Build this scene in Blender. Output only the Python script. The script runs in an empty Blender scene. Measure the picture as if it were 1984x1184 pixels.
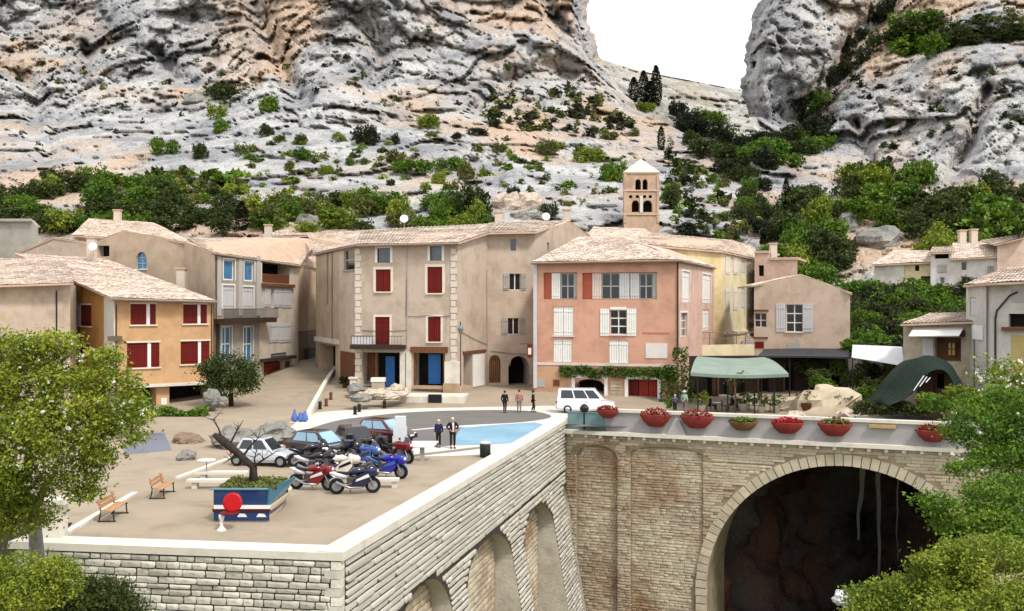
import bpy, bmesh, math, random
import numpy as np
from mathutils import Vector, Matrix, noise
from mathutils.bvhtree import BVHTree
random.seed(7); RNG = np.random.default_rng(7)
SC = bpy.context.scene
COL = SC.collection
R = math.radians
# ------------------------------------------------------------------ camera, sky, sun, exposure
F, CX, CY, H = 1929.0, 992.0, 592.0, 8.5          # focal length in photograph pixels, picture centre, eye height
cam = bpy.data.cameras.new('camera'); camo = bpy.data.objects.new('camera', cam); COL.objects.link(camo)
camo.location = (0, 0, H); camo.rotation_euler = (R(90), 0, 0)
cam.sensor_width = 36; cam.lens = F / 1984 * 36; cam.clip_start = .5; cam.clip_end = 12000
SC.camera = camo
SUN_EL, SUN_AZ = R(54), R(140)                     # azimuth measured clockwise from +Y: behind the camera, to its right
w = bpy.data.worlds.new('World'); SC.world = w; w.use_nodes = True
nt = w.node_tree; nt.nodes.clear()
def wn(t, **k):
    n = nt.nodes.new(t)
    for a, b in k.items(): setattr(n, a, b)
    return n
sky = wn('ShaderNodeTexSky', sky_type='NISHITA', sun_disc=False, sun_elevation=SUN_EL, sun_rotation=SUN_AZ, dust_density=3.0)
bg1 = wn('ShaderNodeBackground'); bg1.inputs[1].default_value = .12
bg2 = wn('ShaderNodeBackground'); bg2.inputs[1].default_value = .74
tc = wn('ShaderNodeTexCoord'); nz = wn('ShaderNodeTexNoise'); nz.inputs['Scale'].default_value = 2.2; nz.inputs['Detail'].default_value = 5
rp = wn('ShaderNodeValToRGB'); rp.color_ramp.elements[0].color = (.86, .89, .93, 1); rp.color_ramp.elements[1].color = (1, .99, .975, 1)
rp.color_ramp.elements[0].position = .35; rp.color_ramp.elements[1].position = .6
mx = wn('ShaderNodeMixShader'); mx.inputs[0].default_value = .88
wo = wn('ShaderNodeOutputWorld')
L = nt.links.new
L(sky.outputs[0], bg1.inputs[0]); L(tc.outputs['Generated'], nz.inputs['Vector']); L(nz.outputs[0], rp.inputs[0]); L(rp.outputs[0], bg2.inputs[0])
L(bg1.outputs[0], mx.inputs[1]); L(bg2.outputs[0], mx.inputs[2]); L(mx.outputs[0], wo.inputs[0])
sun = bpy.data.lights.new('sun', 'SUN'); sun.energy = 1.5; sun.angle = R(10); sun.color = (1, .95, .87)
suno = bpy.data.objects.new('sun', sun); COL.objects.link(suno)
suno.rotation_euler = (R(90) - SUN_EL, 0, math.pi - SUN_AZ)   # points away from the sun's azimuth
SC.view_settings.view_transform = 'Standard'; SC.view_settings.look = 'None'
SC.view_settings.gamma = 1; SC.view_settings.use_curve_mapping = False
SC.view_settings.exposure = 1.14
SC.render.engine = 'CYCLES'
SC.cycles.max_bounces = 5; SC.cycles.diffuse_bounces = 3; SC.cycles.glossy_bounces = 2
SC.cycles.transparent_max_bounces = 8; SC.cycles.use_denoising = True

# ------------------------------------------------------------------ photograph pixels -> points of the place
def P(px, py, D): return Vector(((px - CX) / F * D, D, H + (CY - py) / F * D))
def G(px, py, z=0.0):
    D = F * (H - z) / (py - CY); return Vector(((px - CX) / F * D, D, z))
def XY(px, D): return Vector(((px - CX) / F * D, D))

# ------------------------------------------------------------------ materials
def lin(c):
    c /= 255.0
    return c / 12.92 if c <= .04045 else ((c + .055) / 1.055) ** 2.4
def C(r, g, b, k=.74): return (lin(r) * k, lin(g) * k, lin(b) * k, 1)
MATS = {}
def M(name, col, rough=.85, var=.12, vs=.6, bump=.15, bs=14, col2=None, spec=.25, metal=0, rnd=0, island=0, coat=0, stretch=None, dirt=None, trans=0, streak=None):
    if name in MATS: return MATS[name]
    m = bpy.data.materials.new(name); m.use_nodes = True; t = m.node_tree; t.nodes.clear()
    N = t.nodes.new; K = t.links.new
    out = N('ShaderNodeOutputMaterial'); b = N('ShaderNodeBsdfPrincipled'); K(b.outputs[0], out.inputs[0])
    b.inputs['Roughness'].default_value = rough; b.inputs['Metallic'].default_value = metal
    b.inputs['Specular IOR Level'].default_value = spec; b.inputs['Coat Weight'].default_value = coat
    g = N('ShaderNodeTexCoord'); src = g.outputs['Object']
    if stretch:
        mp = N('ShaderNodeMapping'); mp.inputs['Scale'].default_value = stretch; K(src, mp.inputs[0]); src = mp.outputs[0]
    n1 = N('ShaderNodeTexNoise'); n1.inputs['Scale'].default_value = vs; n1.inputs['Detail'].default_value = 8; n1.inputs['Roughness'].default_value = .65
    K(src, n1.inputs['Vector'])
    r1 = N('ShaderNodeValToRGB'); K(n1.outputs[0], r1.inputs[0])
    c2 = col2 or tuple(min(1, x * (1 + var)) for x in col[:3]) + (1,)
    c1 = col if col2 else tuple(x * (1 - var) for x in col[:3]) + (1,)
    r1.color_ramp.elements[0].position = .33; r1.color_ramp.elements[1].position = .67
    r1.color_ramp.elements[0].color = c1; r1.color_ramp.elements[1].color = c2
    cur = r1.outputs[0]
    def mixc(a, fac, colr, mode='MIX'):
        mm = N('ShaderNodeMix'); mm.data_type = 'RGBA'; mm.blend_type = mode
        K(a, mm.inputs[6])
        if hasattr(colr, 'links'): K(colr, mm.inputs[7])
        else: mm.inputs[7].default_value = colr
        if hasattr(fac, 'links'): K(fac, mm.inputs[0])
        else: mm.inputs[0].default_value = fac
        return mm.outputs[2]
    if dirt:                                        # (colour, amount, scale): stains with a shape of their own
        n3 = N('ShaderNodeTexNoise'); n3.inputs['Scale'].default_value = dirt[2]; n3.inputs['Detail'].default_value = 10; n3.inputs['Roughness'].default_value = .7
        K(g.outputs['Object'], n3.inputs['Vector'])
        mr = N('ShaderNodeMapRange'); lo = dirt[3] if len(dirt) > 3 else .5; mr.inputs[1].default_value = lo; mr.inputs[2].default_value = lo + .2; mr.inputs[4].default_value = dirt[1]
        K(n3.outputs[0], mr.inputs[0]); cur = mixc(cur, mr.outputs[0], dirt[0])
    if streak:                                      # rain streaks down a rendered wall
        mp2 = N('ShaderNodeMapping'); mp2.inputs['Scale'].default_value = (.8, .8, .12); K(g.outputs['Object'], mp2.inputs[0])
        n4 = N('ShaderNodeTexNoise'); n4.inputs['Scale'].default_value = 1.6; n4.inputs['Detail'].default_value = 9; n4.inputs['Roughness'].default_value = .7; K(mp2.outputs[0], n4.inputs['Vector'])
        mr = N('ShaderNodeMapRange'); mr.inputs[1].default_value = .56; mr.inputs[2].default_value = .8; mr.inputs[4].default_value = streak[1]; K(n4.outputs[0], mr.inputs[0]); cur = mixc(cur, mr.outputs[0], streak[0])
    if rnd or island:
        if rnd: q = N('ShaderNodeObjectInfo').outputs['Random']
        else: q = N('ShaderNodeNewGeometry').outputs['Random Per Island']
        amt = rnd or island
        mr = N('ShaderNodeMapRange'); mr.inputs[3].default_value = 1 - amt; mr.inputs[4].default_value = 1 + amt; K(q, mr.inputs[0])
        hs = N('ShaderNodeHueSaturation'); K(cur, hs.inputs['Color']); K(mr.outputs[0], hs.inputs['Value'])
        m2 = N('ShaderNodeMapRange'); m2.inputs[3].default_value = .5 - .03 * amt; m2.inputs[4].default_value = .5 + .03 * amt
        mt = N('ShaderNodeMath'); mt.operation = 'FRACT'; mu = N('ShaderNodeMath'); mu.operation = 'MULTIPLY'; mu.inputs[1].default_value = 7.31
        K(q, mu.inputs[0]); K(mu.outputs[0], mt.inputs[0]); K(mt.outputs[0], m2.inputs[0]); K(m2.outputs[0], hs.inputs['Hue'])
        cur = hs.outputs[0]
    K(cur, b.inputs['Base Color'])
    if bump:
        n2 = N('ShaderNodeTexNoise'); n2.inputs['Scale'].default_value = bs; n2.inputs['Detail'].default_value = 6; K(src, n2.inputs['Vector'])
        bp = N('ShaderNodeBump'); bp.inputs['Strength'].default_value = bump; bp.inputs['Distance'].default_value = .05
        K(n2.outputs[0], bp.inputs['Height']); K(bp.outputs[0], b.inputs['Normal'])
    if trans:
        tb = N('ShaderNodeBsdfTranslucent'); K(cur, tb.inputs[0]); ms = N('ShaderNodeMixShader'); ms.inputs[0].default_value = trans
        K(b.outputs[0], ms.inputs[1]); K(tb.outputs[0], ms.inputs[2]); K(ms.outputs[0], out.inputs[0])
    MATS[name] = m; return m
def plaster(name, r, g, b, k=.74):
    return M(name, C(r, g, b, k), .9, .07, .35, .12, 9, dirt=(C(r * .8, g * .77, b * .73, k), .6, .5, .46), streak=(C(r * .72, g * .68, b * .64, k), .38))
def paint(name, r, g, b, k=.74, rough=.5, **kw): return M(name, C(r, g, b, k), rough, .06, 1.5, .05, 20, **kw)
# ------------------------------------------------------------------ mesh helpers
ORG = {}
def thing(name, label, cat, loc=(0, 0, 0), rz=0, group=None):
    o = bpy.data.objects.new(name, None); COL.objects.link(o); o.location = loc; o.rotation_euler = (0, 0, rz)
    o.empty_display_size = .3
    o['label'] = label; o['category'] = cat; o['kind'] = 'thing'
    if group: o['group'] = group
    ORG[o] = Vector(loc) if rz == 0 else None
    return o
def tag(o, label, cat, group=None):
    o['label'] = label; o['category'] = cat; o['kind'] = 'thing'
    if group: o['group'] = group
    return o
def org(o):
    while o is not None:
        if o in ORG: return ORG[o]
        o = o.parent
    return None
def link(name, me, parent=None, kind=None):
    o = bpy.data.objects.new(name, me); COL.objects.link(o)
    if parent is not None: o.parent = parent
    if kind: o['kind'] = kind
    return o
class MB:
    """collects faces; world=True: points are given in the place's coordinates and are moved into the parent's"""
    def __init__(s): s.v = []; s.f = []
    def poly(s, *pts):
        i = len(s.v); s.v += [tuple(p) for p in pts]; s.f.append(tuple(range(i, i + len(pts)))); return s
    def hexa(s, p):                                   # 8 points: bottom loop 0-3, top loop 4-7
        i = len(s.v); s.v += [tuple(q) for q in p]
        for a in ((3, 2, 1, 0), (4, 5, 6, 7), (0, 1, 5, 4), (1, 2, 6, 5), (2, 3, 7, 6), (3, 0, 4, 7)): s.f.append(tuple(i + k for k in a))
        return s
    def box(s, x0, x1, y0, y1, z0, z1, m=None):
        p = [Vector(q) for q in ((x0, y0, z0), (x1, y0, z0), (x1, y1, z0), (x0, y1, z0), (x0, y0, z1), (x1, y0, z1), (x1, y1, z1), (x0, y1, z1))]
        if m is not None: p = [m @ q for q in p]
        return s.hexa(p)
    def slab(s, a, b, c, d, t):                       # quad thickened downwards
        dz = Vector((0, 0, -t)); return s.hexa([a + dz, b + dz, c + dz, d + dz, a, b, c, d])
    def tube(s, pts, rad, n=8, cap=True):
        pts = [Vector(p) for p in pts]
        if not hasattr(rad, '__len__'): rad = [rad] * len(pts)
        i0 = len(s.v); ref = None
        for k, p in enumerate(pts):
            d = (pts[min(k + 1, len(pts) - 1)] - pts[max(k - 1, 0)])
            d = d.normalized() if d.length > 1e-9 else Vector((0, 0, 1))
            if ref is None: ref = d.orthogonal().normalized()
            a = (ref - d * ref.dot(d)); a = a.normalized() if a.length > 1e-6 else d.orthogonal().normalized(); ref = a; b = d.cross(a)
            for j in range(n):
                t = 2 * math.pi * j / n; s.v.append(tuple(p + (a * math.cos(t) + b * math.sin(t)) * rad[k]))
        for k in range(len(pts) - 1):
            for j in range(n):
                a0 = i0 + k * n + j; a1 = i0 + k * n + (j + 1) % n; s.f.append((a0, a1, a1 + n, a0 + n))
        if cap:
            s.f.append(tuple(i0 + j for j in reversed(range(n)))); s.f.append(tuple(i0 + (len(pts) - 1) * n + j for j in range(n)))
        return s
    def lathe(s, prof, c=(0, 0, 0), n=16, sx=1, sy=1, m=None):
        i0 = len(s.v); c = Vector(c)
        for r, z in prof:
            for j in range(n):
                t = 2 * math.pi * j / n; q = Vector((r * math.cos(t) * sx, r * math.sin(t) * sy, z))
                s.v.append(tuple(c + (m @ q if m is not None else q)))
        for k in range(len(prof) - 1):
            for j in range(n):
                a0 = i0 + k * n + j; a1 = i0 + k * n + (j + 1) % n; s.f.append((a0, a1, a1 + n, a0 + n))
        s.f.append(tuple(i0 + j for j in reversed(range(n)))); s.f.append(tuple(i0 + (len(prof) - 1) * n + j for j in range(n)))
        return s
    def ball(s, c, r, n=10, k=6, sc=(1, 1, 1), jit=0):
        prof = [(max(1e-3, math.sin(math.pi * i / k)), -math.cos(math.pi * i / k)) for i in range(k + 1)]
        i0 = len(s.v); s.lathe(prof, (0, 0, 0), n)
        for i in range(i0, len(s.v)):
            q = Vector(s.v[i]); f = 1 + (noise.noise(q * 1.7 + Vector((c[0], c[1], c[2])) * 3.1) * jit if jit else 0)
            s.v[i] = (c[0] + q.x * r * sc[0] * f, c[1] + q.y * r * sc[1] * f, c[2] + q.z * r * sc[2] * f)
        return s
    def extrude(s, outline, y0, y1, m=None):          # outline in x,z
        n = len(outline); i0 = len(s.v)
        for y in (y0, y1):
            for x, z in outline:
                q = Vector((x, y, z)); s.v.append(tuple(m @ q if m is not None else q))
        s.f.append(tuple(i0 + j for j in range(n))); s.f.append(tuple(i0 + n + j for j in reversed(range(n))))
        for j in range(n): s.f.append((i0 + (j + 1) % n, i0 + j, i0 + n + j, i0 + n + (j + 1) % n))
        return s
    def mesh(s, name, mat=None, off=None, smooth=False):
        me = bpy.data.meshes.new(name)
        v = s.v if off is None else [(a - off[0], b - off[1], c - off[2]) for a, b, c in s.v]
        me.from_pydata(v, [], s.f)
        if mat is not None: me.materials.append(mat)
        if smooth: me.shade_smooth()
        return me
    def build(s, name, mat, parent=None, world=True, smooth=False, kind=None):
        off = org(parent) if (world and parent is not None) else None
        return link(name, s.mesh(name, mat, off, smooth), parent, kind)
    def alone(s, name, mat, label, cat, group=None, smooth=False, base=None):   # a thing that is one mesh, origin at its base
        a = np.array(s.v); b = Vector((a[:, 0].mean(), a[:, 1].mean(), a[:, 2].min())) if base is None else Vector(base)
        o = link(name, s.mesh(name, mat, b, smooth)); o.location = b; return tag(o, label, cat, group)
def npmesh(name, verts, quads, mat):
    me = bpy.data.meshes.new(name); nv, nq = len(verts), len(quads)
    me.vertices.add(nv); me.vertices.foreach_set('co', np.asarray(verts, np.float32).ravel())
    me.loops.add(nq * 4); me.loops.foreach_set('vertex_index', np.asarray(quads, np.int32).ravel())
    me.polygons.add(nq); me.polygons.foreach_set('loop_start', np.arange(0, nq * 4, 4, dtype=np.int32))
    me.polygons.foreach_set('loop_total', np.full(nq, 4, np.int32)); me.update(); me.validate()
    if mat is not None: me.materials.append(mat)
    return me
def copy_tree(o, parent=None):
    c = o.copy(); COL.objects.link(c); c.parent = parent
    for ch in o.children: copy_tree(ch, c)
    return c
def leaves(centres, size, up=.5, aspect=.55, jit=.35):
    """diamond leaves at the given points -> verts, quads"""
    n = len(centres); nr = RNG.normal(size=(n, 3)); nr[:, 2] += up * 2; nr /= np.linalg.norm(nr, axis=1)[:, None]
    t = RNG.normal(size=(n, 3)); t -= nr * (t * nr).sum(1)[:, None]; t /= np.linalg.norm(t, axis=1)[:, None]
    b = np.cross(nr, t); s = size * (1 + jit * RNG.normal(size=n))[:, None].clip(.4, 2)
    v = np.empty((n, 4, 3)); d = nr * s * .12
    v[:, 0] = centres - t * s - d; v[:, 1] = centres + b * s * aspect; v[:, 2] = centres + t * s - d; v[:, 3] = centres - b * s * aspect
    return v.reshape(-1, 3), np.arange(n * 4).reshape(n, 4)
def crown_points(blobs, nclump, per, spread, shell=.55, carve=0, freq=.9):
    """leaf points: clumps near the skin of several ellipsoids ((centre),(radii))"""
    vol = np.array([b[1][0] * b[1][1] * b[1][2] for b in blobs]) ** .67; vol /= vol.sum()
    out = []
    for bl, fr in zip(blobs, vol):
        k = max(3, int(nclump * fr)); d = RNG.normal(size=(k, 3)); d /= np.linalg.norm(d, axis=1)[:, None]
        r = shell + (1.06 - shell) * RNG.random(k) ** .6
        c = np.array(bl[0]) + d * np.array(bl[1]) * r[:, None]
        if carve:                                     # gaps and sprays: the crown is not a smooth ball
            nv_ = np.array([noise.noise(Vector(q_) * freq) for q_ in c]); c = np.array(bl[0]) + (c - np.array(bl[0])) * (1 + .45 * nv_)[:, None]; c = c[nv_ > -carve]; k = len(c)
        q = RNG.normal(size=(k, per, 3)) * spread * (.6 + .8 * RNG.random((k, 1, 1))); q[..., 2] *= .6
        out.append((c[:, None, :] + q).reshape(-1, 3))
    return np.concatenate(out)
# ------------------------------------------------------------------ rock
def rock_mat(name, grey, pale, warm, warm_amt, green=0.0, vsc=.45, bst=.7, wsc=.022):
    m = bpy.data.materials.new(name); m.use_nodes = True; t = m.node_tree; t.nodes.clear(); N = t.nodes.new; K = t.links.new
    out = N('ShaderNodeOutputMaterial'); b = N('ShaderNodeBsdfPrincipled'); K(b.outputs[0], out.inputs[0]); b.inputs['Roughness'].default_value = .95; b.inputs['Specular IOR Level'].default_value = .1
    g = N('ShaderNodeTexCoord'); o = g.outputs['Object']
    def ns(scale, det=8, rough=.6, vec=None, dist=0):
        n = N('ShaderNodeTexNoise'); n.inputs['Scale'].default_value = scale; n.inputs['Detail'].default_value = det; n.inputs['Roughness'].default_value = rough; n.inputs['Distortion'].default_value = dist
        K(vec if vec is not None else o, n.inputs['Vector']); return n.outputs[0]
    def rng(x, a, bb, c=0, d=1):
        r = N('ShaderNodeMapRange'); r.inputs[1].default_value = a; r.inputs[2].default_value = bb; r.inputs[3].default_value = c; r.inputs[4].default_value = d; K(x, r.inputs[0]); return r.outputs[0]
    def mix(a, bb, f):
        x = N('ShaderNodeMix'); x.data_type = 'RGBA'
        for s, i in ((a, 6), (bb, 7)):
            if hasattr(s, 'links'): K(s, x.inputs[i])
            else: x.inputs[i].default_value = s
        if hasattr(f, 'links'): K(f, x.inputs[0])
        else: x.inputs[0].default_value = f
        return x.outputs[2]
    mp = N('ShaderNodeMapping'); mp.inputs['Scale'].default_value = (1, 1, .35); K(o, mp.inputs[0])      # weathering runs down the face
    c = mix(grey, pale, rng(ns(.07, 9, .68), .40, .60)); c = mix(c, pale, rng(ns(.4, 8, .75), .52, .68, 0, .5))
    c = mix(c, warm, rng(ns(wsc, 6, .6, mp.outputs[0], .6), .48, .61, 0, warm_amt))
    c = mix(c, C(150, 105, 70), rng(ns(.06, 8, .7), .66, .76, 0, .4 * warm_amt))
    c = mix(c, C(100, 100, 106), rng(ns(.35, 10, .75, mp.outputs[0]), .56, .72, 0, .7))                        # grey-black lichen crust
    c = mix(c, C(40, 38, 36), rng(ns(1.1, 8, .7), .63, .72, 0, .7))
    if green: c = mix(c, C(92, 104, 52), rng(ns(.12, 9, .75), .53, .64, 0, green))
    K(c, b.inputs['Base Color'])
    vo = N('ShaderNodeTexVoronoi'); vo.feature = 'DISTANCE_TO_EDGE'; vo.inputs['Scale'].default_value = vsc
    wv = N('ShaderNodeMix'); wv.data_type = 'RGBA'; wv.blend_type = 'ADD'; wv.inputs[0].default_value = .9
    nn = N('ShaderNodeTexNoise'); nn.inputs['Scale'].default_value = .5; nn.inputs['Detail'].default_value = 5; K(o, nn.inputs['Vector']); K(o, wv.inputs[6]); K(nn.outputs[1], wv.inputs[7]); K(wv.outputs[2], vo.inputs['Vector'])
    h = N('ShaderNodeMath'); h.operation = 'ADD'; K(rng(vo.outputs[0], 0, .12, 0, 1), h.inputs[0])
    h2 = N('ShaderNodeMath'); h2.operation = 'MULTIPLY'; h2.inputs[1].default_value = 2.2; K(ns(.9, 12, .72), h2.inputs[0]); K(h2.outputs[0], h.inputs[1])
    bp = N('ShaderNodeBump'); bp.inputs['Strength'].default_value = bst; bp.inputs['Distance'].default_value = 1.2 if vsc < 1 else .2; K(h.outputs[0], bp.inputs['Height']); K(bp.outputs[0], b.inputs['Normal'])
    return m
ROCK = rock_mat('limestone', C(164, 166, 172, .78), C(226, 225, 222, .8), C(230, 200, 172, .78), .9)
SCREE = rock_mat('scree_limestone', C(164, 164, 158, .78), C(220, 217, 209, .78), C(216, 196, 170, .76), .4, .5)
TERR = []
def interp(x, tab):
    xs = [a for a, _ in tab]; ys = [b for _, b in tab]; return float(np.interp(x, xs, ys))
def facet(q, sx, sz, k, tilt, step):
    """blocky faces: each cell of the rock is offset and tilted on its own"""
    u = Vector((q.x / sx, q.y / sx, q.z / sz)); v = noise.voronoi(u); c = v[1][0]; h = noise.cell_vector(c * 37.7 + Vector((k, k, k))) - Vector((.5, .5, .5)); e = u - c
    return (h.x * step + (e.x * h.y + e.z * (h.z + .25)) * tilt * 2), v[0][1] - v[0][0]
def relief(p, amp, strata):
    q = Vector(p); w1 = Vector((noise.noise(q / 16), noise.noise(q / 16 + Vector((9, 3, 1))), noise.noise(q / 16 + Vector((2, 8, 5)))))
    d = noise.fractal(q / 40, 1.0, 2.1, 3) * 11 * amp
    d += (noise.ridged_multi_fractal(Vector((q.x / 20, q.y / 20, q.z / 30)), 1.0, 2.1, 3, 1.0, 2.0) - 1.1) * -3.0 * amp
    f, g = facet(q + w1 * 3, 19, 15, 1.3, 7, 6); d += f * amp + max(0, .09 - g) * 26 * amp
    f, g = facet(q + w1 * 2, 8, 5.5, 4.1, 3.2, 2.6); d += (f + max(0, .11 - g) * 15) * min(1, amp + .15)
    f, g = facet(q + w1 * 1, 3.2, 2.1, 7.7, 1.1, 1.0); d += (f + max(0, .13 - g) * 5) * min(1, amp + .35)
    f, g = facet(q + w1 * 2, 5.5, 16, 9.3, 2.4, 2.2); d += (f + max(0, .10 - g) * 9) * amp * (1.1 - min(1, strata))
    d += noise.fractal(q / 2.6, .8, 2.2, 4) * .85
    if strata:
        zz = q.z / 3.4 + noise.noise(q / 13) * 1.6; fr = zz - math.floor(zz); d += (.5 - abs(fr - .35)) * 1.1 * strata * (.35 + .65 * abs(noise.noise(q / 9)))
    pit = noise.noise(q / 5 + Vector((31, 7, 2)))
    if pit > .4: d += (pit - .4) * 20 * amp                                                       # hollows and small caves
    return d
def groove(px, py, lines):
    d = 0
    for pts, wd, dp in lines:
        for (x0, y0), (x1, y1) in zip(pts[:-1], pts[1:]):
            L2 = (x1 - x0) ** 2 + (y1 - y0) ** 2; t = min(1, max(0, ((px - x0) * (x1 - x0) + (py - y0) * (y1 - y0)) / L2)); r = math.hypot(px - x0 - (x1 - x0) * t, py - y0 - (y1 - y0) * t) / wd
            if r < 2.2: d = max(d, dp * math.exp(-r * r))
    return d
GL = [([(470, -60), (505, 40), (545, 130), (580, 190)], 20, 13), ([(40, 150), (75, 190), (65, 260)], 18, 9), ([(190, 60), (150, 150), (110, 230), (90, 300)], 15, 7), ([(690, 20), (742, 100), (720, 170)], 18, 9), ([(930, 215), (985, 160), (1060, 130), (1110, 150)], 20, 10), ([(1050, -40), (1070, 30), (1110, 75), (1160, 112)], 14, 10), ([(840, 330), (905, 320), (960, 300)], 14, 6), ([(300, 90), (340, 150), (420, 180)], 14, 6)]
GRr = [([(1735, -40), (1700, 40), (1640, 110), (1605, 180), (1560, 240)], 26, 16), ([(1915, 175), (1895, 220), (1880, 280), (1850, 330)], 16, 9), ([(1760, 95), (1850, 75), (1990, 70)], 16, 9), ([(1790, 190), (1850, 215)], 12, 5), ([(1660, 240), (1680, 300), (1700, 330)], 14, 6)]
def terrain(name, rows, x0, x1, depth, amp, mat, step=4.0, edge=None, strata=None, wrapL=None, wrapR=None, extra=None):
    """a rock face: rows of the picture's heights, each running from x0(row) to x1(row), at depth(x,row); edges turn away into the hill"""
    pys = np.arange(rows[0], rows[1] + .1, step); nc = int((x1(0) - x0(0)) / step); V = []
    for py in pys:
        a, b = x0(py), x1(py)
        if wrapR: b += noise.fractal(Vector((py / 70, 3, 0)), .7, 2, 6) * 9
        if wrapL: a += noise.fractal(Vector((py / 80, 5, 0)), .7, 2, 6) * 10
        for j in range(nc + 1):
            t = j / nc; px = a + (b - a) * t; D = depth(px, py)
            ek = 0
            if wrapR and t > 1 - wrapR and py < 225: k = (t - 1 + wrapR) / wrapR; D += 55 * k ** 2; ek = k
            if wrapL and t < wrapL and py < 225: k = 1 - t / wrapL; D += 55 * k ** 2; ek = k
            if ek: px += ek * (noise.fractal(Vector((py / 26, D / 14, 4)), .8, 2.1, 5) * 9 + (.5 if wrapL else -.5) * 8 * max(0, noise.noise(Vector((py / 17, D / 20, 8)))))
            p = P(px, py, D); D += relief(p, amp(px, py), strata(px, py) if strata else 0)
            V.append(P(px, py, D))
    n = nc + 1; q = [(i * n + j, i * n + j + 1, (i + 1) * n + j + 1, (i + 1) * n + j) for i in range(len(pys) - 1) for j in range(nc)]
    TERR.append(BVHTree.FromPolygons(V, [(a[3], a[2], a[1], a[0]) for a in q]))
    me = npmesh(name, np.array([tuple(v) for v in V]), np.array(q)[:, ::-1], mat); me.shade_smooth()
    o = link(name, me, None, 'structure'); return o
def hit(px, py):
    d = Vector(((px - CX) / F, 1, (CY - py) / F)).normalized(); best = None
    for t in TERR:
        r = t.ray_cast(Vector((0, 0, H)), d)
        if r[0] is not None and (best is None or r[3] < best[1]): best = (r[0], r[3])
    return best[0] if best else None
# the great left cliff and the scree at its foot
def dl(px, py):
    base = interp(py, [(-200, 330), (-60, 305), (60, 283), (150, 262), (220, 236), (300, 190), (380, 156), (440, 134), (500, 126), (590, 118)])
    return base + 16 * math.sin(px / 170 + .8) * interp(py, [(0, 1), (230, .8), (330, 0)]) + max(0, (px - 950) / 300) * 6 + 6 * math.sin(px / 63 + py / 140) * interp(py, [(0, 1), (240, .5), (330, 0)]) + groove(px, py, GL)
terrain('left_cliff', (-190, 590), lambda y: -260, lambda y: interp(y, [(-200, 1132), (0, 1140), (40, 1141), (70, 1149), (95, 1160), (120, 1166), (150, 1190), (190, 1221), (215, 1237), (250, 1310), (300, 1400), (350, 1460), (520, 1480), (600, 1490)]),
        dl, lambda x, y: interp(y, [(0, .8), (200, .78), (280, .5), (400, .42), (500, .2)]), ROCK, 3.6, strata=lambda x, y: interp(y, [(170, .1), (240, .9), (420, .7), (480, .2)]), wrapR=.028)
# the saddle between the two cliffs and the gully below it
def ridge(px): return interp(px, [(1080, 100), (1160, 113), (1230, 135), (1290, 147), (1350, 158), (1420, 172), (1470, 178), (1560, 170)])
def dm(px, py):
    r = ridge(px); t = min(1, max(0, (py - r) / (560 - r))); return 395 * (1 - t) ** 1.6 + 135 * (1 - (1 - t) ** 1.6)
ys = ridge
def saddle():
    V = []; nc, nr = 150, 110
    for i in range(nr + 1):
        for j in range(nc + 1):
            px = 1080 + 480 * j / nc; r = ridge(px); py = r + (590 - r) * (i / nr) ** 1.15; D = dm(px, py)
            gl = interp(px, [(1240, 0), (1400, 10), (1500, 14), (1560, 0)]) * interp(py, [(180, 0), (260, 1), (420, .6), (520, 0)])
            D += gl; V.append(P(px, py, D + (relief(P(px, py, D), .55, .7) if i else 0)))
    for j in range(nc + 1): V.append(Vector(V[j]) + Vector((0, 60, -25)))
    n = nc + 1; q = [(i * n + j, (i + 1) * n + j, (i + 1) * n + j + 1, i * n + j + 1) for i in range(nr) for j in range(nc)]
    b = (nr + 1) * n; q += [(b + j, j, j + 1, b + j + 1) for j in range(nc)]
    TERR.append(BVHTree.FromPolygons(V, q)); me = npmesh('saddle_hillside', np.array([tuple(v) for v in V]), np.array(q), SCREE); me.shade_smooth()
    link('saddle_hillside', me, None, 'structure')
saddle()
def dr(px, py):
    d = interp(py, [(-200, 262), (0, 232), (150, 212), (300, 188), (345, 176), (420, 158), (500, 139), (560, 129), (620, 122), (700, 115), (760, 109)])
    return d + 9 * math.sin((px - 1500) / 95) * interp(py, [(250, 1), (380, .1)]) - max(0, (px - 1640) / 340) * 12 * interp(py, [(250, 1), (420, .3)]) + 26 * math.exp(-((px - 1520) / 80) ** 2) * interp(py, [(120, 0), (230, 1), (340, 0)]) + groove(px, py, GRr) - interp(px, [(1640, 0), (1710, 1)]) * interp(py, [(500, 0), (560, 10), (640, 16), (760, 10)])
terrain('right_cliff', (-190, 760), lambda y: interp(y, [(-200, 1496), (0, 1474), (25, 1456), (45, 1450), (130, 1443), (165, 1436), (200, 1446), (260, 1464), (330, 1452), (400, 1440), (760, 1436)]),
        lambda y: 2300, dr, lambda x, y: interp(y, [(0, .75), (150, .6), (300, .5), (360, .3), (520, .2), (700, .1)]) * interp(x, [(1620, 1), (1680, .72)]), ROCK, 3.8, strata=lambda x, y: interp(y, [(150, .1), (300, .25), (420, .4), (560, .1)]), wrapL=.05)
far_mat = M('far_grass', C(120, 118, 84), .95, .25, .01, 0)
b = MB(); n = 36
for k in range(n):
    a0, a1 = 2 * math.pi * k / n, 2 * math.pi * (k + 1) / n
    b.poly((0, 0, -19), (7000 * math.cos(a0), 7000 * math.sin(a0), -19), (7000 * math.cos(a1), 7000 * math.sin(a1), -19))
b.build('ground', far_mat, None, kind='structure')

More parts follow.
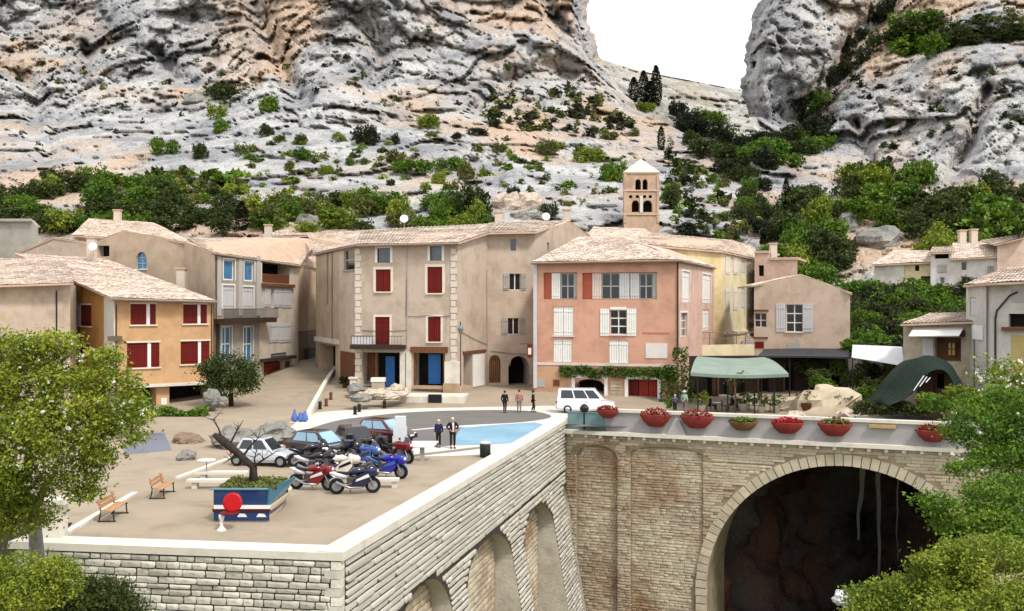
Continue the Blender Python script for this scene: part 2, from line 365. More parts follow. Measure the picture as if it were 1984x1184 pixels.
# ------------------------------------------------------------------ paved ground of the village
SAND = M('sandy_paving', C(170, 155, 135), .92, .09, .3, .15, 12, dirt=(C(134, 121, 105), .6, .4))
PALE = M('pale_paving', C(222, 216, 208), .9, .06, .3, .1, 12, dirt=(C(186, 178, 168), .45, .5))
ASPH = M('asphalt', C(118, 114, 111), .9, .08, .4, .12, 40)
ASPH2 = M('blue_asphalt', C(124, 126, 140), .9, .08, .4, .12, 40)
BLUEP = M('pale_blue_paving', C(118, 162, 188), .7, .1, .25, .05, 20, col2=C(148, 184, 204))
LIME = M('pale_stone', C(232, 226, 212), .85, .07, .8, .12, 10, dirt=(C(176, 168, 150), .5, .7))
def sm(a, b, x): t = min(1, max(0, (x - a) / (b - a))); return t * t * (3 - 2 * t)
def hgt(x, y): return .7 * sm(85, 92, y) + 1.7 * sm(92, 118, y) * sm(-14, -18, x)
WA, WB, WC = Vector((-16.3, 34.7)), Vector((-5.7, 33.2)), Vector((3.8, 71.5))
WE = XY(1850, 62.2); WD = (WE - WC).normalized(); WZ = WC + WD * 60
b = MB(); b.poly(*[(x, y, 0) for x, y in ((-75, 39), (-17.2, 39), (-16.1, 34.9), (-5.8, 33.4), (3.6, 71.6), (WZ.x, WZ.y + .3), (120, 84), (-75, 84))])
b.build('terrace_ground', SAND, None, kind='structure')
V = []; nx, ny = 110, 50
for j in range(ny + 1):
    for i in range(nx + 1):
        x, y = -75 + 195 * i / nx, 84 + 66 * j / ny; V.append((x, y, hgt(x, y)))
q = [(j * (nx + 1) + i, j * (nx + 1) + i + 1, (j + 1) * (nx + 1) + i + 1, (j + 1) * (nx + 1) + i) for j in range(ny) for i in range(nx)]
me = npmesh('village_street', np.array(V), np.array(q), SAND); me.shade_smooth(); link('village_street', me, None, 'structure')
def smooth_loop(p, k=5):
    out = []; n = len(p)
    for i in range(n):
        a, b_, c_, d = (Vector(p[(i + j) % n]) for j in (-1, 0, 1, 2))
        for j in range(k): t = j / k; out.append(tuple(.5 * (2 * b_ + (c_ - a) * t + (2 * a - 5 * b_ + 4 * c_ - d) * t * t + (3 * b_ - a - 3 * c_ + d) * t ** 3)))
    return out
def sheet(name, pix, mat, z):
    if name in ('road', 'grey_paving', 'pale_pavement'): pix = smooth_loop(pix)
    b = MB(); b.poly(*[G(x, y, z) for x, y in pix][::-1]); return b.build(name, mat, None, kind='structure')
sheet('pale_pavement', [(596, 806), (640, 797), (740, 793), (1000, 787.5), (1090, 787.5), (1150, 800), (1092, 812), (1010, 862), (935, 880), (800, 884), (700, 880), (560, 845)], PALE, .004)
sheet('road', [(575, 842), (640, 818), (700, 808), (790, 799), (900, 795), (1000, 795), (1052, 800), (1066, 809), (1010, 818), (900, 824), (800, 832), (700, 846), (600, 858)], ASPH, .008)
sheet('grey_paving', [(640, 868), (700, 848), (800, 834), (900, 828), (888, 846), (880, 862), (800, 868), (700, 880)], ASPH, .0082)
sheet('blue_paving', [(893, 829), (960, 823), (1035, 818), (1052, 822), (1004, 858), (950, 861), (884, 863), (880, 850)], BLUEP, .012)
sheet('side_road', [(236, 882), (250, 850), (262, 842), (318, 838), (333, 872)], ASPH2, .008)
sheet('bridge_road', [(1104, 826), (1200, 812), (1500, 806), (1984, 806), (1984, 842), (1500, 828)], ASPH, .006)
# kerbs along the terrace
def strip(name, pts, wd, h, mat, label, cat, group=None, z0=-.02):
    b = MB()
    for a, c in zip(pts[:-1], pts[1:]):
        d = (c - a); nrm = Vector((-d.y, d.x, 0)).normalized() * wd / 2; e = Vector((0, 0, h)); zz = Vector((0, 0, z0))
        b.hexa([a - nrm + zz, c - nrm + zz, c + nrm + zz, a + nrm + zz, a - nrm + e, c - nrm + e, c + nrm + e, a + nrm + e])
    return b.alone(name, mat, label, cat, group)
strip('kerb', [G(128, 1036), G(182, 1004), G(262, 958)], .28, .12, LIME, 'low pale stone kerb running behind the two benches', 'kerb')
strip('kerb', [G(345, 928), G(420, 900), G(482, 878)], .28, .12, LIME, 'low pale stone kerb leading from the far bench towards the bare tree', 'kerb')
strip('kerb', [G(786, 886), G(872, 876), G(938, 868)], .22, .10, M('grey_kerb', C(150, 146, 140)), 'thin grey kerb between sandy terrace and the blue paving', 'kerb')

# ------------------------------------------------------------------ stone walls
STONE1 = M('wall_stone_single', C(226, 222, 208), .92, .14, 1.4, .35, 9, rnd=.3, dirt=(C(84, 80, 72), .6, .8))
STONEN = M('wall_stone_many', C(212, 206, 192), .92, .12, 1.2, .4, 9, island=.12, dirt=(C(150, 134, 110), .5, .35))
BROWN1 = M('brown_wall_stone_single', C(208, 196, 172), .93, .2, .5, .4, 9, rnd=.13, dirt=(C(140, 98, 56), .8, .16, .43))
BROWNN = M('brown_wall_stone', C(208, 196, 172), .93, .2, .5, .4, 9, island=.13, dirt=(C(140, 98, 56), .85, .16, .43))
MORTAR = M('dark_mortar', C(70, 62, 52), .95, .25, 1.2, .3, 8)
MORTP = M('pale_mortar', C(160, 146, 120), .95, .25, .9, .7, 5, dirt=(C(112, 90, 62), .55, .4))
class Fac:
    """a vertical face of the place between two plan points, left to right as seen from in front"""
    def __init__(s, A, B):
        s.A, s.B = Vector(A), Vector(B); d = s.B - s.A; s.len = d.length; s.u = d / s.len; s.n = Vector((s.u.y, -s.u.x))
    def uz(s, px, py):
        d = Vector(((px - CX) / F, 1.0)); den = d.x * s.n.x + d.y * s.n.y; t = s.A.dot(s.n) / den
        return (d * t - s.A).dot(s.u), H + (CY - py) / F * t
    def pt(s, u, z, o=0): q = s.A + s.u * u + s.n * o; return Vector((q.x, q.y, z))
    def rect(s, x0, y0, x1, y1):
        ym = (y0 + y1) / 2; xm = (x0 + x1) / 2; return s.uz(x0, ym)[0], s.uz(x1, ym)[0], s.uz(xm, y1)[1], s.uz(xm, y0)[1]
    def box(s, mb, u0, u1, z0, z1, o0, o1):
        return mb.hexa([s.pt(u0, z0, o1), s.pt(u1, z0, o1), s.pt(u1, z0, o0), s.pt(u0, z0, o0), s.pt(u0, z1, o1), s.pt(u1, z1, o1), s.pt(u1, z1, o0), s.pt(u0, z1, o0)])
def block_variant(k):
    rg = random.Random(k); j = lambda a: rg.uniform(-a, a); V = []
    base = [(0, 0), (1, 0), (1, 1), (0, 1)]; jj = [(x + j(.03), z + j(.06)) for x, z in base]
    for y, ins in ((0, 0), (.72, 0), (1, 1)):
        for x, z in jj: V.append((x + (.5 - x) * .10 * ins, y * (1 + j(.12) * ins), z + (.5 - z) * .16 * ins))
    Q = [(8, 9, 10, 11)]
    for r in (0, 4):
        for i in range(4): Q.append((r + i, r + (i + 1) % 4, r + 4 + (i + 1) % 4, r + 4 + i))
    return np.array(V), Q
BV = [block_variant(k) for k in range(6)]
BME = {}
def bme(k, mat):
    if (k, mat.name) not in BME: BME[(k, mat.name)] = npmesh('stone', BV[k][0], np.array(BV[k][1]), mat)
    return BME[(k, mat.name)]
def lay_stones(fac, root, rects, inside, off, lmin, lmax, ch, single, m1, mN, proud=(.04, .10), offset0=0.0, gap=(.022, .022), holes=0):
    """courses of stones on a face: the `single` largest in view are objects, the rest one joined mesh"""
    S = []
    for (u0, u1, z0, z1) in rects:
        z = z1
        while z - ch * .6 > z0:
            h = ch * random.uniform(.78, 1.22); u = u0 - random.uniform(0, lmin); wob = random.uniform(-.02, .02)
            while u < u1:
                l = random.uniform(lmin, lmax); a, c = max(u, u0), min(u + l, u1)
                if c - a > .08 and random.random() > holes and inside(a, z - h) and inside(c, z - h) and inside((a + c) / 2, z): S.append((a, c, z - h, z, random.uniform(*proud)))
                elif c - a > .5 and holes == 0:           # beside an arch: shorter stones cut to fit
                    k_ = max(2, int((c - a) / .36))
                    for i_ in range(k_):
                        a2, c2 = a + (c - a) * i_ / k_, a + (c - a) * (i_ + 1) / k_
                        if inside(a2, z - h) and inside(c2, z - h) and inside((a2 + c2) / 2, z): S.append((a2, c2, z - h, z, random.uniform(*proud)))
                u += l
            z -= h
    def key(s):
        p = fac.pt((s[0] + s[1]) / 2, s[2]); px = CX + p.x / p.y * F; py = CY - (p.z - H) / p.y * F
        vis = 0 < px < 1984 and py < 1190
        return (not vis, p.y / math.sqrt((s[1] - s[0]) * (s[3] - s[2])))
    S.sort(key=key); o0 = org(root)
    def mtx(s):
        o = off((s[2] + s[3]) / 2) + offset0; g, gz = gap
        p = fac.pt(s[0] + g, s[2] + gz, o) ; t = off(s[3]) - off(s[2])
        return Matrix(((fac.u.x * (s[1] - s[0] - 2 * g), fac.n.x * s[4], 0, p.x), (fac.u.y * (s[1] - s[0] - 2 * g), fac.n.y * s[4], 0, p.y), (0, 0, s[3] - s[2] - 2 * gz, p.z), (0, 0, 0, 1)))
    for i, s in enumerate(S[:single]):
        o = link('stone', bme(i * 7 % 6, m1), root); m = mtx(s); m.translation -= o0; o.matrix_basis = m
    rest = S[single:]
    if rest:
        V, Q = [], []; n = 0
        for i, s in enumerate(rest):
            bv, bq = BV[i * 5 % 6]; m = np.array(mtx(s)); V.append(bv @ m[:3, :3].T + m[:3, 3] - np.array(o0)); Q.append(np.array(bq) + n); n += len(bv)
        link('stonework', npmesh('stonework', np.concatenate(V), np.concatenate(Q), mN), root, 'stuff')
    return len(S)
def arch_z(a, s): k = (s - a['c']) / a['r']; return a['zs'] + a['rise'] * math.sqrt(max(0, 1 - k * k))
def arch_wall(fac, root, u0, u1, zb, zt, arches, off, mat, backmat, jamb=None):
    """wall face with arched niches or openings; arches: c, r, zs, rise, depth, back"""
    ev = {u0, u1}
    for a in arches:
        for k in range(25):
            s = a['c'] - a['r'] * math.cos(math.pi * k / 24)
            if u0 <= s <= u1: ev.add(s)
    k = u0
    while k < u1: ev.add(k); k += 1.5
    ev = sorted(ev); b, bk, jb = MB(), MB(), MB(); nz_ = 26
    for sa, sb in zip(ev[:-1], ev[1:]):
        if sb - sa < 1e-5: continue
        mid = (sa + sb) / 2; a = next((q for q in arches if abs(mid - q['c']) < q['r']), None)
        za, zc = (arch_z(a, sa), arch_z(a, sb)) if a else (zb, zb)
        for i in range(nz_):
            f0, f1 = i / nz_, (i + 1) / nz_; q = [za + (zt - za) * f0, zc + (zt - zc) * f0, zc + (zt - zc) * f1, za + (zt - za) * f1]
            b.poly(fac.pt(sa, q[0], off(q[0])), fac.pt(sb, q[1], off(q[1])), fac.pt(sb, q[2], off(q[2])), fac.pt(sa, q[3], off(q[3])))
        if a:
            d = a['depth']; jb.poly(fac.pt(sa, za, off(za)), fac.pt(sa, za, -d), fac.pt(sb, zc, -d), fac.pt(sb, zc, off(zc)))
            if a.get('back', True): bk.poly(fac.pt(sa, zb, -d), fac.pt(sb, zb, -d), fac.pt(sb, zc, -d), fac.pt(sa, za, -d))
    for a in arches:
        for s, fl in ((a['c'] - a['r'], 1), (a['c'] + a['r'], -1)):
            if not (u0 - .01 <= s <= u1 + .01): continue
            for i in range(6):
                z0, z1 = zb + (a['zs'] - zb) * i / 6, zb + (a['zs'] - zb) * (i + 1) / 6
                jb.poly(fac.pt(s, z0, off(z0)), fac.pt(s, z0, -a['depth']), fac.pt(s, z1, -a['depth']), fac.pt(s, z1, off(z1)))
    b.build('wall_face', mat, root); jb.build('arch_reveal', jamb or mat, root, kind='stuff')
    if bk.f: bk.build('niche_back', backmat, root)
# terrace: front wall
fw = Fac(WA, WB); zero = lambda z: 0
r1 = thing('terrace_wall', 'grey rubble stone retaining wall facing the viewer below the sandy terrace', 'retaining wall', (WA.x, WA.y, -16))
b = MB(); fw.box(b, -1.2, fw.len - .02, -17, -.02, -.6, 0); b.build('wall_core', MORTAR, r1)
print('front stones', lay_stones(fw, r1, [(-1.1, fw.len - .35, -3.2, -.04)], lambda u, z: True, zero, .34, .82, .225, 300, STONE1, STONEN))
lay = MB(); z = -.04; k = 0
while z > -3.2:
    h = .3; l1 = .55 if k % 2 else .33
    lay = MB(); fw.box(lay, fw.len - l1, fw.len + .03, z - h + .02, z, -.3, .07); lay.build('corner_stone', STONE1, r1); z -= h; k += 1
b = MB(); fw.box(b, -1.3, fw.len + .1, 0, .26, -.95, .1); b.build('capping', LIME, r1)
# terrace: side wall with tall niches
sw = Fac(WB, WC)
def boff(z): return 0 if z > -4 else (-(z + 4)) * .17
def sarch(xl, xr, yt, depth=1.3, rise=None):
    ul = sw.uz(xl, yt)[0]; ur = sw.uz(xr, yt)[0]; c, r = (ul + ur) / 2, (ur - ul) / 2; zt = sw.uz((xl * .6 + xr * .4), yt)[1]; rise = rise or r
    return dict(c=c, r=r, zs=zt - rise, rise=rise, depth=depth)
SA = [sarch(762, 868, 1143, .75, 2.2), sarch(897, 985, 1053, .75, 2.2), sarch(1006, 1064, 990, .75, 2.2), sarch(1084, 1098, 942, .75, 1.6)]
SA[3]['r'] = min(SA[3]['r'], sw.len - .1 - SA[3]['c'])
r2 = thing('terrace_side_wall', 'long pale stone retaining wall with tall arched niches running back to the bridge', 'retaining wall', (WB.x, WB.y, -18))
arch_wall(sw, r2, 0.02, sw.len, -19, -.02, SA, boff, MORTAR, MORTP, M('pale_rough_render', C(206, 198, 182), .95, .15, .8, .6, 6, dirt=(C(140, 122, 96), .5, .5)))
def solid(arches, ring=0): return lambda u, z: all(abs(u - a['c']) > a['r'] + ring or z > arch_z(a, u) + ring for a in arches)
ok = solid(SA, .03)
def okp(u, z): return all(abs(u - a['c']) >= a['r'] - .03 or z > arch_z(a, u) + .02 for a in SA)
SIDE1 = M('side_wall_stone', C(216, 212, 200), .92, .12, 1.2, .4, 9, rnd=.12, dirt=(C(110, 104, 92), .5, .6))
print('side stones', lay_stones(sw, r2, [(.35, sw.len, -3.4, -.04)] + [(a_, c_, -15, -3.4) for a_, c_ in zip([.35] + [a['c'] + a['r'] for a in SA], [a['c'] - a['r'] for a in SA] + [sw.len]) if c_ - a_ > .15] + [(a['c'] - a['r'], a['c'] + a['r'], -15, -3.4) for a in SA], okp, boff, .7, 2.3, .27, 300, SIDE1, STONEN, (.03, .1), 0.0, (.015, .036)))
for a in SA: lay_stones(sw, r2, [(a['c'] - a['r'], a['c'] + a['r'], -16, a['zs'] + a['rise'])], lambda u, z, a=a: abs(u - a['c']) < a['r'] and z < arch_z(a, u), zero, .5, 1.1, .33, 0, BROWN1, BROWNN, (.03, .07), -a['depth'])
b = MB(); sw.box(b, -.1, sw.len + .2, 0, .3, -.8, .12); b.build('capping', LIME, r2)
# ------------------------------------------------------------------ bridge
bw = Fac(WC, WZ)
sL, zc = bw.uz(1368, 1160)[0], bw.uz(1634, 902)[1]; sC = bw.uz(1634, 902)[0]
GREAT = dict(c=sC, r=sC - sL, zs=zc - (sC - sL), rise=sC - sL, depth=7.5, back=False)
def barch(xl, xr, yt, rise, depth):
    ul, ur = bw.uz(xl, yt)[0], bw.uz(xr, yt)[0]; zt = bw.uz((xl + xr) / 2, yt)[1]; return dict(c=(ul + ur) / 2, r=(ur - ul) / 2, zs=zt - rise, rise=rise, depth=depth)
BA = [barch(1117, 1196, 862, .9, .3), barch(1222, 1362, 866, .55, .14), GREAT]
BA[0]['zs'] = BA[0]['zs']
r3 = thing('stone_bridge', 'tan stone bridge with one great dark arch, hung with red flower bowls', 'bridge', (WC.x, WC.y, -18))
arch_wall(bw, r3, 0.02, bw.len, -19, -.65, BA, zero, MORTP, MORTP)
ok = solid([BA[2]], .72); okn = solid(BA[:2], .04)
zs_ = min(a['zs'] for a in BA[:2]); L0, R0, L1, R1 = BA[0]['c'] - BA[0]['r'], BA[0]['c'] + BA[0]['r'], BA[1]['c'] - BA[1]['r'], BA[1]['c'] + BA[1]['r']
print('bridge stones', lay_stones(bw, r3, [(.1, bw.len - 14, zs_ + .1, -.68), (.1, L0, -13.5, zs_ + .1), (R0, L1, -13.5, zs_ + .1), (R1, bw.len - 14, -13.5, zs_ + .1)], lambda u, z: ok(u, z) and (z < zs_ + .1 or okn(u, z)), zero, .3, .9, .2, 300, BROWN1, BROWNN, (.01, .06), 0.0, (.009, .011), .006))
for a in BA[:2]: lay_stones(bw, r3, [(a['c'] - a['r'], a['c'] + a['r'], -13.5, a['zs'] + a['rise'])], lambda u, z, a=a: ok(u, z) and z < arch_z(a, u), zero, .3, .9, .2, 0, BROWN1, BROWNN, (.01, .06), -a['depth'], (.009, .011))
VOUS = M('voussoir_stone', C(206, 194, 170), .92, .12, .9, .4, 8, rnd=.1, dirt=(C(150, 130, 100), .5, .4)); nv = 52
for k in range(-4, nv + 4):
    b = MB(); c = GREAT; g = .006; pts = []
    def rp_(t, rad):
        if t < 0: return (c['c'] - rad, c['zs'] + t * math.pi * c['r'])
        if t > 1: return (c['c'] + rad, c['zs'] - (t - 1) * math.pi * c['r'])
        return (c['c'] - rad * math.cos(math.pi * t), c['zs'] + rad * math.sin(math.pi * t))
    t0, t1 = k / nv + .0012, (k + 1) / nv - .0012; ro = c['r'] + .7 * random.uniform(.96, 1.04); pr = random.uniform(.05, .085)
    qq = [rp_(t0, c['r'] - .02), rp_(t1, c['r'] - .02), rp_(t1, ro), rp_(t0, ro)]
    b.hexa([bw.pt(u, z, -.2) for u, z in qq] + [bw.pt(u, z, pr) for u, z in qq]); b.build('voussoir', VOUS, r3)
b = MB(); bw.box(b, .05, bw.len, -.64, -.38, -.3, .42); b.build('ledge', LIME, r3)
for k in range(26):
    b = MB(); bw.box(b, .5 + k * 1.05, .72 + k * 1.05, -.86, -.645, -.1, .3); b.build('corbel', LIME, r3)
PARA = M('grey_render', C(176, 172, 172), .9, .08, .4, .12, 10, dirt=(C(140, 136, 132), .5, .6))
b = MB(); bw.box(b, 3.0, bw.len, -.378, .98, -.32, -.04); b.build('parapet', PARA, r3)
b = MB(); bw.box(b, 3.0, bw.len, .982, 1.19, -.46, .07); b.build('parapet_capping', LIME, r3)
# teal railing panels at the corner of bridge and terrace
TEAL = M('teal_metal', C(120, 148, 150), .5, .1, 1, .05, 20); DARK = M('dark_iron', C(36, 38, 42), .5, .1, 2, .05, 20)
r4 = thing('railing', 'teal metal railing panel with dark post at the near end of the bridge', 'railing', bw.pt(.2, -.38, 0))
for u0, u1 in ((.15, 1.35), (1.45, 2.95)):
    b = MB(); bw.box(b, u0, u1, -.376, .82, -.2, -.14); b.build('panel', TEAL, r4)
b = MB(); bw.box(b, .1, 3.0, .825, .9, -.24, -.1); b.build('top_rail', TEAL, r4)
b = MB(); p = bw.pt(1.4, -.376, -.17); b.tube([p, p + Vector((0, 0, 1.25))], .07, 10); b.build('post', DARK, r4)
b = MB(); b.lathe([(.12, 0), (.3, .12), (.34, .32), (.2, .52), (.05, .6)], p + Vector((0, 0, 1.25)), 8); b.build('lamp_head', DARK, r4)
# gorge seen through the arch
CAVE = rock_mat('wet_shaded_gorge_rock', C(40, 38, 36, .5), C(120, 114, 108, .6), C(150, 92, 58, .55), .75, vsc=1.6, bst=.5, wsc=.085)  # near-black rock colour paints the deep shade inside the arch
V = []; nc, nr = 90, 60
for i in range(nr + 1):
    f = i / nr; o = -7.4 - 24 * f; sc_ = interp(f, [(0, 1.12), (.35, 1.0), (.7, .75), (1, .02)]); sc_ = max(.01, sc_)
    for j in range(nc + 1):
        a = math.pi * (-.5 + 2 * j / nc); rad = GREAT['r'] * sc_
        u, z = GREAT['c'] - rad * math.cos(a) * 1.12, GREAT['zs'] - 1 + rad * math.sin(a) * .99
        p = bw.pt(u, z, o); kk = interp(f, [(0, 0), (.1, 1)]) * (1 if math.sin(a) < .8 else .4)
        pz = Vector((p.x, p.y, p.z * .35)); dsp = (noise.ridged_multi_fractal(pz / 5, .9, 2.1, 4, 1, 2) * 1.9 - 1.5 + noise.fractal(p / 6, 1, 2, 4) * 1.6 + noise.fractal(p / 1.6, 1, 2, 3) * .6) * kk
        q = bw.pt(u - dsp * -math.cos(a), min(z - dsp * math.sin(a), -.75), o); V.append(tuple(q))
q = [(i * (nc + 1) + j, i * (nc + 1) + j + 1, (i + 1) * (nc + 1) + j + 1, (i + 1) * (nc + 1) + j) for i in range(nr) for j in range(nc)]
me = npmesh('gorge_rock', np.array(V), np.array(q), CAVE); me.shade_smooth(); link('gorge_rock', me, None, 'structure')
WATER = M('falling_water', C(150, 154, 158, .5), .25, .1, 2, .2, 8, stretch=(3, 3, .4), spec=.5)
rw = thing('waterfall', 'thin white threads of water falling inside the dark arch', 'waterfall', bw.pt(GREAT['c'] + 2, -16, -22))
for (px, w0, zb_) in ((1677, .32, -11.5), (1703, .26, -15.5), (1739, .1, -13)):
    f2 = Fac(bw.pt(0, 0, -22).xy, bw.pt(10, 0, -22).xy); u = f2.uz(px, 950)[0]; b = MB(); pts = []
    for i in range(14):
        z = -2.1 + (zb_ + 2.1) * i / 13; ww = w0 * (1 - .72 * i / 13) * random.uniform(.8, 1.1); pts.append((u + noise.noise(Vector((px, i * .35, 0))) * .22 - (.05 * i if px < 1690 else 0), z, ww))
    for (ua, za, wa), (ub, zb2, wb) in zip(pts[:-1], pts[1:]):
        b.hexa([f2.pt(ub - wb, zb2, 0), f2.pt(ub + wb, zb2, 0), f2.pt(ub + wb, zb2, .1), f2.pt(ub - wb, zb2, .1), f2.pt(ua - wa, za, 0), f2.pt(ua + wa, za, 0), f2.pt(ua + wa, za, .1), f2.pt(ua - wa, za, .1)])
    b.build('stream', WATER, rw)
# ------------------------------------------------------------------ houses
TILE = M('roof_tile', C(206, 182, 164, .8), .9, .2, 1.1, .3, 10, col2=C(238, 220, 204, .84), island=.26, dirt=(C(150, 128, 112), .6, .6))
TSLAB = M('roof_edge', C(206, 178, 154), .9, .15, 1, .2, 12)
WHITE = paint('white_paint', 240, 238, 232, .8)
CREAMT = paint('cream_trim', 238, 226, 204)
REDW = M('dark_red_wood', C(108, 14, 8, .8), .55, .18, 2, .15, 16, stretch=(6, 6, 1))
REDB = M('brick_red_wood', C(150, 44, 26, .8), .55, .2, 2, .15, 16, stretch=(6, 6, 1))
GREYSH = paint('grey_shutter', 178, 176, 170); PALESH = paint('pale_grey_shutter', 214, 212, 214); CREAMSH = paint('cream_shutter', 236, 228, 214)
PINKSH = paint('pinkish_shutter', 232, 212, 202); BROWNW = M('brown_wood', C(116, 74, 46), .7, .25, 2, .2, 14, stretch=(6, 6, 1))
GLASS = M('dark_glass', C(34, 38, 44), .12, .3, .8, 0, spec=.6); GLASSB = M('blue_glass', C(70, 128, 172), .12, .25, .8, 0, spec=.6)
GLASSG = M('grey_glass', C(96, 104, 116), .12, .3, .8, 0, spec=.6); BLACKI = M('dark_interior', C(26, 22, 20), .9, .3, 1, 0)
IRON = DARK
def house(name, label, at, group=None, cat='house'):
    r = thing(name, label, cat, at, 0, group); return r
class Wall:
    def __init__(s, root, a, b, top, mat, zb=-.6, name='wall', fac=None):
        s.root, s.mat, s.zb, s.name = root, mat, zb, name
        s.f = fac or Fac(XY(*a), XY(*b)); s.top = [s.f.uz(x, y) for x, y in top]
        s.top[0] = (0, s.top[0][1]); s.top[-1] = (s.f.len, s.top[-1][1]); s.holes = []
    def hole(s, r, depth=.25, arch=0):
        u0, u1, z0, z1 = r; n = 8 if arch else 1
        for k in range(n):
            a, c = u0 + (u1 - u0) * k / n, u0 + (u1 - u0) * (k + 1) / n
            def za(u):
                if not arch: return z1
                t = (u - (u0 + u1) / 2) / ((u1 - u0) / 2); return z1 - arch + arch * math.sqrt(max(0, 1 - t * t))
            s.holes.append((a, c, z0, za(a), za(c), depth, k == 0, k == n - 1))
    def tz(s, u): return float(np.interp(u, [p[0] for p in s.top], [p[1] for p in s.top]))
    def done(s):
        b = MB(); f = s.f; ev = {0.0, f.len}
        for h in s.holes: ev |= {h[0], h[1]}
        ev |= {p[0] for p in s.top}; ev = sorted(x for x in ev if -1e-6 <= x <= f.len + 1e-6)
        for a, c in zip(ev[:-1], ev[1:]):
            if c - a < 1e-4: continue
            m = (a + c) / 2; hs = sorted([h for h in s.holes if h[0] - 1e-5 <= m <= h[1] + 1e-5], key=lambda h: h[2]); za = zc = s.zb
            for h in hs:
                b.poly(f.pt(a, za), f.pt(c, zc), f.pt(c, h[2]), f.pt(a, h[2])); za, zc = h[3], h[4]
            b.poly(f.pt(a, za), f.pt(c, zc), f.pt(c, s.tz(c)), f.pt(a, s.tz(a)))
        for (a, c, z0, zl, zr, d, l, r) in s.holes:
            b.poly(f.pt(a, zl), f.pt(c, zr), f.pt(c, zr, -d), f.pt(a, zl, -d)); b.poly(f.pt(c, z0), f.pt(a, z0), f.pt(a, z0, -d), f.pt(c, z0, -d))
            if l: b.poly(f.pt(a, z0), f.pt(a, zl), f.pt(a, zl, -d), f.pt(a, z0, -d))
            if r: b.poly(f.pt(c, zr), f.pt(c, z0), f.pt(c, z0, -d), f.pt(c, zr, -d))
        # the wall's own top thickness
        for p, q in zip(s.top[:-1], s.top[1:]): b.poly(f.pt(p[0], p[1]), f.pt(q[0], q[1]), f.pt(q[0], q[1], -.4), f.pt(p[0], p[1], -.4))
        return b.build(s.name, s.mat, s.root)
def trim(w, r, mat, t=.16, o=.035, name='surround', top=True, bot=False):
    u0, u1, z0, z1 = r; b = MB(); f = w.f
    f.box(b, u0 - t, u0 - .002, z0, z1 + t, -.05, o); f.box(b, u1 + .002, u1 + t, z0, z1 + t, -.05, o)
    if top: f.box(b, u0 - .002, u1 + .002, z1 + .002, z1 + t, -.05, o)
    if bot: f.box(b, u0 - t, u1 + t, z0 - t, z0 - .002, -.05, o)
    return b.build(name, mat, w.root)
def sill(w, r, mat, ex=.12, h=.12, o=.14):
    b = MB(); w.f.box(b, r[0] - ex, r[1] + ex, r[2] - h, r[2] - .003, -.1, o); b.build('sill', mat, w.root)
def window(w, px, nx=2, ny=3, frame=None, glass=None, depth=.22, arch=0, tr=None, sl=None, hole=True, t=.16, bar=.05):
    frame = frame or WHITE; glass = glass or GLASS; r = w.f.rect(*px); u0, u1, z0, z1 = r
    if hole: w.hole(r, depth + .06, arch)
    f = w.f; b = MB(); o0, o1 = -depth - .05, -depth + .03
    for k in range(nx + 1): u = u0 + (u1 - u0) * k / nx; f.box(b, max(u0, u - bar), min(u1, u + bar), z0, z1, o0, o1)
    for k in range(ny + 1): z = z0 + (z1 - z0) * k / ny; f.box(b, u0, u1, max(z0, z - bar), min(z1, z + bar), o0 + .004, o1 - .004)
    fr = b.build('window', frame, w.root)
    for i in range(nx):
        for j in range(ny):
            b = MB(); f.box(b, u0 + (u1 - u0) * i / nx + bar, u0 + (u1 - u0) * (i + 1) / nx - bar, z0 + (z1 - z0) * j / ny + bar, z0 + (z1 - z0) * (j + 1) / ny - bar, -depth - .03, -depth - .01)
            b.build('pane', glass, fr)
    if tr: trim(w, r, tr, t)
    if sl: sill(w, r, sl)
    return r
def leafshutter(w, px, mat, o=.02, th=.055, slats=True, rec=None, name='shutter'):
    """one shutter leaf of boards and ledges (on the wall, or in an opening when rec is given)"""
    r = w.f.rect(*px) if len(px) == 4 and max(px) > 60 else px; u0, u1, z0, z1 = r; f = w.f; b = MB(); o = -rec if rec else o; n = max(2, round((u1 - u0) / .22)); wd = (u1 - u0) / n
    for k in range(n): f.box(b, u0 + wd * k + .012, u0 + wd * (k + 1) - .012, z0, z1, o, o + th + random.uniform(-.008, .008))
    for z in (z0 + (z1 - z0) * .14, z0 + (z1 - z0) * .84): f.box(b, u0 + .02, u1 - .02, z - .06, z + .06, o + th + .01, o + th + .035)
    return b.build(name, mat, w.root)
def closed(w, px, mat, tr=None, sl=None, n=2, rec=.08, t=.16, hole=True):
    r = w.f.rect(*px)
    if hole: w.hole(r, .2)
    u0, u1, z0, z1 = r
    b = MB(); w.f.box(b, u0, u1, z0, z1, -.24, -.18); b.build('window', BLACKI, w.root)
    for k in range(n): leafshutter(w, (u0 + (u1 - u0) * k / n + .01, u0 + (u1 - u0) * (k + 1) / n - .01, z0 + .01, z1 - .01), mat, rec=rec + .05)
    if tr: trim(w, r, tr, t)
    if sl: sill(w, r, sl)
    return r
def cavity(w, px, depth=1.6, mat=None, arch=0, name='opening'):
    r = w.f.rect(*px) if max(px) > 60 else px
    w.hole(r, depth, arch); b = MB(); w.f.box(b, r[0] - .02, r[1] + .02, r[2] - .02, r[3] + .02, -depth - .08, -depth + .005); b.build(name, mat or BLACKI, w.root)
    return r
def board(w, px, mat, o0, o1, name): 
    r = w.f.rect(*px); b = MB(); w.f.box(b, r[0], r[1], r[2], r[3], o0, o1); return b.build(name, mat, w.root)
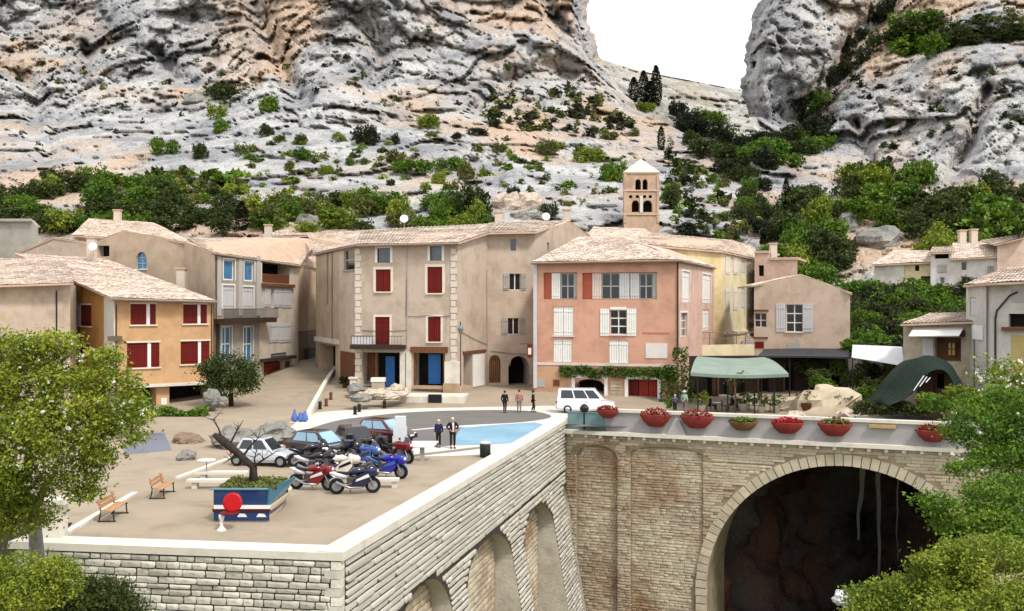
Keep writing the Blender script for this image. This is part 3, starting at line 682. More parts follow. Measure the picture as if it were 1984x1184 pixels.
def roof(root, eL, eR, rR, rL, th=.16, tw=.3, tl=.5, mat=None, name='roof', amp=.035):
    """tiled slope: a slab with rows of half-round tiles on top. four corners: eave left, eave right, ridge right, ridge left"""
    mat = mat or TILE; b = MB(); b.slab(eL, eR, rR, rL, th); sl = b.build(name, TSLAB, root)
    n = max(2, round((eR - eL).length / tw)); m = max(2, round(((rL - eL).length + (rR - eR).length) / 2 / tl))
    up = (eR - eL).cross(rL - eL).normalized(); up = up if up.z > 0 else -up
    V, Q = [], []; prof = [(0, 0), (.22, .8), (.5, 1.1), (.78, .8), (1, 0)]; o0 = org(root) or Vector((0, 0, 0))
    for i in range(n):
        jit = random.uniform(-.012, .012)
        for j in range(m):
            sg = noise.noise(Vector((i * .11, j * .15, eL.x))) * .07; kick = random.uniform(0, .03); sh = random.uniform(-.03, .03) / m
            base = len(V)
            for jj, lift in ((j + sh, .024), (j + 1.1, .0)):
                tt = min(1.0, max(-.02, jj / m))
                for a, hh in prof:
                    s_ = (i + a) / n; p = (eL * (1 - s_) + eR * s_) * (1 - tt) + (rL * (1 - s_) + rR * s_) * tt
                    V.append(p + up * (.012 + hh * amp + lift + sg + kick + jit) - o0)
            for k in range(4): Q.append((base + k, base + k + 1, base + 6 + k, base + 5 + k))
    link('roof_tiles', npmesh('roof_tiles', np.array([tuple(v) for v in V]), np.array(Q), mat), sl, 'stuff'); return sl
def ridge_tiles(root, a, c):
    b = MB(); n = max(2, int((c - a).length / .5))
    for k in range(n):
        p, q = a + (c - a) * (k / n), a + (c - a) * ((k + 1.08) / n); b.tube([p, q], [.17, .14], 6)
    b.build('ridge', TILE, root)
def back_walls(root, pts, ztop, depth, mat):
    """closes the house behind the faces the photograph shows"""
    a, c = Vector(pts[0]), Vector(pts[-1]); b = MB(); m_ = (a + c) / 2
    def bk(p): q = p + p.normalized() * depth; return q + (m_ + m_.normalized() * depth - q) * .06
    for p, q in ((a, bk(a)), (bk(a), bk(c)), (bk(c), c)): b.poly((p.x, p.y, -.6), (q.x, q.y, -.6), (q.x, q.y, ztop), (p.x, p.y, ztop))
    b.build('back_wall', mat, root)
def pipe(root, pts, r=.05, mat=None, name='drainpipe'):
    b = MB(); b.tube(pts, r, 6); return b.build(name, mat or DARK, root)
def gutter(root, pts, r=.08): return pipe(root, pts, r, M('zinc', C(120, 108, 98), .5, .1, 1, .05, 20), 'gutter')
def railing(w, px0, py0, px1, py1, o, mat=None, step=.16, name='railing'):
    r = w.f.rect(px0, py0, px1, py1); f = w.f; b = MB(); f.box(b, r[0], r[1], r[3] - .05, r[3], o - .03, o + .03); f.box(b, r[0], r[1], r[2] + .08, r[2] + .12, o - .02, o + .02)
    u = r[0]
    while u <= r[1] + .01: f.box(b, u - .012, u + .012, r[2], r[3] - .05, o - .012, o + .012); u += step
    return b.build(name, mat or DARK, w.root)

# --- ochre house, left
OCHRE = plaster('ochre_plaster', 216, 174, 130); OCHRESHADE = plaster('ochre_plaster_shaded', 196, 146, 84)  # second ochre is a darker copy: the left wall's shade is in its colour
h = house('ochre_house', 'ochre house with dark red shutters and dark shop openings beneath', (-29, 86, 0))
wf = Wall(h, (222, 83), (413, 88), [(222, 583), (413, 587)], OCHRE); ws = Wall(h, (137, 92), (222, 83), [(137, 541), (222, 580)], OCHRESHADE)
for (x0, xm, xn, x1, y0, y1) in ((253, 284, 291, 302, 589, 629), (355, 383, 389, 401, 590, 627), (246, 286, 293, 309, 664, 712), (350, 384, 390, 406, 661, 705)):
    r = wf.f.rect(x0, y0, x1, y1); wf.hole(r, .3); rr = wf.f.rect(x0, y0, xm, y1); r2_ = wf.f.rect(xn, y0, x1, y1)
    b = MB(); wf.f.box(b, r[0], r[1], r[2], r[3], -.36, -.26); b.build('window', M('red_room', C(60, 14, 10), .6, .3, 1.5, 0), h)
    leafshutter(wf, (rr[0], rr[1], rr[2], rr[3]), REDW, rec=.16); leafshutter(wf, r2_, REDW, rec=.12)
    b = MB(); wf.f.box(b, rr[1] + .01, r2_[0] - .01, r[2], r[3], -.2, -.05); b.build('mullion', WHITE, h)
    sill(wf, r, CREAMT); b = MB(); wf.f.box(b, r[0] - .05, r[1] + .1, r[3] + .003, r[3] + .14, -.1, .05); b.build('lintel', CREAMT, h)
for (x0, xm, xn, x1, y0, y1) in ((137.5, 147, 155, 177, 591, 631), (143, 148, 152, 174, 666, 684)):
    r = ws.f.rect(x0, y0, x1, y1); ws.hole(r, .3); a1 = ws.f.rect(x0, y0, xm, y1); a2 = ws.f.rect(xn, y0, x1, y1)
    b = MB(); ws.f.box(b, r[0], r[1], r[2], r[3], -.36, -.26); b.build('window', BLACKI, h); leafshutter(ws, a1, REDW, rec=.1); leafshutter(ws, a2, REDW, rec=.14)
    b = MB(); ws.f.box(b, a1[1] + .01, a2[0] - .01, r[2], r[3], -.22, -.06); b.build('mullion', WHITE, h); sill(ws, r, CREAMT)
    b = MB(); ws.f.box(b, r[0] - .05, r[1] + .05, r[3] + .003, r[3] + .14, -.1, .05); b.build('lintel', CREAMT, h)
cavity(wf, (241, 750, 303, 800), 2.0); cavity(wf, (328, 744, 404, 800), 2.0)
r = ws.f.rect(203, 575, 225, 760); b = MB(); ws.f.box(b, r[0], ws.f.len + .05, -.4, ws.tz(r[0]) - .2, .003, .07); b.build('corner_strip', paint('pale_grey_paint', 226, 224, 216), h)
r = wf.f.rect(236, 738, 404, 748); b = MB(); wf.f.box(b, r[0], r[1], r[2], r[2] + .22, .0, .55); b.build('ledge', LIME, h)
b = MB(); wf.f.box(b, *wf.f.rect(312, 771, 323, 789), .01, .05); b.build('notice_board', WHITE, h)
wf.done(); ws.done(); back_walls(h, [(wf.f.B.x, wf.f.B.y), (ws.f.A.x, ws.f.A.y)][::-1], 9.2, 10, OCHRE)
roof(h, P(217, 578, 82), P(421, 583, 87.6), P(205, 502, 107), P(28, 492, 104)); gutter(h, [P(217, 581, 81.8), P(421, 586, 87.5)])
pipe(h, [wf.f.pt(.12, 8.6, .09), wf.f.pt(.12, 0, .09)], .045); pipe(h, [wf.f.pt(wf.f.len - .15, 8.6, .09), wf.f.pt(wf.f.len - .15, 0, .09)], .05)
lamp = thing('wall_sign', 'small dark hanging sign on the corner of the ochre house', 'sign', P(230, 660, 82))
f = wf.f; b = MB(); f.box(b, -.6, .55, f.uz(230, 656)[1] - .2, f.uz(230, 656)[1] + .22, .16, .24); b.build('sign_board', M('sign_brown', C(110, 98, 80), .7), lamp)
b = MB(); z_ = f.uz(230, 656)[1]; b.tube([f.pt(.5, z_ - .1, .2), f.pt(1.0, z_ - .4, .0)], .04, 6); b.build('bracket', DARK, lamp)

# --- pale house at the left edge
BEIGE = plaster('beige_plaster', 212, 192, 172); BEIGE2 = plaster('warm_beige_plaster', 206, 184, 160); GREIGE = plaster('greige_plaster', 206, 188, 170)
h = house('beige_house', 'plain beige house at the left edge above the flowering tree', (-40, 80, 0))
wf = Wall(h, (-90, 77), (136, 84), [(-90, 556), (136, 552)], BEIGE); wf.done()
w2 = Wall(h, (136, 84), (150, 90), [(136, 552), (150, 553)], BEIGE); w2.done(); back_walls(h, [(wf.f.A.x, wf.f.A.y), (wf.f.B.x, wf.f.B.y)], 10, 9, BEIGE)
r = wf.f.rect(110, 562, 122, 760); b = MB(); wf.f.box(b, r[0], r[1], -.5, r[3], .003, .12); b.build('corner_strip', GREIGE, h)
roof(h, P(-95, 556, 76), P(143, 548, 83), P(128, 505, 97), P(-95, 498, 95)); pipe(h, [wf.f.pt(wf.f.len - 1.2, 9.7, .1), wf.f.pt(wf.f.len - 1.2, 0, .1)], .05)

# --- houses stacked behind on the left
h = house('gabled_house', 'beige gable wall with a small arched blue window behind the ochre roof', (-36, 108, 0))
wf = Wall(h, (188, 110), (364, 105), [(188, 470), (240, 448), (300, 456), (364, 472)], BEIGE2)
window(wf, (264, 488, 284, 521), 2, 3, paint('blue_frame', 150, 184, 214), GLASSB, arch=.7, sl=WHITE); cavity(wf, (190, 476, 212, 497), .8); wf.done()
w2 = Wall(h, (35, 113), (188, 110), [(35, 490), (85, 466), (120, 461), (188, 474)], GREIGE); w2.done()
apx = P(240, 446, 109); back = Vector((-1, 9, -.3))
roof(h, P(184, 470, 110.2), P(184, 470, 110.2) + back, apx + back, apx); roof(h, P(368, 472, 104.6) + back, P(368, 472, 104.6), apx, apx + back)
roof(h, P(30, 491, 113), P(30, 491, 113) + back, P(104, 460, 111.5) + back, P(104, 460, 111.5)); roof(h, P(190, 474, 110) + back, P(190, 474, 110), P(104, 460, 111.5), P(104, 460, 111.5) + back)
back_walls(h, [(w2.f.A.x, w2.f.A.y), (wf.f.B.x, wf.f.B.y)], 14.2, 9, BEIGE2)
h = house('rear_house', 'low house with broken tan roof behind the beige gable', (-43, 120, 0))
wf = Wall(h, (142, 119), (372, 114), [(142, 456), (372, 470)], GREIGE); wf.done()
roof(h, P(138, 456, 118), P(376, 470, 113), P(298, 432, 127), P(172, 424, 127)); back_walls(h, [(wf.f.A.x, wf.f.A.y), (wf.f.B.x, wf.f.B.y)], 15, 9, GREIGE)
h = house('concrete_outbuilding', 'grey concrete outbuilding with flat top at the left edge under the bushes', (-58, 116, 0), cat='outbuilding')
wf = Wall(h, (-80, 118), (74, 115), [(-80, 426), (60, 426), (74, 440)], M('grey_concrete', C(176, 172, 162), .95, .12, .6, .3, 8, dirt=(C(120, 116, 104), .6, .4))); wf.done(); back_walls(h, [(wf.f.A.x, wf.f.A.y), (wf.f.B.x, wf.f.B.y)], 18, 8, GREIGE)
b = MB(); b.slab(P(-80, 425, 117.5), P(62, 425, 114.8), P(62, 424, 123), P(-80, 424, 125), .25); b.build('roof', M('grey_concrete', C(0, 0, 0)), h)

# --- tall grey and cream house with balcony
GREYP = plaster('grey_plaster', 172, 164, 152); CREAMP = plaster('cream_plaster', 222, 208, 192)
h = house('tall_balcony_house', 'tall narrow grey and cream house with iron balcony and blue doors', (-24, 98, 0))
wside = Wall(h, (357, 103), (416, 92), [(357, 468), (416, 489)], BEIGE2); wside.done()
wg = Wall(h, (416, 92), (503, 100.5), [(416, 488), (503, 502)], GREYP)
for q in ((433, 503, 455, 543), (473, 506, 493, 545)): window(wg, q, 1, 1, WHITE, GLASSB, tr=WHITE, t=.12, bar=.13)
for q in ((431, 553, 454, 598), (470, 556, 491, 598)): closed(wg, q, PALESH, tr=WHITE)
for q in ((430, 633, 449, 700), (472, 633, 490, 700)): window(wg, q, 2, 2, WHITE, GLASSB, tr=WHITE, t=.1, bar=.07)
for x in (421, 462, 497): board(wg, (x, 496, x + 7, 612), paint('mid_grey', 196, 192, 184), .004, .06, 'pilaster')
r = wg.f.rect(414, 617, 503, 626); b = MB(); wg.f.box(b, r[0] - .15, r[1] + 1.5, r[2], r[3], .45 - .6, 1.15); b.build('balcony_slab', M('dark_brown_wood', C(62, 46, 40), .8, .2, 2, .1), h)
railing(wg, 414, 598, 521, 618, 1.05); board(wg, (418, 627, 424, 700), M('dark_post', C(60, 58, 58), .7), .01, .1, 'post'); wg.done()
wc = Wall(h, (503, 100.5), (578, 111), [(503, 502), (578, 515)], CREAMP)
r = cavity(wc, (508, 510, 563, 549), 1.5); b = MB(); wc.f.box(b, r[0], r[1], r[2], r[2] + .95, -.25, -.18); 
lo = b.build('loggia_rail', BROWNW, h)
u = r[0]
while u < r[1] - .1: b = MB(); wc.f.box(b, u, u + .12, r[2] + .06, r[2] + .9, -.175, -.14); b.build('baluster', BROWNW, lo); u += .26
board(wc, (506, 550, 567, 556), BROWNW, .0, .3, 'loggia_sill')
cavity(wc, (524, 557, 530, 595), .3); leafshutter(wc, (512, 558, 524, 594), PALESH); leafshutter(wc, (530, 559, 546, 595), PALESH); leafshutter(wc, (547, 559, 564, 596), PALESH)
leafshutter(wc, (521, 626, 540, 663), PALESH); leafshutter(wc, (541, 626, 562, 663), PALESH)
r = cavity(wc, (511, 698, 550, 760), .7); 
for k in range(4): leafshutter(wc, (r[0] + (r[1] - r[0]) * k / 4, r[0] + (r[1] - r[0]) * (k + 1) / 4, r[2], r[3] - .3), REDB, rec=.5, name='door')
board(wc, (503, 692, 563, 698), M('dark_brown_wood', C(62, 46, 40)), 0, .7, 'awning'); board(wc, (552, 700, 560, 720), BROWNW, .01, .06, 'panel')
sg = board(wc, (525, 684, 553, 693), M('sign_slate', C(74, 74, 72), .7), .004, .08, 'sign'); r = wc.f.rect(527, 685.5, 551, 691.5); b = MB(); rg = random.Random(3); u = r[0]
while u < r[1]: d = rg.uniform(.1, .2); wc.f.box(b, u, u + d * .6, r[2] + .12, r[3] - .1, .081, .09); u += d
b.build('faint_lettering', GREYSH, sg); wc.done()
roof(h, P(411, 489, 91.2), P(582, 514, 110.6), P(618, 460, 128), P(362, 462, 106)); back_walls(h, [(wside.f.A.x, wside.f.A.y), (wc.f.B.x, wc.f.B.y)], 12.5, 9, CREAMP)
gutter(h, [P(411, 492, 91.0), P(582, 517, 110.4)]); pipe(h, [wg.f.pt(.1, 13, .1), wg.f.pt(.1, 0, .1)], .05)
h = house('alley_house', 'narrow cream building closing the alley beside the greige house', (-24, 118, 0))
wf = Wall(h, (577, 112), (618, 121), [(577, 514), (618, 520)], plaster('peach_plaster', 214, 186, 156)); cavity(wf, (578, 668, 586, 705), .6); board(wf, (589, 675, 602, 702), M('bin_dark', C(50, 44, 44), .7), .01, .5, 'box'); board(wf, (577, 640, 618, 704), plaster('brownish_base', 150, 128, 108), .004, .05, 'plinth'); wf.done()
back_walls(h, [(wf.f.A.x, wf.f.A.y), (wf.f.B.x, wf.f.B.y)], 13, 8, CREAMP); roof(h, P(574, 513, 111.5), P(622, 519, 121), P(640, 500, 126), P(585, 496, 120))
h = house('cream_rear_house', 'cream upper house with faint window behind the alley roofs', (-25, 127, 0))
wf = Wall(h, (505, 126), (622, 124), [(505, 457), (622, 462)], CREAMP); closed(wf, (571, 473, 592, 498), PALESH); wf.done(); back_walls(h, [(wf.f.A.x, wf.f.A.y), (wf.f.B.x, wf.f.B.y)], 16, 7, CREAMP)
roof(h, P(500, 457, 125), P(720, 456, 122), P(700, 444, 131), P(560, 444, 133))

# --- large greige house with red shutters
QUOIN = paint('quoin_cream', 226, 214, 198); OLDP = plaster('old_tan_plaster', 196, 176, 150)
h = house('greige_house', 'large greige corner house with red shutters and quoined corners', (-10, 96, 0))
w0 = Wall(h, (612, 108), (657, 98), [(612, 493), (657, 481)], OLDP); cavity(w0, (619, 668, 650, 733), 1.5)
for x in (634, 643): board(w0, (x, 490, x + 2, 590 if x == 634 else 660), plaster('brownish_base', 150, 128, 108), .003, .05, 'batten')
board(w0, (612, 655, 657, 664), LIME, .003, .2, 'ledge'); w0.done()
w1 = Wall(h, (657, 98), (692, 92.6), [(657, 481), (692, 476)], BEIGE); window(w1, (666, 484, 687, 523), 1, 2, GREYSH, GLASS, sl=GREYSH); board(w1, (660, 682, 690, 745), BROWNW, .003, .05, 'boarded_door'); w1.done()
wm = Wall(h, (692, 92.6), (886, 90.6), [(692, 475), (886, 471)], GREIGE)
for q in ((731, 481, 756, 509), (833, 477, 856, 505)): window(wm, q, 1, 1, M('dark_frame', C(64, 54, 56), .6), GLASSG, tr=WHITE, t=.22)
for q in ((728, 522, 757, 565), (828, 517, 857, 568)): closed(wm, q, REDW, tr=CREAMT, sl=CREAMT, t=.24)
for q in ((727, 614, 755, 669), (829, 614, 854, 662)): closed(wm, q, REDW, tr=CREAMT, sl=CREAMT, t=.2)
for x0, x1 in ((688, 700), (873, 885)):
    y = 482; k = 0
    while y < 745:
        board(wm, (x0 + (0 if k % 2 else 1), y, x1 + (1 if k % 2 else -2), y + 11), QUOIN, .003, .07, 'quoin'); y += 12.6; k += 1
r = wm.f.rect(686, 668, 786, 676); b = MB(); wm.f.box(b, r[0], r[1], r[2], r[3], -.1, 1.1); b.build('balcony_slab', M('dark_brown_wood', C(0, 0, 0)), h)
railing(wm, 688, 650, 786, 669, 1.0, step=.3); board(wm, (690, 650, 727, 668), PALESH, .96, .99, 'railing_panel')
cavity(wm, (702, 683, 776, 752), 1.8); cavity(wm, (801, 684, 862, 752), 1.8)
for q, m in (((703, 684, 716, 745), BROWNW), ((738, 692, 756, 752), M('bright_blue_door', C(52, 118, 190), .5)), ((822, 688, 846, 746), M('bright_blue_door', C(0, 0, 0)))): board(wm, q, m, -1.4, -1.3, 'door')
for q in ((726, 683, 731, 752), (858, 683, 863, 752), (801, 683, 805, 752)): board(wm, q, BROWNW, -.35, -.05, 'door_post')
board(wm, (797, 672, 868, 683), BROWNW, .003, .3, 'lintel_beam'); board(wm, (803, 747, 862, 753), M('dirty_stone', C(186, 160, 128), .9, .2, 1, .3), -.1, .5, 'step')
for x in (776, 788): board(wm, (x, 681, x + 10, 758), LIME, .003, .22, 'stone_pier')
board(wm, (864, 700, 893, 778), LIME, .003, .5, 'corner_buttress'); board(wm, (862, 742, 895, 778), M('dirty_stone', C(0, 0, 0)), .502, .62, 'buttress_base'); wm.done()
pipe(h, [wm.f.pt(wm.f.uz(789, 480)[0], 14, .08), wm.f.pt(wm.f.uz(789, 480)[0], 4.6, .08)], .035, GREYSH)
w3 = Wall(h, (886, 90.6), (946, 97), [(886, 471), (946, 451)], GREIGE)
r = w3.f.rect(898, 684, 915, 748); cavity(w3, (898, 684, 915, 748), 1.2); board(w3, (916, 686, 938, 748), WHITE, .003, .06, 'white_door'); board(w3, (896, 679, 940, 684), BROWNW, .003, .12, 'lintel_beam'); w3.done()
w4 = Wall(h, (946, 97), (1036, 98), [(946, 450), (1036, 449)], GREIGE)
window(w4, (989, 463, 1000, 486), 1, 1, GREYSH, GLASSG)
for (x0, x1, y0, y1) in ((975, 1019, 530, 562), (972, 1016, 616, 648)):
    window(w4, (x0 + 12, y0, x1 - 10, y1), 2, 1, WHITE, GLASS); leafshutter(w4, (x0, y0, x0 + 11, y1), GREYSH); leafshutter(w4, (x1 - 9, y0, x1, y1), GREYSH)
r = w4.f.rect(941.5 + 6, 688, 970, 742); w4.hole(r, .35, .6); 
for k in range(3): leafshutter(w4, (r[0] + (r[1] - r[0]) * k / 3, r[0] + (r[1] - r[0]) * (k + 1) / 3, r[2], r[3]), BROWNW, rec=.3, name='arched_door')
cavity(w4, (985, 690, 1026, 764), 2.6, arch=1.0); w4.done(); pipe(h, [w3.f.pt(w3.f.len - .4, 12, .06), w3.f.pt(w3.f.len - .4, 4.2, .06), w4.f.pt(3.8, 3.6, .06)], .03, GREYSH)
w5 = Wall(h, (1036, 98), (1140, 115), [(1036, 450), (1101, 430), (1140, 459)], BEIGE); cavity(w5, (1060, 470, 1064, 488), .3); w5.done()
back_walls(h, [(w0.f.A.x, w0.f.A.y), (w5.f.B.x, w5.f.B.y)], 13, 9, GREIGE)
roof(h, P(608, 491, 108), P(690, 474, 91.9), P(700, 447, 107), P(598, 457, 120)); roof(h, P(690, 474, 91.9), P(889, 470, 89.9), P(942, 434, 105), P(700, 447, 107))
roof(h, P(889, 470, 89.9), P(950, 450, 96.3), P(956, 432, 107), P(942, 434, 105)); roof(h, P(944, 451, 96), P(1040, 449, 97), P(1103, 428, 111), P(956, 431, 107)); roof(h, P(1144, 459, 115) + Vector((0, 5, 0)), P(1144, 459, 115), P(1103, 428, 111), P(1103, 428, 111) + Vector((-4, 9, 0)))
gutter(h, [P(608, 494, 107.8), P(690, 477, 91.7), P(889, 473, 89.7)])

def cable(wall, pix, label=None):
    b = MB(); pts = [wall.f.pt(*wall.f.uz(x, y), .06) for x, y in pix]; out = []
    for p, q in zip(pts[:-1], pts[1:]):
        for k in range(5): out.append(p.lerp(q, k / 5) - Vector((0, 0, .10 * math.sin(math.pi * k / 5))))
    b.tube(out + [pts[-1]], .022, 5); b.build('cable', DARK, wall.root)
cable(wm, [(788, 540), (787, 612), (830, 611), (872, 612)]); cable(wm, [(702, 640), (788, 640)]); cable(w4, [(950, 680), (1034, 686)]); cable(w3, [(888, 640), (944, 668)])
# --- pink house
PINK = plaster('salmon_plaster', 218, 168, 144); PINKLIT = plaster('sunlit_pink_plaster', 222, 186, 170); PBASE = plaster('peach_base', 206, 164, 132)  # second pink is a paler copy: sunlight on the right wall is painted in
h = house('pink_house', 'salmon pink house with white shutters and ivy above its shop fronts', (12, 92, 0))
wf = Wall(h, (1036, 91), (1315, 87.5), [(1036, 510), (1315, 504)], PINK)
for (x0, x1) in ((1053, 1118), (1128, 1273)):
    r = wf.f.rect(x0, 528, x1, 580); wf.hole(r, .3); b = MB(); wf.f.box(b, r[0], r[1], r[2], r[3], -.36, -.28); b.build('window_back', GREIGE, h)
for q, m in (((1053, 529, 1068, 579), M('red_panel', C(176, 92, 70), .7)), ((1128, 529, 1147, 579), M('red_panel', C(0, 0, 0)))): board(wf, q, m, -.27, -.2, 'panel')
for q, m in (((1068, 529, 1085, 579), WHITE), ((1112, 530, 1118, 579), GREYSH), ((1147, 529, 1165, 579), PINKSH), ((1200, 529, 1219, 579), PALESH), ((1221, 529, 1238, 579), PALESH), ((1265, 529, 1273, 579), GREYSH)): leafshutter(wf, q, m, rec=.2)
for q in ((1087, 530, 1112, 579), (1166, 530, 1200, 579), (1239, 530, 1264, 579)): window(wf, q, 2, 2, GREYSH, GLASS, hole=False, depth=.18)
closed(wf, (1072, 594, 1111, 650), WHITE, sl=PINKSH); window(wf, (1182, 601, 1214, 648), 2, 3, WHITE, GLASS, sl=PINKSH); leafshutter(wf, (1163, 598, 1181, 651), WHITE); leafshutter(wf, (1215, 598, 1233, 651), WHITE)
closed(wf, (1072, 657, 1108, 707), WHITE); closed(wf, (1180, 659, 1218, 709), WHITE); b = MB(); wf.f.box(b, *wf.f.rect(1182, 595, 1214, 600), .004, .08); b.build('lintel', WHITE, h)
sg = board(wf, (1251, 665, 1293, 694), paint('sign_white', 232, 226, 222), .004, .06, 'sign'); b = MB(); rg = random.Random(5); r = wf.f.rect(1244, 644, 1295, 648); u = r[0]
while u < r[1]: d = rg.uniform(.08, .22); wf.f.box(b, u, u + d * .8, r[2] + rg.uniform(0, .05), r[3], .003, .02); u += d
b.build('faint_lettering', paint('faded_pink', 196, 122, 104), h)
board(wf, (1036, 704, 1312, 709), PINKSH, .003, .07, 'string_course'); r = wf.f.rect(1036, 709, 1312, 800); b = MB(); 
r = wf.f.rect(1036, 712, 1100, 752); b = MB(); wf.f.box(b, .0, r[1], -.5, r[3], .003, .04); b.build('plinth', PBASE, h)
board(wf, (1038, 734, 1056, 750), GREYSH, .045, .08, 'vent'); board(wf, (1072, 736, 1084, 748), BROWNW, .045, .08, 'vent')
cavity(wf, (1114, 735, 1171, 800), 2.2, arch=.5); r = cavity(wf, (1217, 735, 1274, 792), .9)
trim(wf, wf.f.rect(1114, 733, 1171, 800), WHITE, .3, .08); trim(wf, wf.f.rect(1217, 735, 1274, 792), WHITE, .3, .08)
for k in range(3): leafshutter(wf, (r[0] + (r[1] - r[0]) * k / 3 + .02, r[0] + (r[1] - r[0]) * (k + 1) / 3 - .02, r[2], r[3]), REDB if k else REDW, rec=.6, name='door')
r = wf.f.rect(1183, 738, 1206, 795)
for k in range(9): b = MB(); z0 = r[2] + (r[3] - r[2]) * k / 9; wf.f.box(b, r[0], r[1], z0 + .02, z0 + (r[3] - r[2]) / 9 - .02, .003, .06 + random.uniform(0, .04)); b.build('stone', BROWN1, h)
wf.done(); pipe(h, [wf.f.pt(wf.f.len - .08, 12.3, .1), wf.f.pt(wf.f.len - .08, 4, .1)], .07, M('dark_pipe', C(60, 48, 42), .6))
wr = Wall(h, (1315, 87.5), (1383, 106), [(1315, 505), (1383, 519)], PINKLIT)
for q in ((1322, 526, 1336, 586), (1361, 532, 1377, 587)): closed(wr, q, WHITE, tr=WHITE, t=.15)
window(wr, (1319, 606, 1332, 652), 2, 3, CREAMT, GLASSG, tr=WHITE); closed(wr, (1361, 600, 1374, 640), WHITE); wr.done(); board(wf, (1034, 508, 1041, 752), PALESH, .05, .12, 'corner_strip')
roof(h, P(1029, 508, 90.5), P(1319, 503, 86.9), P(1205, 459, 102), P(1122, 460, 103)); roof(h, P(1319, 503, 86.9), P(1387, 518, 106.5), P(1285, 474, 110), P(1205, 459, 102)); gutter(h, [P(1029, 511, 90.3), P(1319, 506, 86.7), P(1387, 521, 106.3)])
back_walls(h, [(wf.f.A.x, wf.f.A.y), (wr.f.B.x, wr.f.B.y)], 11.5, 10, PINK)
h = house('upper_tan_house', 'tan tiled roof house between the pink house and the bell tower', (15, 120, 0))
wf = Wall(h, (1128, 116), (1300, 113), [(1128, 472), (1300, 480)], GREIGE); wf.done(); roof(h, P(1122, 471, 115), P(1306, 480, 112), P(1250, 444, 123), P(1150, 440, 124)); back_walls(h, [(wf.f.A.x, wf.f.A.y), (wf.f.B.x, wf.f.B.y)], 15, 9, GREIGE)
b = MB(); p = P(1216, 488, 95); b.tube([p - Vector((0, 0, 1.2)), p + Vector((0, 0, .2))], .04, 5); b.tube([p + Vector((-.5, 0, .1)), p + Vector((.5, 0, .1))], .03, 5); b.tube([p + Vector((-.35, 0, .22)), p + Vector((.35, 0, .22))], .03, 5)
b.alone('roof_aerial', DARK, 'thin dark aerial standing on the pink house roof', 'aerial')
# --- yellow house
YEL = plaster('yellow_plaster', 236, 214, 164); YEL2 = plaster('pale_yellow_plaster', 234, 220, 182)
h = house('yellow_house', 'yellow house with pale shutters behind the pink house', (22, 112, 0))
wf = Wall(h, (1218, 97), (1398, 110), [(1218, 474), (1398, 489)], YEL); wf.done()
wr = Wall(h, (1398, 110), (1464, 124), [(1398, 489), (1464, 504)], YEL2)
for y0, y1 in ((497, 531), (559, 600)):
    for x in (1405, 1420, 1436, 1448):
        if x % 15 == 0 or x == 1436: closed(wr, (x, y0, x + 8, y1), PALESH, n=1)
        else: leafshutter(wr, (x, y0, x + 9, y1), CREAMSH)
board(wr, (1403, 640, 1464, 646), CREAMT, .003, .2, 'string_course'); wr.done(); pipe(h, [wr.f.pt(wr.f.len - .1, 13.5, .1), wr.f.pt(wr.f.len - .1, 1, .1)], .06)
roof(h, P(1210, 471, 96), P(1401, 487, 109.4), P(1420, 466, 120), P(1260, 452, 112)); roof(h, P(1401, 487, 109.4), P(1468, 502, 123.6), P(1462, 480, 131), P(1420, 466, 120)); back_walls(h, [(wf.f.A.x, wf.f.A.y), (wr.f.B.x, wr.f.B.y)], 13, 8, YEL)
t_ = thing('terrace_balustrade', 'pale terrace wall and thin rail before the yellow house', 'terrace wall', P(1410, 690, 96))
f = Fac(XY(1358, 99), XY(1462, 101)); b = MB(); f.box(b, 0, f.len, 0, f.uz(1400, 668)[1], -.4, 0); b.build('wall', YEL2, t_); b = MB(); z = f.uz(1400, 668)[1]
f.box(b, 0, f.len, z + 1.2, z + 1.27, -.1, -.04); f.box(b, 0, f.len, z + .6, z + .64, -.1, -.04)
for k in range(7): u = f.len * k / 6; f.box(b, max(0, u - .03), min(f.len, u + .03), z, z + 1.25, -.11, -.03)
b.build('rail', M('rust_iron', C(150, 110, 90), .7), t_)
# --- beige gabled house, right of centre
h = house('beige_gabled_house', 'beige gabled house with white shuttered window above the black awning', (28, 100, 0))
wf = Wall(h, (1461, 101), (1647, 97), [(1461, 553), (1553, 536), (1600, 549), (1647, 569)], plaster('rosy_beige_plaster', 214, 192, 172))
window(wf, (1523, 590, 1555, 643), 2, 3, WHITE, GLASS, sl=PINKSH); leafshutter(wf, (1504, 588, 1522, 643), PALESH); leafshutter(wf, (1556, 588, 1575, 643), PALESH)
window(wf, (1462, 607, 1485, 634), 2, 2, PINKSH, GLASS); board(wf, (1461, 600, 1489, 603), BROWNW, .003, .12, 'lintel_beam'); board(wf, (1463, 662, 1480, 675), REDW, .003, .05, 'panel'); board(wf, (1526, 664, 1550, 676), GREYSH, .003, .06, 'vent'); board(wf, (1459, 653, 1488, 656), BROWNW, .003, .1, 'ledge')
wf.done(); a = P(1553, 533, 100); bk = Vector((1, 11, 0))
roof(h, P(1457, 553, 100.7), P(1457, 553, 100.7) + bk, a + bk, a); roof(h, P(1651, 569, 96.6) + bk, P(1651, 569, 96.6), a, a + bk); back_walls(h, [(wf.f.A.x, wf.f.A.y), (wf.f.B.x, wf.f.B.y)], 9.6, 11, BEIGE)
h = house('flat_topped_house', 'rosy flat topped house behind the beige gable', (27, 118, 0))
wf = Wall(h, (1462, 119), (1545, 117), [(1462, 491), (1490, 491), (1491, 503), (1545, 503)], plaster('rosy_plaster', 218, 186, 168)); cavity(wf, (1470, 514, 1480, 535), .4); wf.done()
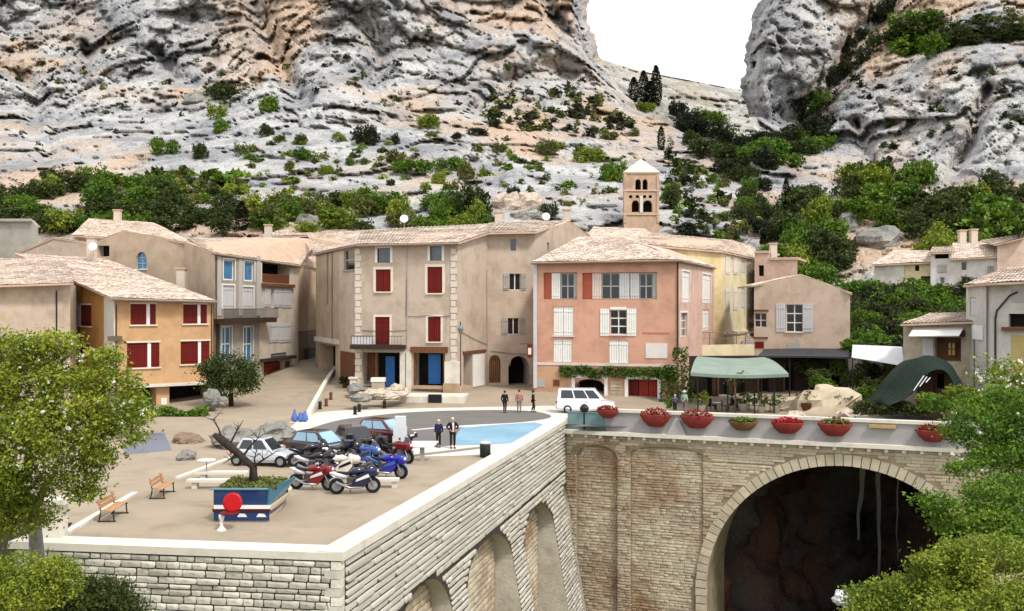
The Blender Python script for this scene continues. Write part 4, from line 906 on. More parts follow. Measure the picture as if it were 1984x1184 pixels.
b = MB(); f = wf.f; f.box(b, 0, f.uz(1490, 491)[0], wf.top[0][1], wf.top[0][1] + .3, -8, .15); f.box(b, f.uz(1491, 491)[0], f.len, wf.top[-1][1], wf.top[-1][1] + .3, -8, .15); b.build('coping', TSLAB, h); back_walls(h, [(f.A.x, f.A.y), (f.B.x, f.B.y)], 13, 8, BEIGE)
# --- houses on the right hillside
h = house('yellowish_hill_house', 'small yellowish house with tan roof, leftmost on the right hillside', (48, 120, 6))
wf = Wall(h, (1694, 121), (1806, 118), [(1694, 513), (1806, 508)], plaster('straw_plaster', 226, 212, 170), zb=8); cavity(wf, (1773, 514, 1781, 525), .3); window(wf, (1758, 538, 1772, 552), 2, 1, CREAMT, GLASS); board(wf, (1694, 512, 1752, 560), M('pale_rubble', C(206, 202, 192), .95, .2, .9, .5, 5), .003, .15, 'rubble_facing'); cavity(wf, (1784, 535, 1806, 560), .6, M('garden_green', C(88, 112, 44), .9, .3, 2)); wf.done()
roof(h, P(1688, 513, 120.5), P(1810, 508, 117.5), P(1800, 486, 126), P(1730, 486, 127)); back_walls(h, [(wf.f.A.x, wf.f.A.y), (wf.f.B.x, wf.f.B.y)], 13, 8, YEL2)
h = house('white_hill_house', 'white house with dark loft opening and three small windows on the right hillside', (54, 117, 6))
wf = Wall(h, (1803, 117.5), (1936, 114), [(1803, 490), (1843, 489), (1844, 499), (1936, 496)], plaster('offwhite_plaster', 232, 226, 220), zb=8); cavity(wf, (1811, 491, 1838, 501), .8); leafshutter(wf, (1817, 512, 1834, 528), GREYSH); window(wf, (1821, 537, 1830, 550), 1, 1, WHITE, GLASSG); leafshutter(wf, (1816, 537, 1820, 550), PALESH); leafshutter(wf, (1831, 537, 1835, 550), PALESH)
for q in ((1862, 507, 1873, 524), (1862, 535, 1873, 549)): window(wf, q, 1, 1, WHITE, GLASS)
closed(wf, (1913, 516, 1926, 536), GREYSH); wf.done()
roof(h, P(1800, 490, 117), P(1846, 489, 116), P(1850, 478, 123), P(1806, 479, 124)); roof(h, P(1840, 502, 116), P(1940, 497, 113.4), P(1936, 468, 124), P(1846, 470, 125)); back_walls(h, [(wf.f.A.x, wf.f.A.y), (wf.f.B.x, wf.f.B.y)], 14, 9, BEIGE)
h = house('peach_hill_house', 'peach walled house at the right edge, highest on the hillside', (60, 114, 6))
wf = Wall(h, (1932, 113.5), (2120, 110), [(1932, 472), (1984, 458), (2120, 456)], plaster('light_peach_plaster', 236, 210, 190), zb=8); wf.done(); back_walls(h, [(wf.f.A.x, wf.f.A.y), (wf.f.B.x, wf.f.B.y)], 15, 9, BEIGE)
roof(h, P(1928, 474, 113), P(1984, 460, 111.5), P(1990, 452, 122), P(1900, 466, 122))
# --- grey house at the right edge
LGREY = plaster('light_grey_plaster', 214, 210, 202)
h = house('grey_edge_house', 'light grey house with curved drainpipe at the right edge', (36, 76, 0))
wl = Wall(h, (1872, 80), (1912, 75), [(1872, 553), (1912, 550)], LGREY, zb=-8); closed(wl, (1879, 576, 1893, 614), PALESH); wl.done()
wf = Wall(h, (1912, 75), (2100, 71), [(1912, 549), (2100, 541)], LGREY, zb=-8); cavity(wf, (1954, 608, 2010, 634), .6); board(wf, (1942, 634, 2010, 641), BROWNW, .003, .35, 'sill_beam'); board(wf, (1960, 560, 2010, 586), GREYSH, .003, .05, 'railing_panel'); board(wf, (1960, 650, 2060, 745), plaster('buff', 200, 180, 120), .003, .05, 'buff_panel'); wf.done()
board(wl, (1886, 631, 1906, 658), WHITE, .02, .1, 'satellite_box'); pipe(h, [wl.f.pt(wl.f.uz(1889, 640)[0], wl.f.uz(1889, 658)[1], .06), wl.f.pt(wl.f.uz(1889, 640)[0], -1, .06)], .03)
pipe(h, [wf.f.pt(.05, 10, .1), wf.f.pt(.05, -3, .1)], .07, M('zinc', C(0, 0, 0)))
pts = [wf.f.pt(*wf.f.uz(x, y), .1) for x, y in ((1972, 566), (1958, 572), (1944, 588), (1932, 602), (1929, 618), (1929, 740))]; pipe(h, pts, .07, M('dark_pipe', C(60, 48, 42)))
back_walls(h, [(wl.f.A.x, wl.f.A.y), (wf.f.B.x, wf.f.B.y)], 10, 9, LGREY); roof(h, P(1866, 553, 79.5), P(1912, 549, 74), P(1950, 520, 84), P(1900, 538, 86)); roof(h, P(1912, 549, 74), P(2110, 540, 70), P(2110, 505, 82), P(1950, 520, 84))
# --- small stone house with white awning
RUB = M('rubble_wall', C(196, 182, 160), .95, .2, .9, .5, 6, dirt=(C(130, 112, 90), .6, .6))
h = house('small_stone_house', 'small rubble stone house with flat tan roof and white awning', (33, 82, 0))
wf = Wall(h, (1750, 82), (1882, 79), [(1750, 627), (1882, 622)], RUB, zb=-6); cavity(wf, (1811, 654, 1862, 700), 1.0, M('brown_room', C(120, 84, 58), .9, .3, 2)); 
window(wf, (1833, 664, 1848, 690), 2, 2, BROWNW, M('warm_glass', C(214, 176, 110), .3), depth=.6, hole=False); leafshutter(wf, (1788, 656, 1808, 692), PALESH); wf.done()
board(wf, (1806, 640, 1870, 652), M('dark_brown_wood', C(0, 0, 0)), .0, .8, 'awning_frame'); f = wf.f; r = f.rect(1772, 640, 1868, 650); b = MB(); b.slab(f.pt(r[0], r[2], 1.9), f.pt(r[1], r[2] + .1, 1.9), f.pt(r[1], r[3] + .3, .05), f.pt(r[0], r[3] + .3, .05), .08); b.build('awning', WHITE, h)
roof(h, P(1744, 628, 81.2), P(1886, 623, 78.2), P(1880, 606, 88), P(1800, 608, 89)); back_walls(h, [(f.A.x, f.A.y), (f.B.x, f.B.y)], 6.5, 7, RUB)
# --- bell tower
TWR = M('tower_stone', C(206, 176, 150), .92, .16, .8, .4, 5, dirt=(C(150, 118, 92), .6, .5))
h = house('bell_tower', 'square stone bell tower with pale pyramid roof below the cliffs', P(1244, 440, 139), cat='bell tower')
wf = Wall(h, (1209, 138), (1277, 138), [(1209, 334), (1277, 334)], TWR, zb=P(1244, 470, 138).z)
for q in ((1231, 347, 1242, 368), (1245, 347, 1255, 368)): cavity(wf, q, 1.2, arch=.38)
for q in ((1224, 388, 1239, 411), (1246, 388, 1264, 411)): cavity(wf, q, 1.2, arch=.5)
for x in (1219, 1232, 1246, 1257): cavity(wf, (x, 378, x + 6, 384), .7)
board(wf, (1240, 380, 1245, 412), LIME, .003, .12, 'colonnette')
for y in (334, 368, 414): board(wf, (1207, y, 1279, y + 2.5), M('string_stone', C(222, 194, 168), .9), .003, .14, 'string_course')
for q in ((1209, 337, 1214, 432), (1272, 337, 1277, 432)): board(wf, q, TWR, .003, .10, 'corner_pilaster')
wf.done(); A_, B_ = wf.f.A, wf.f.B; zt = wf.top[0][1]
wl_ = Wall(h, None, None, [(1209, 334), (1277, 334)], TWR, zb=wf.zb, fac=Fac(B_, B_ + Vector((.4, 4.9)))); wl_.top = [(0, zt), (wl_.f.len, zt)]; wl_.done()
wl_ = Wall(h, None, None, [(1209, 334), (1277, 334)], TWR, zb=wf.zb, fac=Fac(A_ + Vector((.4, 4.9)), A_)); wl_.top = [(0, zt), (wl_.f.len, zt)]; wl_.done()
ap = Vector(((A_.x + B_.x) / 2 + .2, A_.y + 2.4, H + (592 - 307) / F * 140)); c4 = [Vector((A_.x - .15, A_.y - .2, zt)), Vector((B_.x + .15, B_.y - .2, zt)), Vector((B_.x + .55, B_.y + 5.1, zt)), Vector((A_.x + .25, A_.y + 5.1, zt))]
b = MB()
for i in range(4): b.poly(c4[i], c4[(i + 1) % 4], ap)
b.poly(*c4[::-1]); b.build('pyramid_roof', M('pale_tower_roof', C(236, 216, 198), .9, .1, 1, .2), h); b = MB(); b.lathe([(.02, 0), (.09, .1), (.03, .5)], ap - Vector((0, 0, .05)), 8); b.build('finial', LIME, h)
# --- chimneys and dishes, each standing on a roof
def chimney(px, py, D, label, w_=.8, h_=1.3, mat=None):
    p = P(px, py, D); t = thing('chimney', label, 'chimney', p - Vector((0, 0, 1))); b = MB(); b.box(p.x - w_ / 2, p.x + w_ / 2, p.y - .35, p.y + .35, p.z - 1.2, p.z + h_); b.build('stack', mat or CREAMP, t)
    b = MB(); b.box(p.x - w_ / 2 - .1, p.x + w_ / 2 + .1, p.y - .45, p.y + .45, p.z + h_ + .003, p.z + h_ + .14); b.build('cap', TSLAB, t)
for a in ((178, 486, 104, 'rounded pale chimney on the ochre house ridge'), (352, 548, 96, 'short cream chimney low on the right end of the ochre roof'), (228, 428, 127, 'squat chimney on the broken tan roof behind the gable'), (520, 458, 120, 'cream chimney on the tall balcony house roof'), (1098, 430, 112, 'small chimney at the gable peak above the pink roof'), (966, 436, 108, 'chimney at the bend of the greige house ridge'), (1498, 494, 120, 'chimney on the flat topped house behind the beige gable'), (1864, 468, 124, 'chimney on the white hill house roof'), (1886, 466, 124, 'second chimney on the white hill house roof, nearer the right edge')):
    chimney(*a)
def dish(px, py, D, label, r=.45):
    p = P(px, py, D); t = thing('satellite_dish', label, 'satellite dish', p - Vector((0, 0, .9))); m = Matrix.Rotation(R(75), 3, 'X'); b = MB(); b.lathe([(.02, -.1), (r * .6, -.05), (r, .06), (r * .97, .08), (r * .5, -.02), (.02, -.06)], p, 14, m=m); b.build('dish', WHITE, t, smooth=True)
    b = MB(); b.tube([p + Vector((0, .15, -.9)), p + Vector((0, .1, 0))], .04, 6); b.build('mast', GREYSH, t)
dish(783, 424, 106, 'white satellite dish on the greige house ridge'); dish(1058, 420, 110, 'white satellite dish on the roof left of the bell tower'); dish(180, 478, 103, 'white satellite dish on the ochre house roof')
ST = thing('street_lamp', 'wall lamp with dark lantern on the corner of the greige house', 'street lamp', wm.f.pt(wm.f.len - .1, 0, .9)); p = P(892, 640, 89)
b = MB(); b.tube([p + Vector((0, .3, -5)), p + Vector((0, .3, .6)), p + Vector((0, 0, .75))], .045, 6); b.build('post', DARK, ST); b = MB(); b.lathe([(.1, -.35), (.26, .12), (.3, .14), (.05, .45)], p, 8); b.build('lantern', M('lamp_glass', C(120, 134, 130), .3), ST)
hs = thing('hanging_sign', 'dark red hanging sign between the arched passage and the pink house', 'sign', P(1026, 690, 90)); b = MB(); p = P(1026, 680, 91); b.box(p.x - .22, p.x + .22, p.y - .5, p.y - .4, p.z - .6, p.z + .6); b.build('sign_board', REDW, hs)
b = MB(); b.box(p.x - .14, p.x + .14, p.y - .52, p.y - .502, p.z - .3, p.z + .3); b.build('emblem', CREAMT, hs); b = MB(); b.tube([p + Vector((-.9, 0, .65)), p + Vector((.3, -.45, .65))], .03, 5); b.build('bracket', DARK, hs)
# ------------------------------------------------------------------ plants
def leafmat(name, r, g, b, r2, g2, b2, rnd=0): return M(name, C(r, g, b), .6, .3, .35, 0, 1, col2=C(r2, g2, b2), spec=.2, island=.35, trans=.22)
LF = dict(dark=leafmat('dark_leaf', 56, 70, 32, 84, 98, 42), mid=leafmat('mid_leaf', 68, 104, 28, 120, 150, 46), light=leafmat('yellow_green_leaf', 100, 126, 38, 166, 174, 62), olive=leafmat('olive_leaf', 92, 100, 48, 130, 134, 68), black=leafmat('blackish_leaf', 40, 48, 30, 58, 66, 38), ivy=leafmat('ivy_leaf', 60, 92, 30, 96, 128, 44))
BARK = M('bark', C(104, 92, 80), .95, .3, 2, .6, 8, stretch=(3, 3, .6)); BARKD = M('dark_bark', C(62, 54, 48), .95, .35, 2, .6, 8, stretch=(3, 3, .6)); BARKG = M('grey_bark', C(150, 146, 142), .9, .25, 2, .5, 8, stretch=(3, 3, .6))
def shrub_mesh(k):
    rg = np.random.default_rng(40 + k); bl = [((0, 0, .42), (.8, .8, .5))]
    for i in range(6): a = rg.uniform(0, 6.28); bl.append(((math.cos(a) * .5, math.sin(a) * .5, rg.uniform(.25, .75)), (rg.uniform(.3, .5),) * 2 + (rg.uniform(.25, .42),)))
    c = crown_points(bl, 250, 11, .07, .45); return c, .06
SHM = {}
for k in range(5):
    c, sz = shrub_mesh(k); v, q = leaves(c, sz); SHM[k] = npmesh('shrub', v, q, LF['mid'])
def cyp():
    n = 1500; z = RNG.random(n); a = RNG.random(n) * 6.283; r = .16 * np.sin(np.pi * np.clip(z * .86 + .12, 0, 1)) ** .7 * RNG.random(n) ** .35
    v, q = leaves(np.stack([r * np.cos(a), r * np.sin(a), z], 1), .03, 1.2); return npmesh('cypress', v, q, LF['black'])
CYP = cyp(); SID = [0]
def inst(name, me, p, sx, sz, rz, mat, label, cat, group):
    o = bpy.data.objects.new(name, me); COL.objects.link(o); o.location = p; o.scale = (sx, sx, sz); o.rotation_euler = (0, 0, rz)
    if mat is not None: o.material_slots[0].link = 'OBJECT'; o.material_slots[0].material = mat
    return tag(o, label, cat, group)
def shrub(px, py, wd, ht, shade, label, group, D=None, name='shrub'):
    """px,py: middle of the shrub in the photograph; it stands on the rock seen at its foot"""
    p = hit(px, py + ht * .45) if D is None else P(px, py + ht * .45, D)
    if p is None: return
    SID[0] += 1; s = p.y / F; r = wd * s / 2
    inst(name, SHM[SID[0] % 5], p - Vector((0, 0, .12 * ht * s)), r * 1.02, max(ht * s / 1.02, r * .5), random.uniform(0, 6.28), LF[shade], label, 'shrub', group)
one = [  # single shrubs on the scree, each told apart by its place
 (521, 198, 48, 40, 'mid', 'round bright green shrub high on the scree beside a pale rock slab'), (421, 214, 42, 36, 'light', 'yellow green shrub above the pale rock slab on the left scree'), (431, 243, 38, 30, 'mid', 'small round shrub just under the yellow green one'), (517, 252, 34, 28, 'dark', 'dark shrub below the round bright green one'),
 (320, 282, 60, 38, 'mid', 'wide green shrub on bare rock over the left bushes'), (388, 290, 40, 38, 'dark', 'upright dark green shrub right of the wide one'), (468, 288, 30, 26, 'olive', 'small dry olive shrub at the centre of the left scree'), (598, 298, 60, 22, 'mid', 'long low green shrub on the middle scree'), (583, 270, 26, 22, 'dark', 'little dark shrub above the long low one'), (630, 328, 34, 22, 'light', 'small pale green shrub below the long low one'),
 (830, 233, 56, 32, 'light', 'bright yellow green shrub at the foot of the big cliff'), (705, 258, 60, 42, 'black', 'nearly black ragged shrub at the foot of the cliff'), (767, 270, 20, 22, 'black', 'tiny black shrub right of the ragged one'), (840, 264, 42, 24, 'olive', 'brownish shrub right under the bright yellow green one'), (885, 262, 24, 16, 'black', 'small dark shrub right of the brownish one'), (968, 284, 32, 22, 'olive', 'small olive shrub on the pale slabs'), (1057, 282, 54, 28, 'olive', 'wide olive shrub on the pale slabs'),
 (770, 304, 52, 24, 'olive', 'faded low shrub on the middle scree over the big green mass'), (800, 322, 90, 30, 'mid', 'broad green shrub on the middle scree'), (868, 316, 60, 30, 'mid', 'green shrub joined to the broad one'), (850, 342, 36, 30, 'light', 'pale shrub hanging below the broad one'), (905, 330, 44, 48, 'olive', 'olive shrub spilling down a cleft beside dark rock'), (682, 312, 26, 16, 'mid', 'tiny green shrub, left of a pair'), (708, 312, 22, 14, 'mid', 'tiny green shrub, right of a pair'),
 (1140, 298, 76, 34, 'light', 'spreading yellow green shrub up the slope left of the bell tower'), (1188, 328, 60, 50, 'mid', 'full green shrub just left of the bell tower roof'), (1301, 376, 44, 48, 'dark', 'dark green shrub touching the right side of the bell tower'), (1226, 256, 28, 18, 'olive', 'small olive shrub above the bell tower'), (1250, 206, 44, 20, 'light', 'bright low shrub at the foot of the cypresses'), (428, 178, 76, 34, 'dark', 'wide dark shrub under the big left cliff'), (757, 352, 20, 16, 'dark', 'very small dark shrub above the middle bushes'),
 (560, 318, 24, 18, 'olive', 'small dry shrub on ledges in the middle of the scree'), (1210, 232, 60, 16, 'black', 'thin dark strip of scrub above the pale slabs'), (925, 255, 50, 16, 'black', 'flat dark shrub along a ledge at the cliff foot'), (1180, 262, 40, 16, 'olive', 'flat olive shrub on the pale slabs near the tower'), (995, 372, 30, 34, 'black', 'black rounded shrub on top of the peach boulders'), (1064, 405, 44, 32, 'dark', 'dark green bush right of the peach boulders')]
for (x, y, wd, ht, sh, lb) in one: shrub(x, y, wd, ht, sh, lb, 'single shrubs on the scree')
MARKS = [(60, 'above the concrete outbuilding'), (170, 'above the grey gable'), (270, 'above the arched blue window'), (380, 'left of the clipped dark cypress'), (480, 'beside the clipped dark cypress'), (590, 'above the alley'), (690, 'above the left end of the greige roof'), (800, 'above the white roof dish'), (900, 'above the right end of the greige roof'), (1000, 'by the peach boulders'), (1244, 'by the bell tower'), (1340, 'left in the gully'), (1440, 'in the middle of the gully'), (1540, 'above the beige gabled house'), (1640, 'right of the beige gabled house'), (1745, 'above the yellowish hill house'), (1850, 'above the white hill house'), (1950, 'above the peach hill house')]
_o = 'first second third fourth fifth sixth seventh eighth ninth tenth eleventh twelfth thirteenth fourteenth fifteenth sixteenth seventeenth eighteenth nineteenth'.split()
ORD = _o + ['twentieth'] + ['twenty ' + k for k in _o[:9]] + ['thirtieth'] + ['thirty ' + k for k in _o[:9]]
SHN = dict(dark='dark green', mid='green', light='yellow green', olive='olive', black='blackish')
TUFT = dict(dark=[], mid=[], light=[], olive=[], black=[])
def zone(n, poly, wr, hr, shades, label, group, D=None, seed=1, stuff=False, name='shrub', noun=('bush', 'bushes', True), n_leaf=60):
    rg = random.Random(seed); xs = [p[0] for p in poly]; ys_ = [p[1] for p in poly]; pts = []
    def ins(x, y):
        c = False; j = len(poly) - 1
        for i in range(len(poly)):
            if (poly[i][1] > y) != (poly[j][1] > y) and x < (poly[j][0] - poly[i][0]) * (y - poly[i][1]) / (poly[j][1] - poly[i][1]) + poly[i][0]: c = not c
            j = i
        return c
    k = 0
    while len(pts) < n and k < 9999:
        k += 1; x, y = rg.uniform(min(xs), max(xs)), rg.uniform(min(ys_), max(ys_))
        if ins(x, y) and all(abs(x - a) > wr[0] * .42 or abs(y - c) > hr[0] * .42 for a, c in pts): pts.append((x, y))
    todo = [(x, y, rg.uniform(*wr), rg.uniform(*hr), rg.choice(shades)) for x, y in pts]
    if stuff:
        for x, y, wd, ht, sh in todo:
            p = hit(x, y + ht * .45)
            if p is None: continue
            s = p.y / F; r = wd * s / 2; k = max(20, int(n_leaf * wd / 20)); d = RNG.normal(size=(k, 3)); d /= np.linalg.norm(d, axis=1)[:, None]; d *= (RNG.random((k, 1)) ** .4); d[:, 2] = np.abs(d[:, 2])
            d[:, :2] *= .75 + .35 * np.sin(3 * np.arctan2(d[:, 1], d[:, 0]) + x)[:, None]; TUFT[sh].append((np.array(p) - [0, 0, .1] + d * [r, r, ht * s], r * .2))
        return
    keyed = {}
    for t in todo:
        m = min(MARKS, key=lambda k_: abs(k_[0] - t[0]))[1] if noun[2] else ''
        keyed.setdefault((t[4], m), []).append(t)
    for (sh, m), L_ in keyed.items():
        L_.sort(key=lambda t: t[0])
        for i, t in enumerate(L_):
            o_ = ORD[i] + ' ' if len(L_) > 1 else 'only '
            lb = o_ + SHN[sh] + ' ' + noun[0] + (' from the left ' if len(L_) > 1 else ' ') + (m if noun[2] else label)
            shrub(t[0], t[1], t[2], t[3], sh, lb, group, D(t[0], t[1]) if D else None, name)
zone(34, [(0, 360), (90, 335), (300, 340), (450, 395), (455, 440), (180, 432), (0, 425)], (55, 110), (30, 52), ('dark', 'mid', 'mid', 'dark'), ', in the band over the left roofs', 'bushes banked over the left roofs', seed=2)
shrub(120, 424, 88, 50, 'light', 'big round bright green bush behind the concrete outbuilding', 'bushes banked over the left roofs'); shrub(85, 362, 70, 48, 'light', 'rounded yellow green bush above the big bright one at the left', 'bushes banked over the left roofs'); shrub(34, 395, 64, 46, 'mid', 'green bush at the left edge over the concrete outbuilding', 'bushes banked over the left roofs')
zone(40, [(300, 330), (480, 335), (470, 385), (340, 400)], (26, 60), (10, 20), ('olive', 'mid', 'light', 'dark'), 'low scrub tuft among pale ledges over the left bushes', 'low tufts on the ledges', seed=3, stuff=True)
zone(26, [(500, 390), (640, 375), (800, 385), (860, 370), (950, 400), (960, 440), (520, 448)], (50, 95), (34, 55), ('mid', 'light', 'mid', 'olive', 'dark'), ', behind the central roofs', 'bushes behind the central roofs', seed=4)
shrub(908, 388, 112, 84, 'dark', 'largest dark green bush behind the greige house roof', 'bushes behind the central roofs'); shrub(655, 418, 88, 48, 'light', 'broad yellow green bush behind the cream rear house', 'bushes behind the central roofs'); shrub(530, 425, 80, 44, 'mid', 'green bush behind the tall balcony house roof', 'bushes behind the central roofs')
zone(34, [(1310, 205), (1380, 215), (1420, 280), (1500, 250), (1540, 200), (1600, 180), (1600, 290), (1500, 320), (1420, 330), (1330, 260)], (40, 90), (26, 50), ('dark', 'black', 'mid', 'black'), '', 'shrubs filling the gully', seed=5, noun=('shrub', 'shrubs', True))
zone(14, [(1415, 330), (1470, 320), (1490, 460), (1440, 470)], (30, 56), (24, 40), ('dark', 'mid', 'black'), 'in the rocky cleft right of the bell tower', 'shrubs in the cleft', seed=21, noun=('shrub', 'shrubs', False))
zone(46, [(1545, 350), (1660, 315), (1840, 345), (1984, 340), (1984, 470), (1800, 480), (1720, 430), (1680, 420), (1640, 545), (1520, 530), (1480, 460)], (56, 120), (38, 66), ('mid', 'dark', 'dark', 'mid', 'light', 'dark'), ', in the wood', 'wood below the right cliff', seed=6, name='bushy_tree', noun=('tree', 'trees', True))
shrub(1930, 425, 170, 100, 'mid', 'large rounded bright green tree above the right hill houses', 'wood below the right cliff', name='bushy_tree'); shrub(1700, 350, 120, 70, 'light', 'bright yellow green tree at the foot of the right cliff', 'wood below the right cliff', name='bushy_tree'); shrub(1615, 400, 70, 60, 'light', 'light green tree in the cleft left of the right cliff wood', 'wood below the right cliff', name='bushy_tree')
zone(40, [(1650, 545), (1720, 560), (1870, 560), (1872, 620), (1750, 680), (1650, 690)], (50, 100), (30, 55), ('dark', 'mid', 'dark', 'black', 'mid'), 'on the bank left of the stone house', 'shrubs on the bank', D=lambda x, y: interp(y, [(540, 118), (690, 92)]), seed=7, noun=('shrub', 'shrubs', False))
zone(12, [(1700, 70), (1760, 30), (1950, 35), (1984, 60), (1950, 85), (1760, 90)], (70, 130), (30, 48), ('dark', 'dark', 'olive', 'mid'), 'on the broad right cliff ledge', 'shrubs on the right cliff ledge', seed=8, noun=('shrub', 'shrubs', False))
zone(10, [(1690, 10), (1740, 0), (1730, 60), (1600, 170), (1590, 120)], (30, 55), (24, 44), ('black', 'dark'), 'in the right cliff cleft', 'shrubs in the right cliff cleft', seed=9, noun=('shrub', 'shrubs', False))
zone(150, [(20, 60), (620, 60), (1110, 40), (1190, 230), (640, 240), (300, 240), (20, 300)], (8, 24), (6, 13), ('black', 'black', 'dark', 'olive'), 'small dark tuft growing in a crack of the big left cliff', 'tufts in cliff cracks', seed=10, stuff=True)
zone(70, [(930, 190), (1130, 150), (1230, 240), (1180, 260), (940, 250)], (16, 36), (10, 18), ('black', 'dark', 'olive'), 'dark scrub among the broken blocks at the cliff foot', 'scrub among broken blocks', seed=11, stuff=True)
zone(110, [(480, 260), (940, 260), (1200, 280), (1180, 420), (980, 360), (600, 380), (480, 360)], (12, 36), (8, 16), ('olive', 'mid', 'olive', 'dark', 'light'), 'low tuft of scrub on the pale middle scree', 'tufts on the middle scree', seed=12, stuff=True)
zone(60, [(1290, 270), (1420, 340), (1480, 420), (1480, 470), (1300, 440)], (18, 46), (12, 26), ('dark', 'mid', 'black', 'olive'), 'scrub on the rocky slope right of the bell tower', 'scrub right of the bell tower', seed=13, stuff=True)
zone(60, [(1640, 120), (1984, 120), (1984, 320), (1700, 320)], (10, 28), (8, 18), ('black', 'dark'), 'small dark tuft on the pale right cliff', 'tufts on the right cliff', seed=14, stuff=True)
for (x, y, h_, w_, lb) in ((1271, 205, 76, 1.0, 'tallest slim cypress in the gap between the cliffs'), (1247, 200, 62, 1.15, 'second cypress, left of the tallest in the gap'), (1228, 196, 46, 1.5, 'short broad cypress on the left of the group in the gap'), (1260, 208, 50, 1.9, 'broad low cypress in front of the group in the gap'), (1281, 290, 46, 1.1, 'lone small cypress above the bell tower'), (468, 444, 56, 1.6, 'dark clipped cypress behind the tall balcony house'), (1523, 405, 60, .9, 'thin dark cypress at the left of the right hand wood')):
    p = hit(x, y) or P(x, y, 160); s = p.y / F; inst('cypress', CYP, p - Vector((0, 0, .3)), h_ * s * w_, h_ * s * 1.05, x, None, lb, 'cypress', None)
for sh, L_ in TUFT.items():                       # the small tufts nobody could count: one mass of scrub per colour
    if L_: vq = [leaves(c_, max(.12, r_ * 1.4)) for c_, r_ in L_]; n0 = np.cumsum([0] + [len(v) for v, _ in vq]); link('scrub', npmesh('scrub', np.concatenate([v for v, _ in vq]), np.concatenate([q + k for (_, q), k in zip(vq, n0)]), LF[sh]), None, 'stuff')
# peach boulders behind the roofs and loose rocks
BLD = rock_mat('peach_boulder', C(204, 186, 166), C(228, 214, 198), C(222, 184, 140), .7, vsc=1.2, bst=.6); BLG = rock_mat('grey_boulder', C(128, 128, 122), C(176, 172, 164), C(170, 146, 122), .4, vsc=1.2, bst=.6)
def boulder(px, py, wd, ht, D, mat, label, group, dp=None):
    p = P(px, py, D) if D else hit(px, py)
    s = p.y / F; b = MB(); b.ball(p, 1, 18, 10, (wd * s / 2, (dp or wd * s / 2), ht * s / 2), .45)
    for i, v in enumerate(b.v): q = Vector(v); b.v[i] = tuple(q + Vector((noise.noise(q * 1.9 / max(.4, wd * s / 5)), noise.noise(q * 1.9 / max(.4, wd * s / 5) + Vector((5, 5, 5))), noise.noise(q * 2.2 / max(.4, wd * s / 5) + Vector((9, 1, 5))))) * wd * s * .05)
    return b.alone('boulder', mat, label, 'boulder', group)
for a in ((985, 402, 60, 62, None, BLD, 'tall peach boulder behind the greige roof'), (1025, 402, 60, 56, None, BLD, 'peach boulder right of the tall one'), (1012, 424, 44, 30, None, BLG, 'grey boulder at the foot of the two peach ones'), (1045, 424, 34, 26, None, BLG, 'small grey boulder at the right of the boulder heap'), (600, 432, 52, 34, None, BLG, 'pale boulder behind the cream rear house'), (385, 196, 60, 36, None, BLG, 'pale slab boulder under the big left cliff'), (660, 392, 40, 30, None, BLG, 'grey boulder among the bushes behind the central roofs'), (1432, 290, 60, 40, None, BLG, 'large white boulder in the gully'), (1640, 440, 50, 50, None, BLG, 'white boulder in the middle of the right hand wood'), (1700, 470, 90, 60, None, BLG, 'grey crag beneath the right hand wood')):
    boulder(*a, 'boulders on the slope')

# ------------------------------------------------------------------ trees in leaf
def tree(label, base, trunk, limbs, blobs, nclump, per, spread, lsize, mat, bark, flower=None, name='leafy_tree', group=None, aspect=.55, carvef=1.1):
    t = thing(name, label, 'tree', base, 0, group); b = MB(); b.tube([p for p, _ in trunk], [r for _, r in trunk], 10)
    for l in limbs: b.tube([p for p, _ in l], [r for _, r in l], 7)
    b.build('trunk', bark, t, smooth=True)
    c = crown_points(blobs, nclump, per, spread, .35, carve=.2, freq=carvef); v, q = leaves(c, lsize, aspect=aspect, jit=.45); o = link('crown', npmesh('crown', v - np.array(base), q, mat), t)
    if flower:
        n, fs, fm = flower; c2 = crown_points(blobs, n, 7, spread * .35, .92); c2 = c2[RNG.random(len(c2)) < .8]; v, q = leaves(c2, fs, .3, .9); link('blossom', npmesh('blossom', v - np.array(base), q, fm), t, 'stuff')
    return t
def blob(px, py, rx, ry, D, rd=None): s = D / F * (.9 if D < 40 else 1); return (tuple(P(px, py, D)), (rx * s, rd or rx * s * .8, ry * s))
PETAL = M('white_petal', C(236, 232, 224, .85), .7, .05, 1, 0, trans=.2)
Dl = 30
bl = [blob(60, 745, 105, 85, 30), blob(-60, 780, 110, 120, 30), blob(165, 745, 80, 60, 29.5), blob(215, 800, 66, 50, 29), blob(120, 830, 110, 72, 29), blob(20, 880, 110, 90, 29), blob(150, 900, 62, 44, 29), blob(20, 955, 78, 50, 29.4), blob(20, 1010, 70, 40, 30), blob(10, 680, 60, 40, 31), blob(-20, 960, 80, 70, 30), blob(240, 770, 30, 24, 29), blob(236, 735, 38, 14, 29), blob(205, 885, 44, 14, 28.8), blob(262, 805, 26, 10, 29), blob(95, 668, 70, 22, 30), blob(165, 955, 34, 12, 29), blob(200, 690, 40, 14, 29.5), blob(262, 850, 26, 10, 28.8)]
p0 = P(74, 1110, 33) ; base = Vector((p0.x, p0.y, -8))
tr = [(base, .3), (P(72, 1080, 33), .25), (P(66, 1000, 32.5), .2), (P(50, 930, 31.5), .17), (P(60, 860, 31), .12), (P(62, 760, 30.5), .05)]
lm = [[(P(66, 990, 32.5), .13), (P(110, 900, 31), .09), (P(180, 820, 30), .04)], [(P(50, 930, 31.5), .12), (P(-10, 850, 31), .08), (P(-60, 770, 30), .03)], [(P(60, 860, 31), .08), (P(140, 780, 30), .05), (P(220, 790, 29.5), .02)], [(P(66, 1000, 32), .09), (P(20, 960, 31), .05), (P(-20, 940, 30), .03)]]
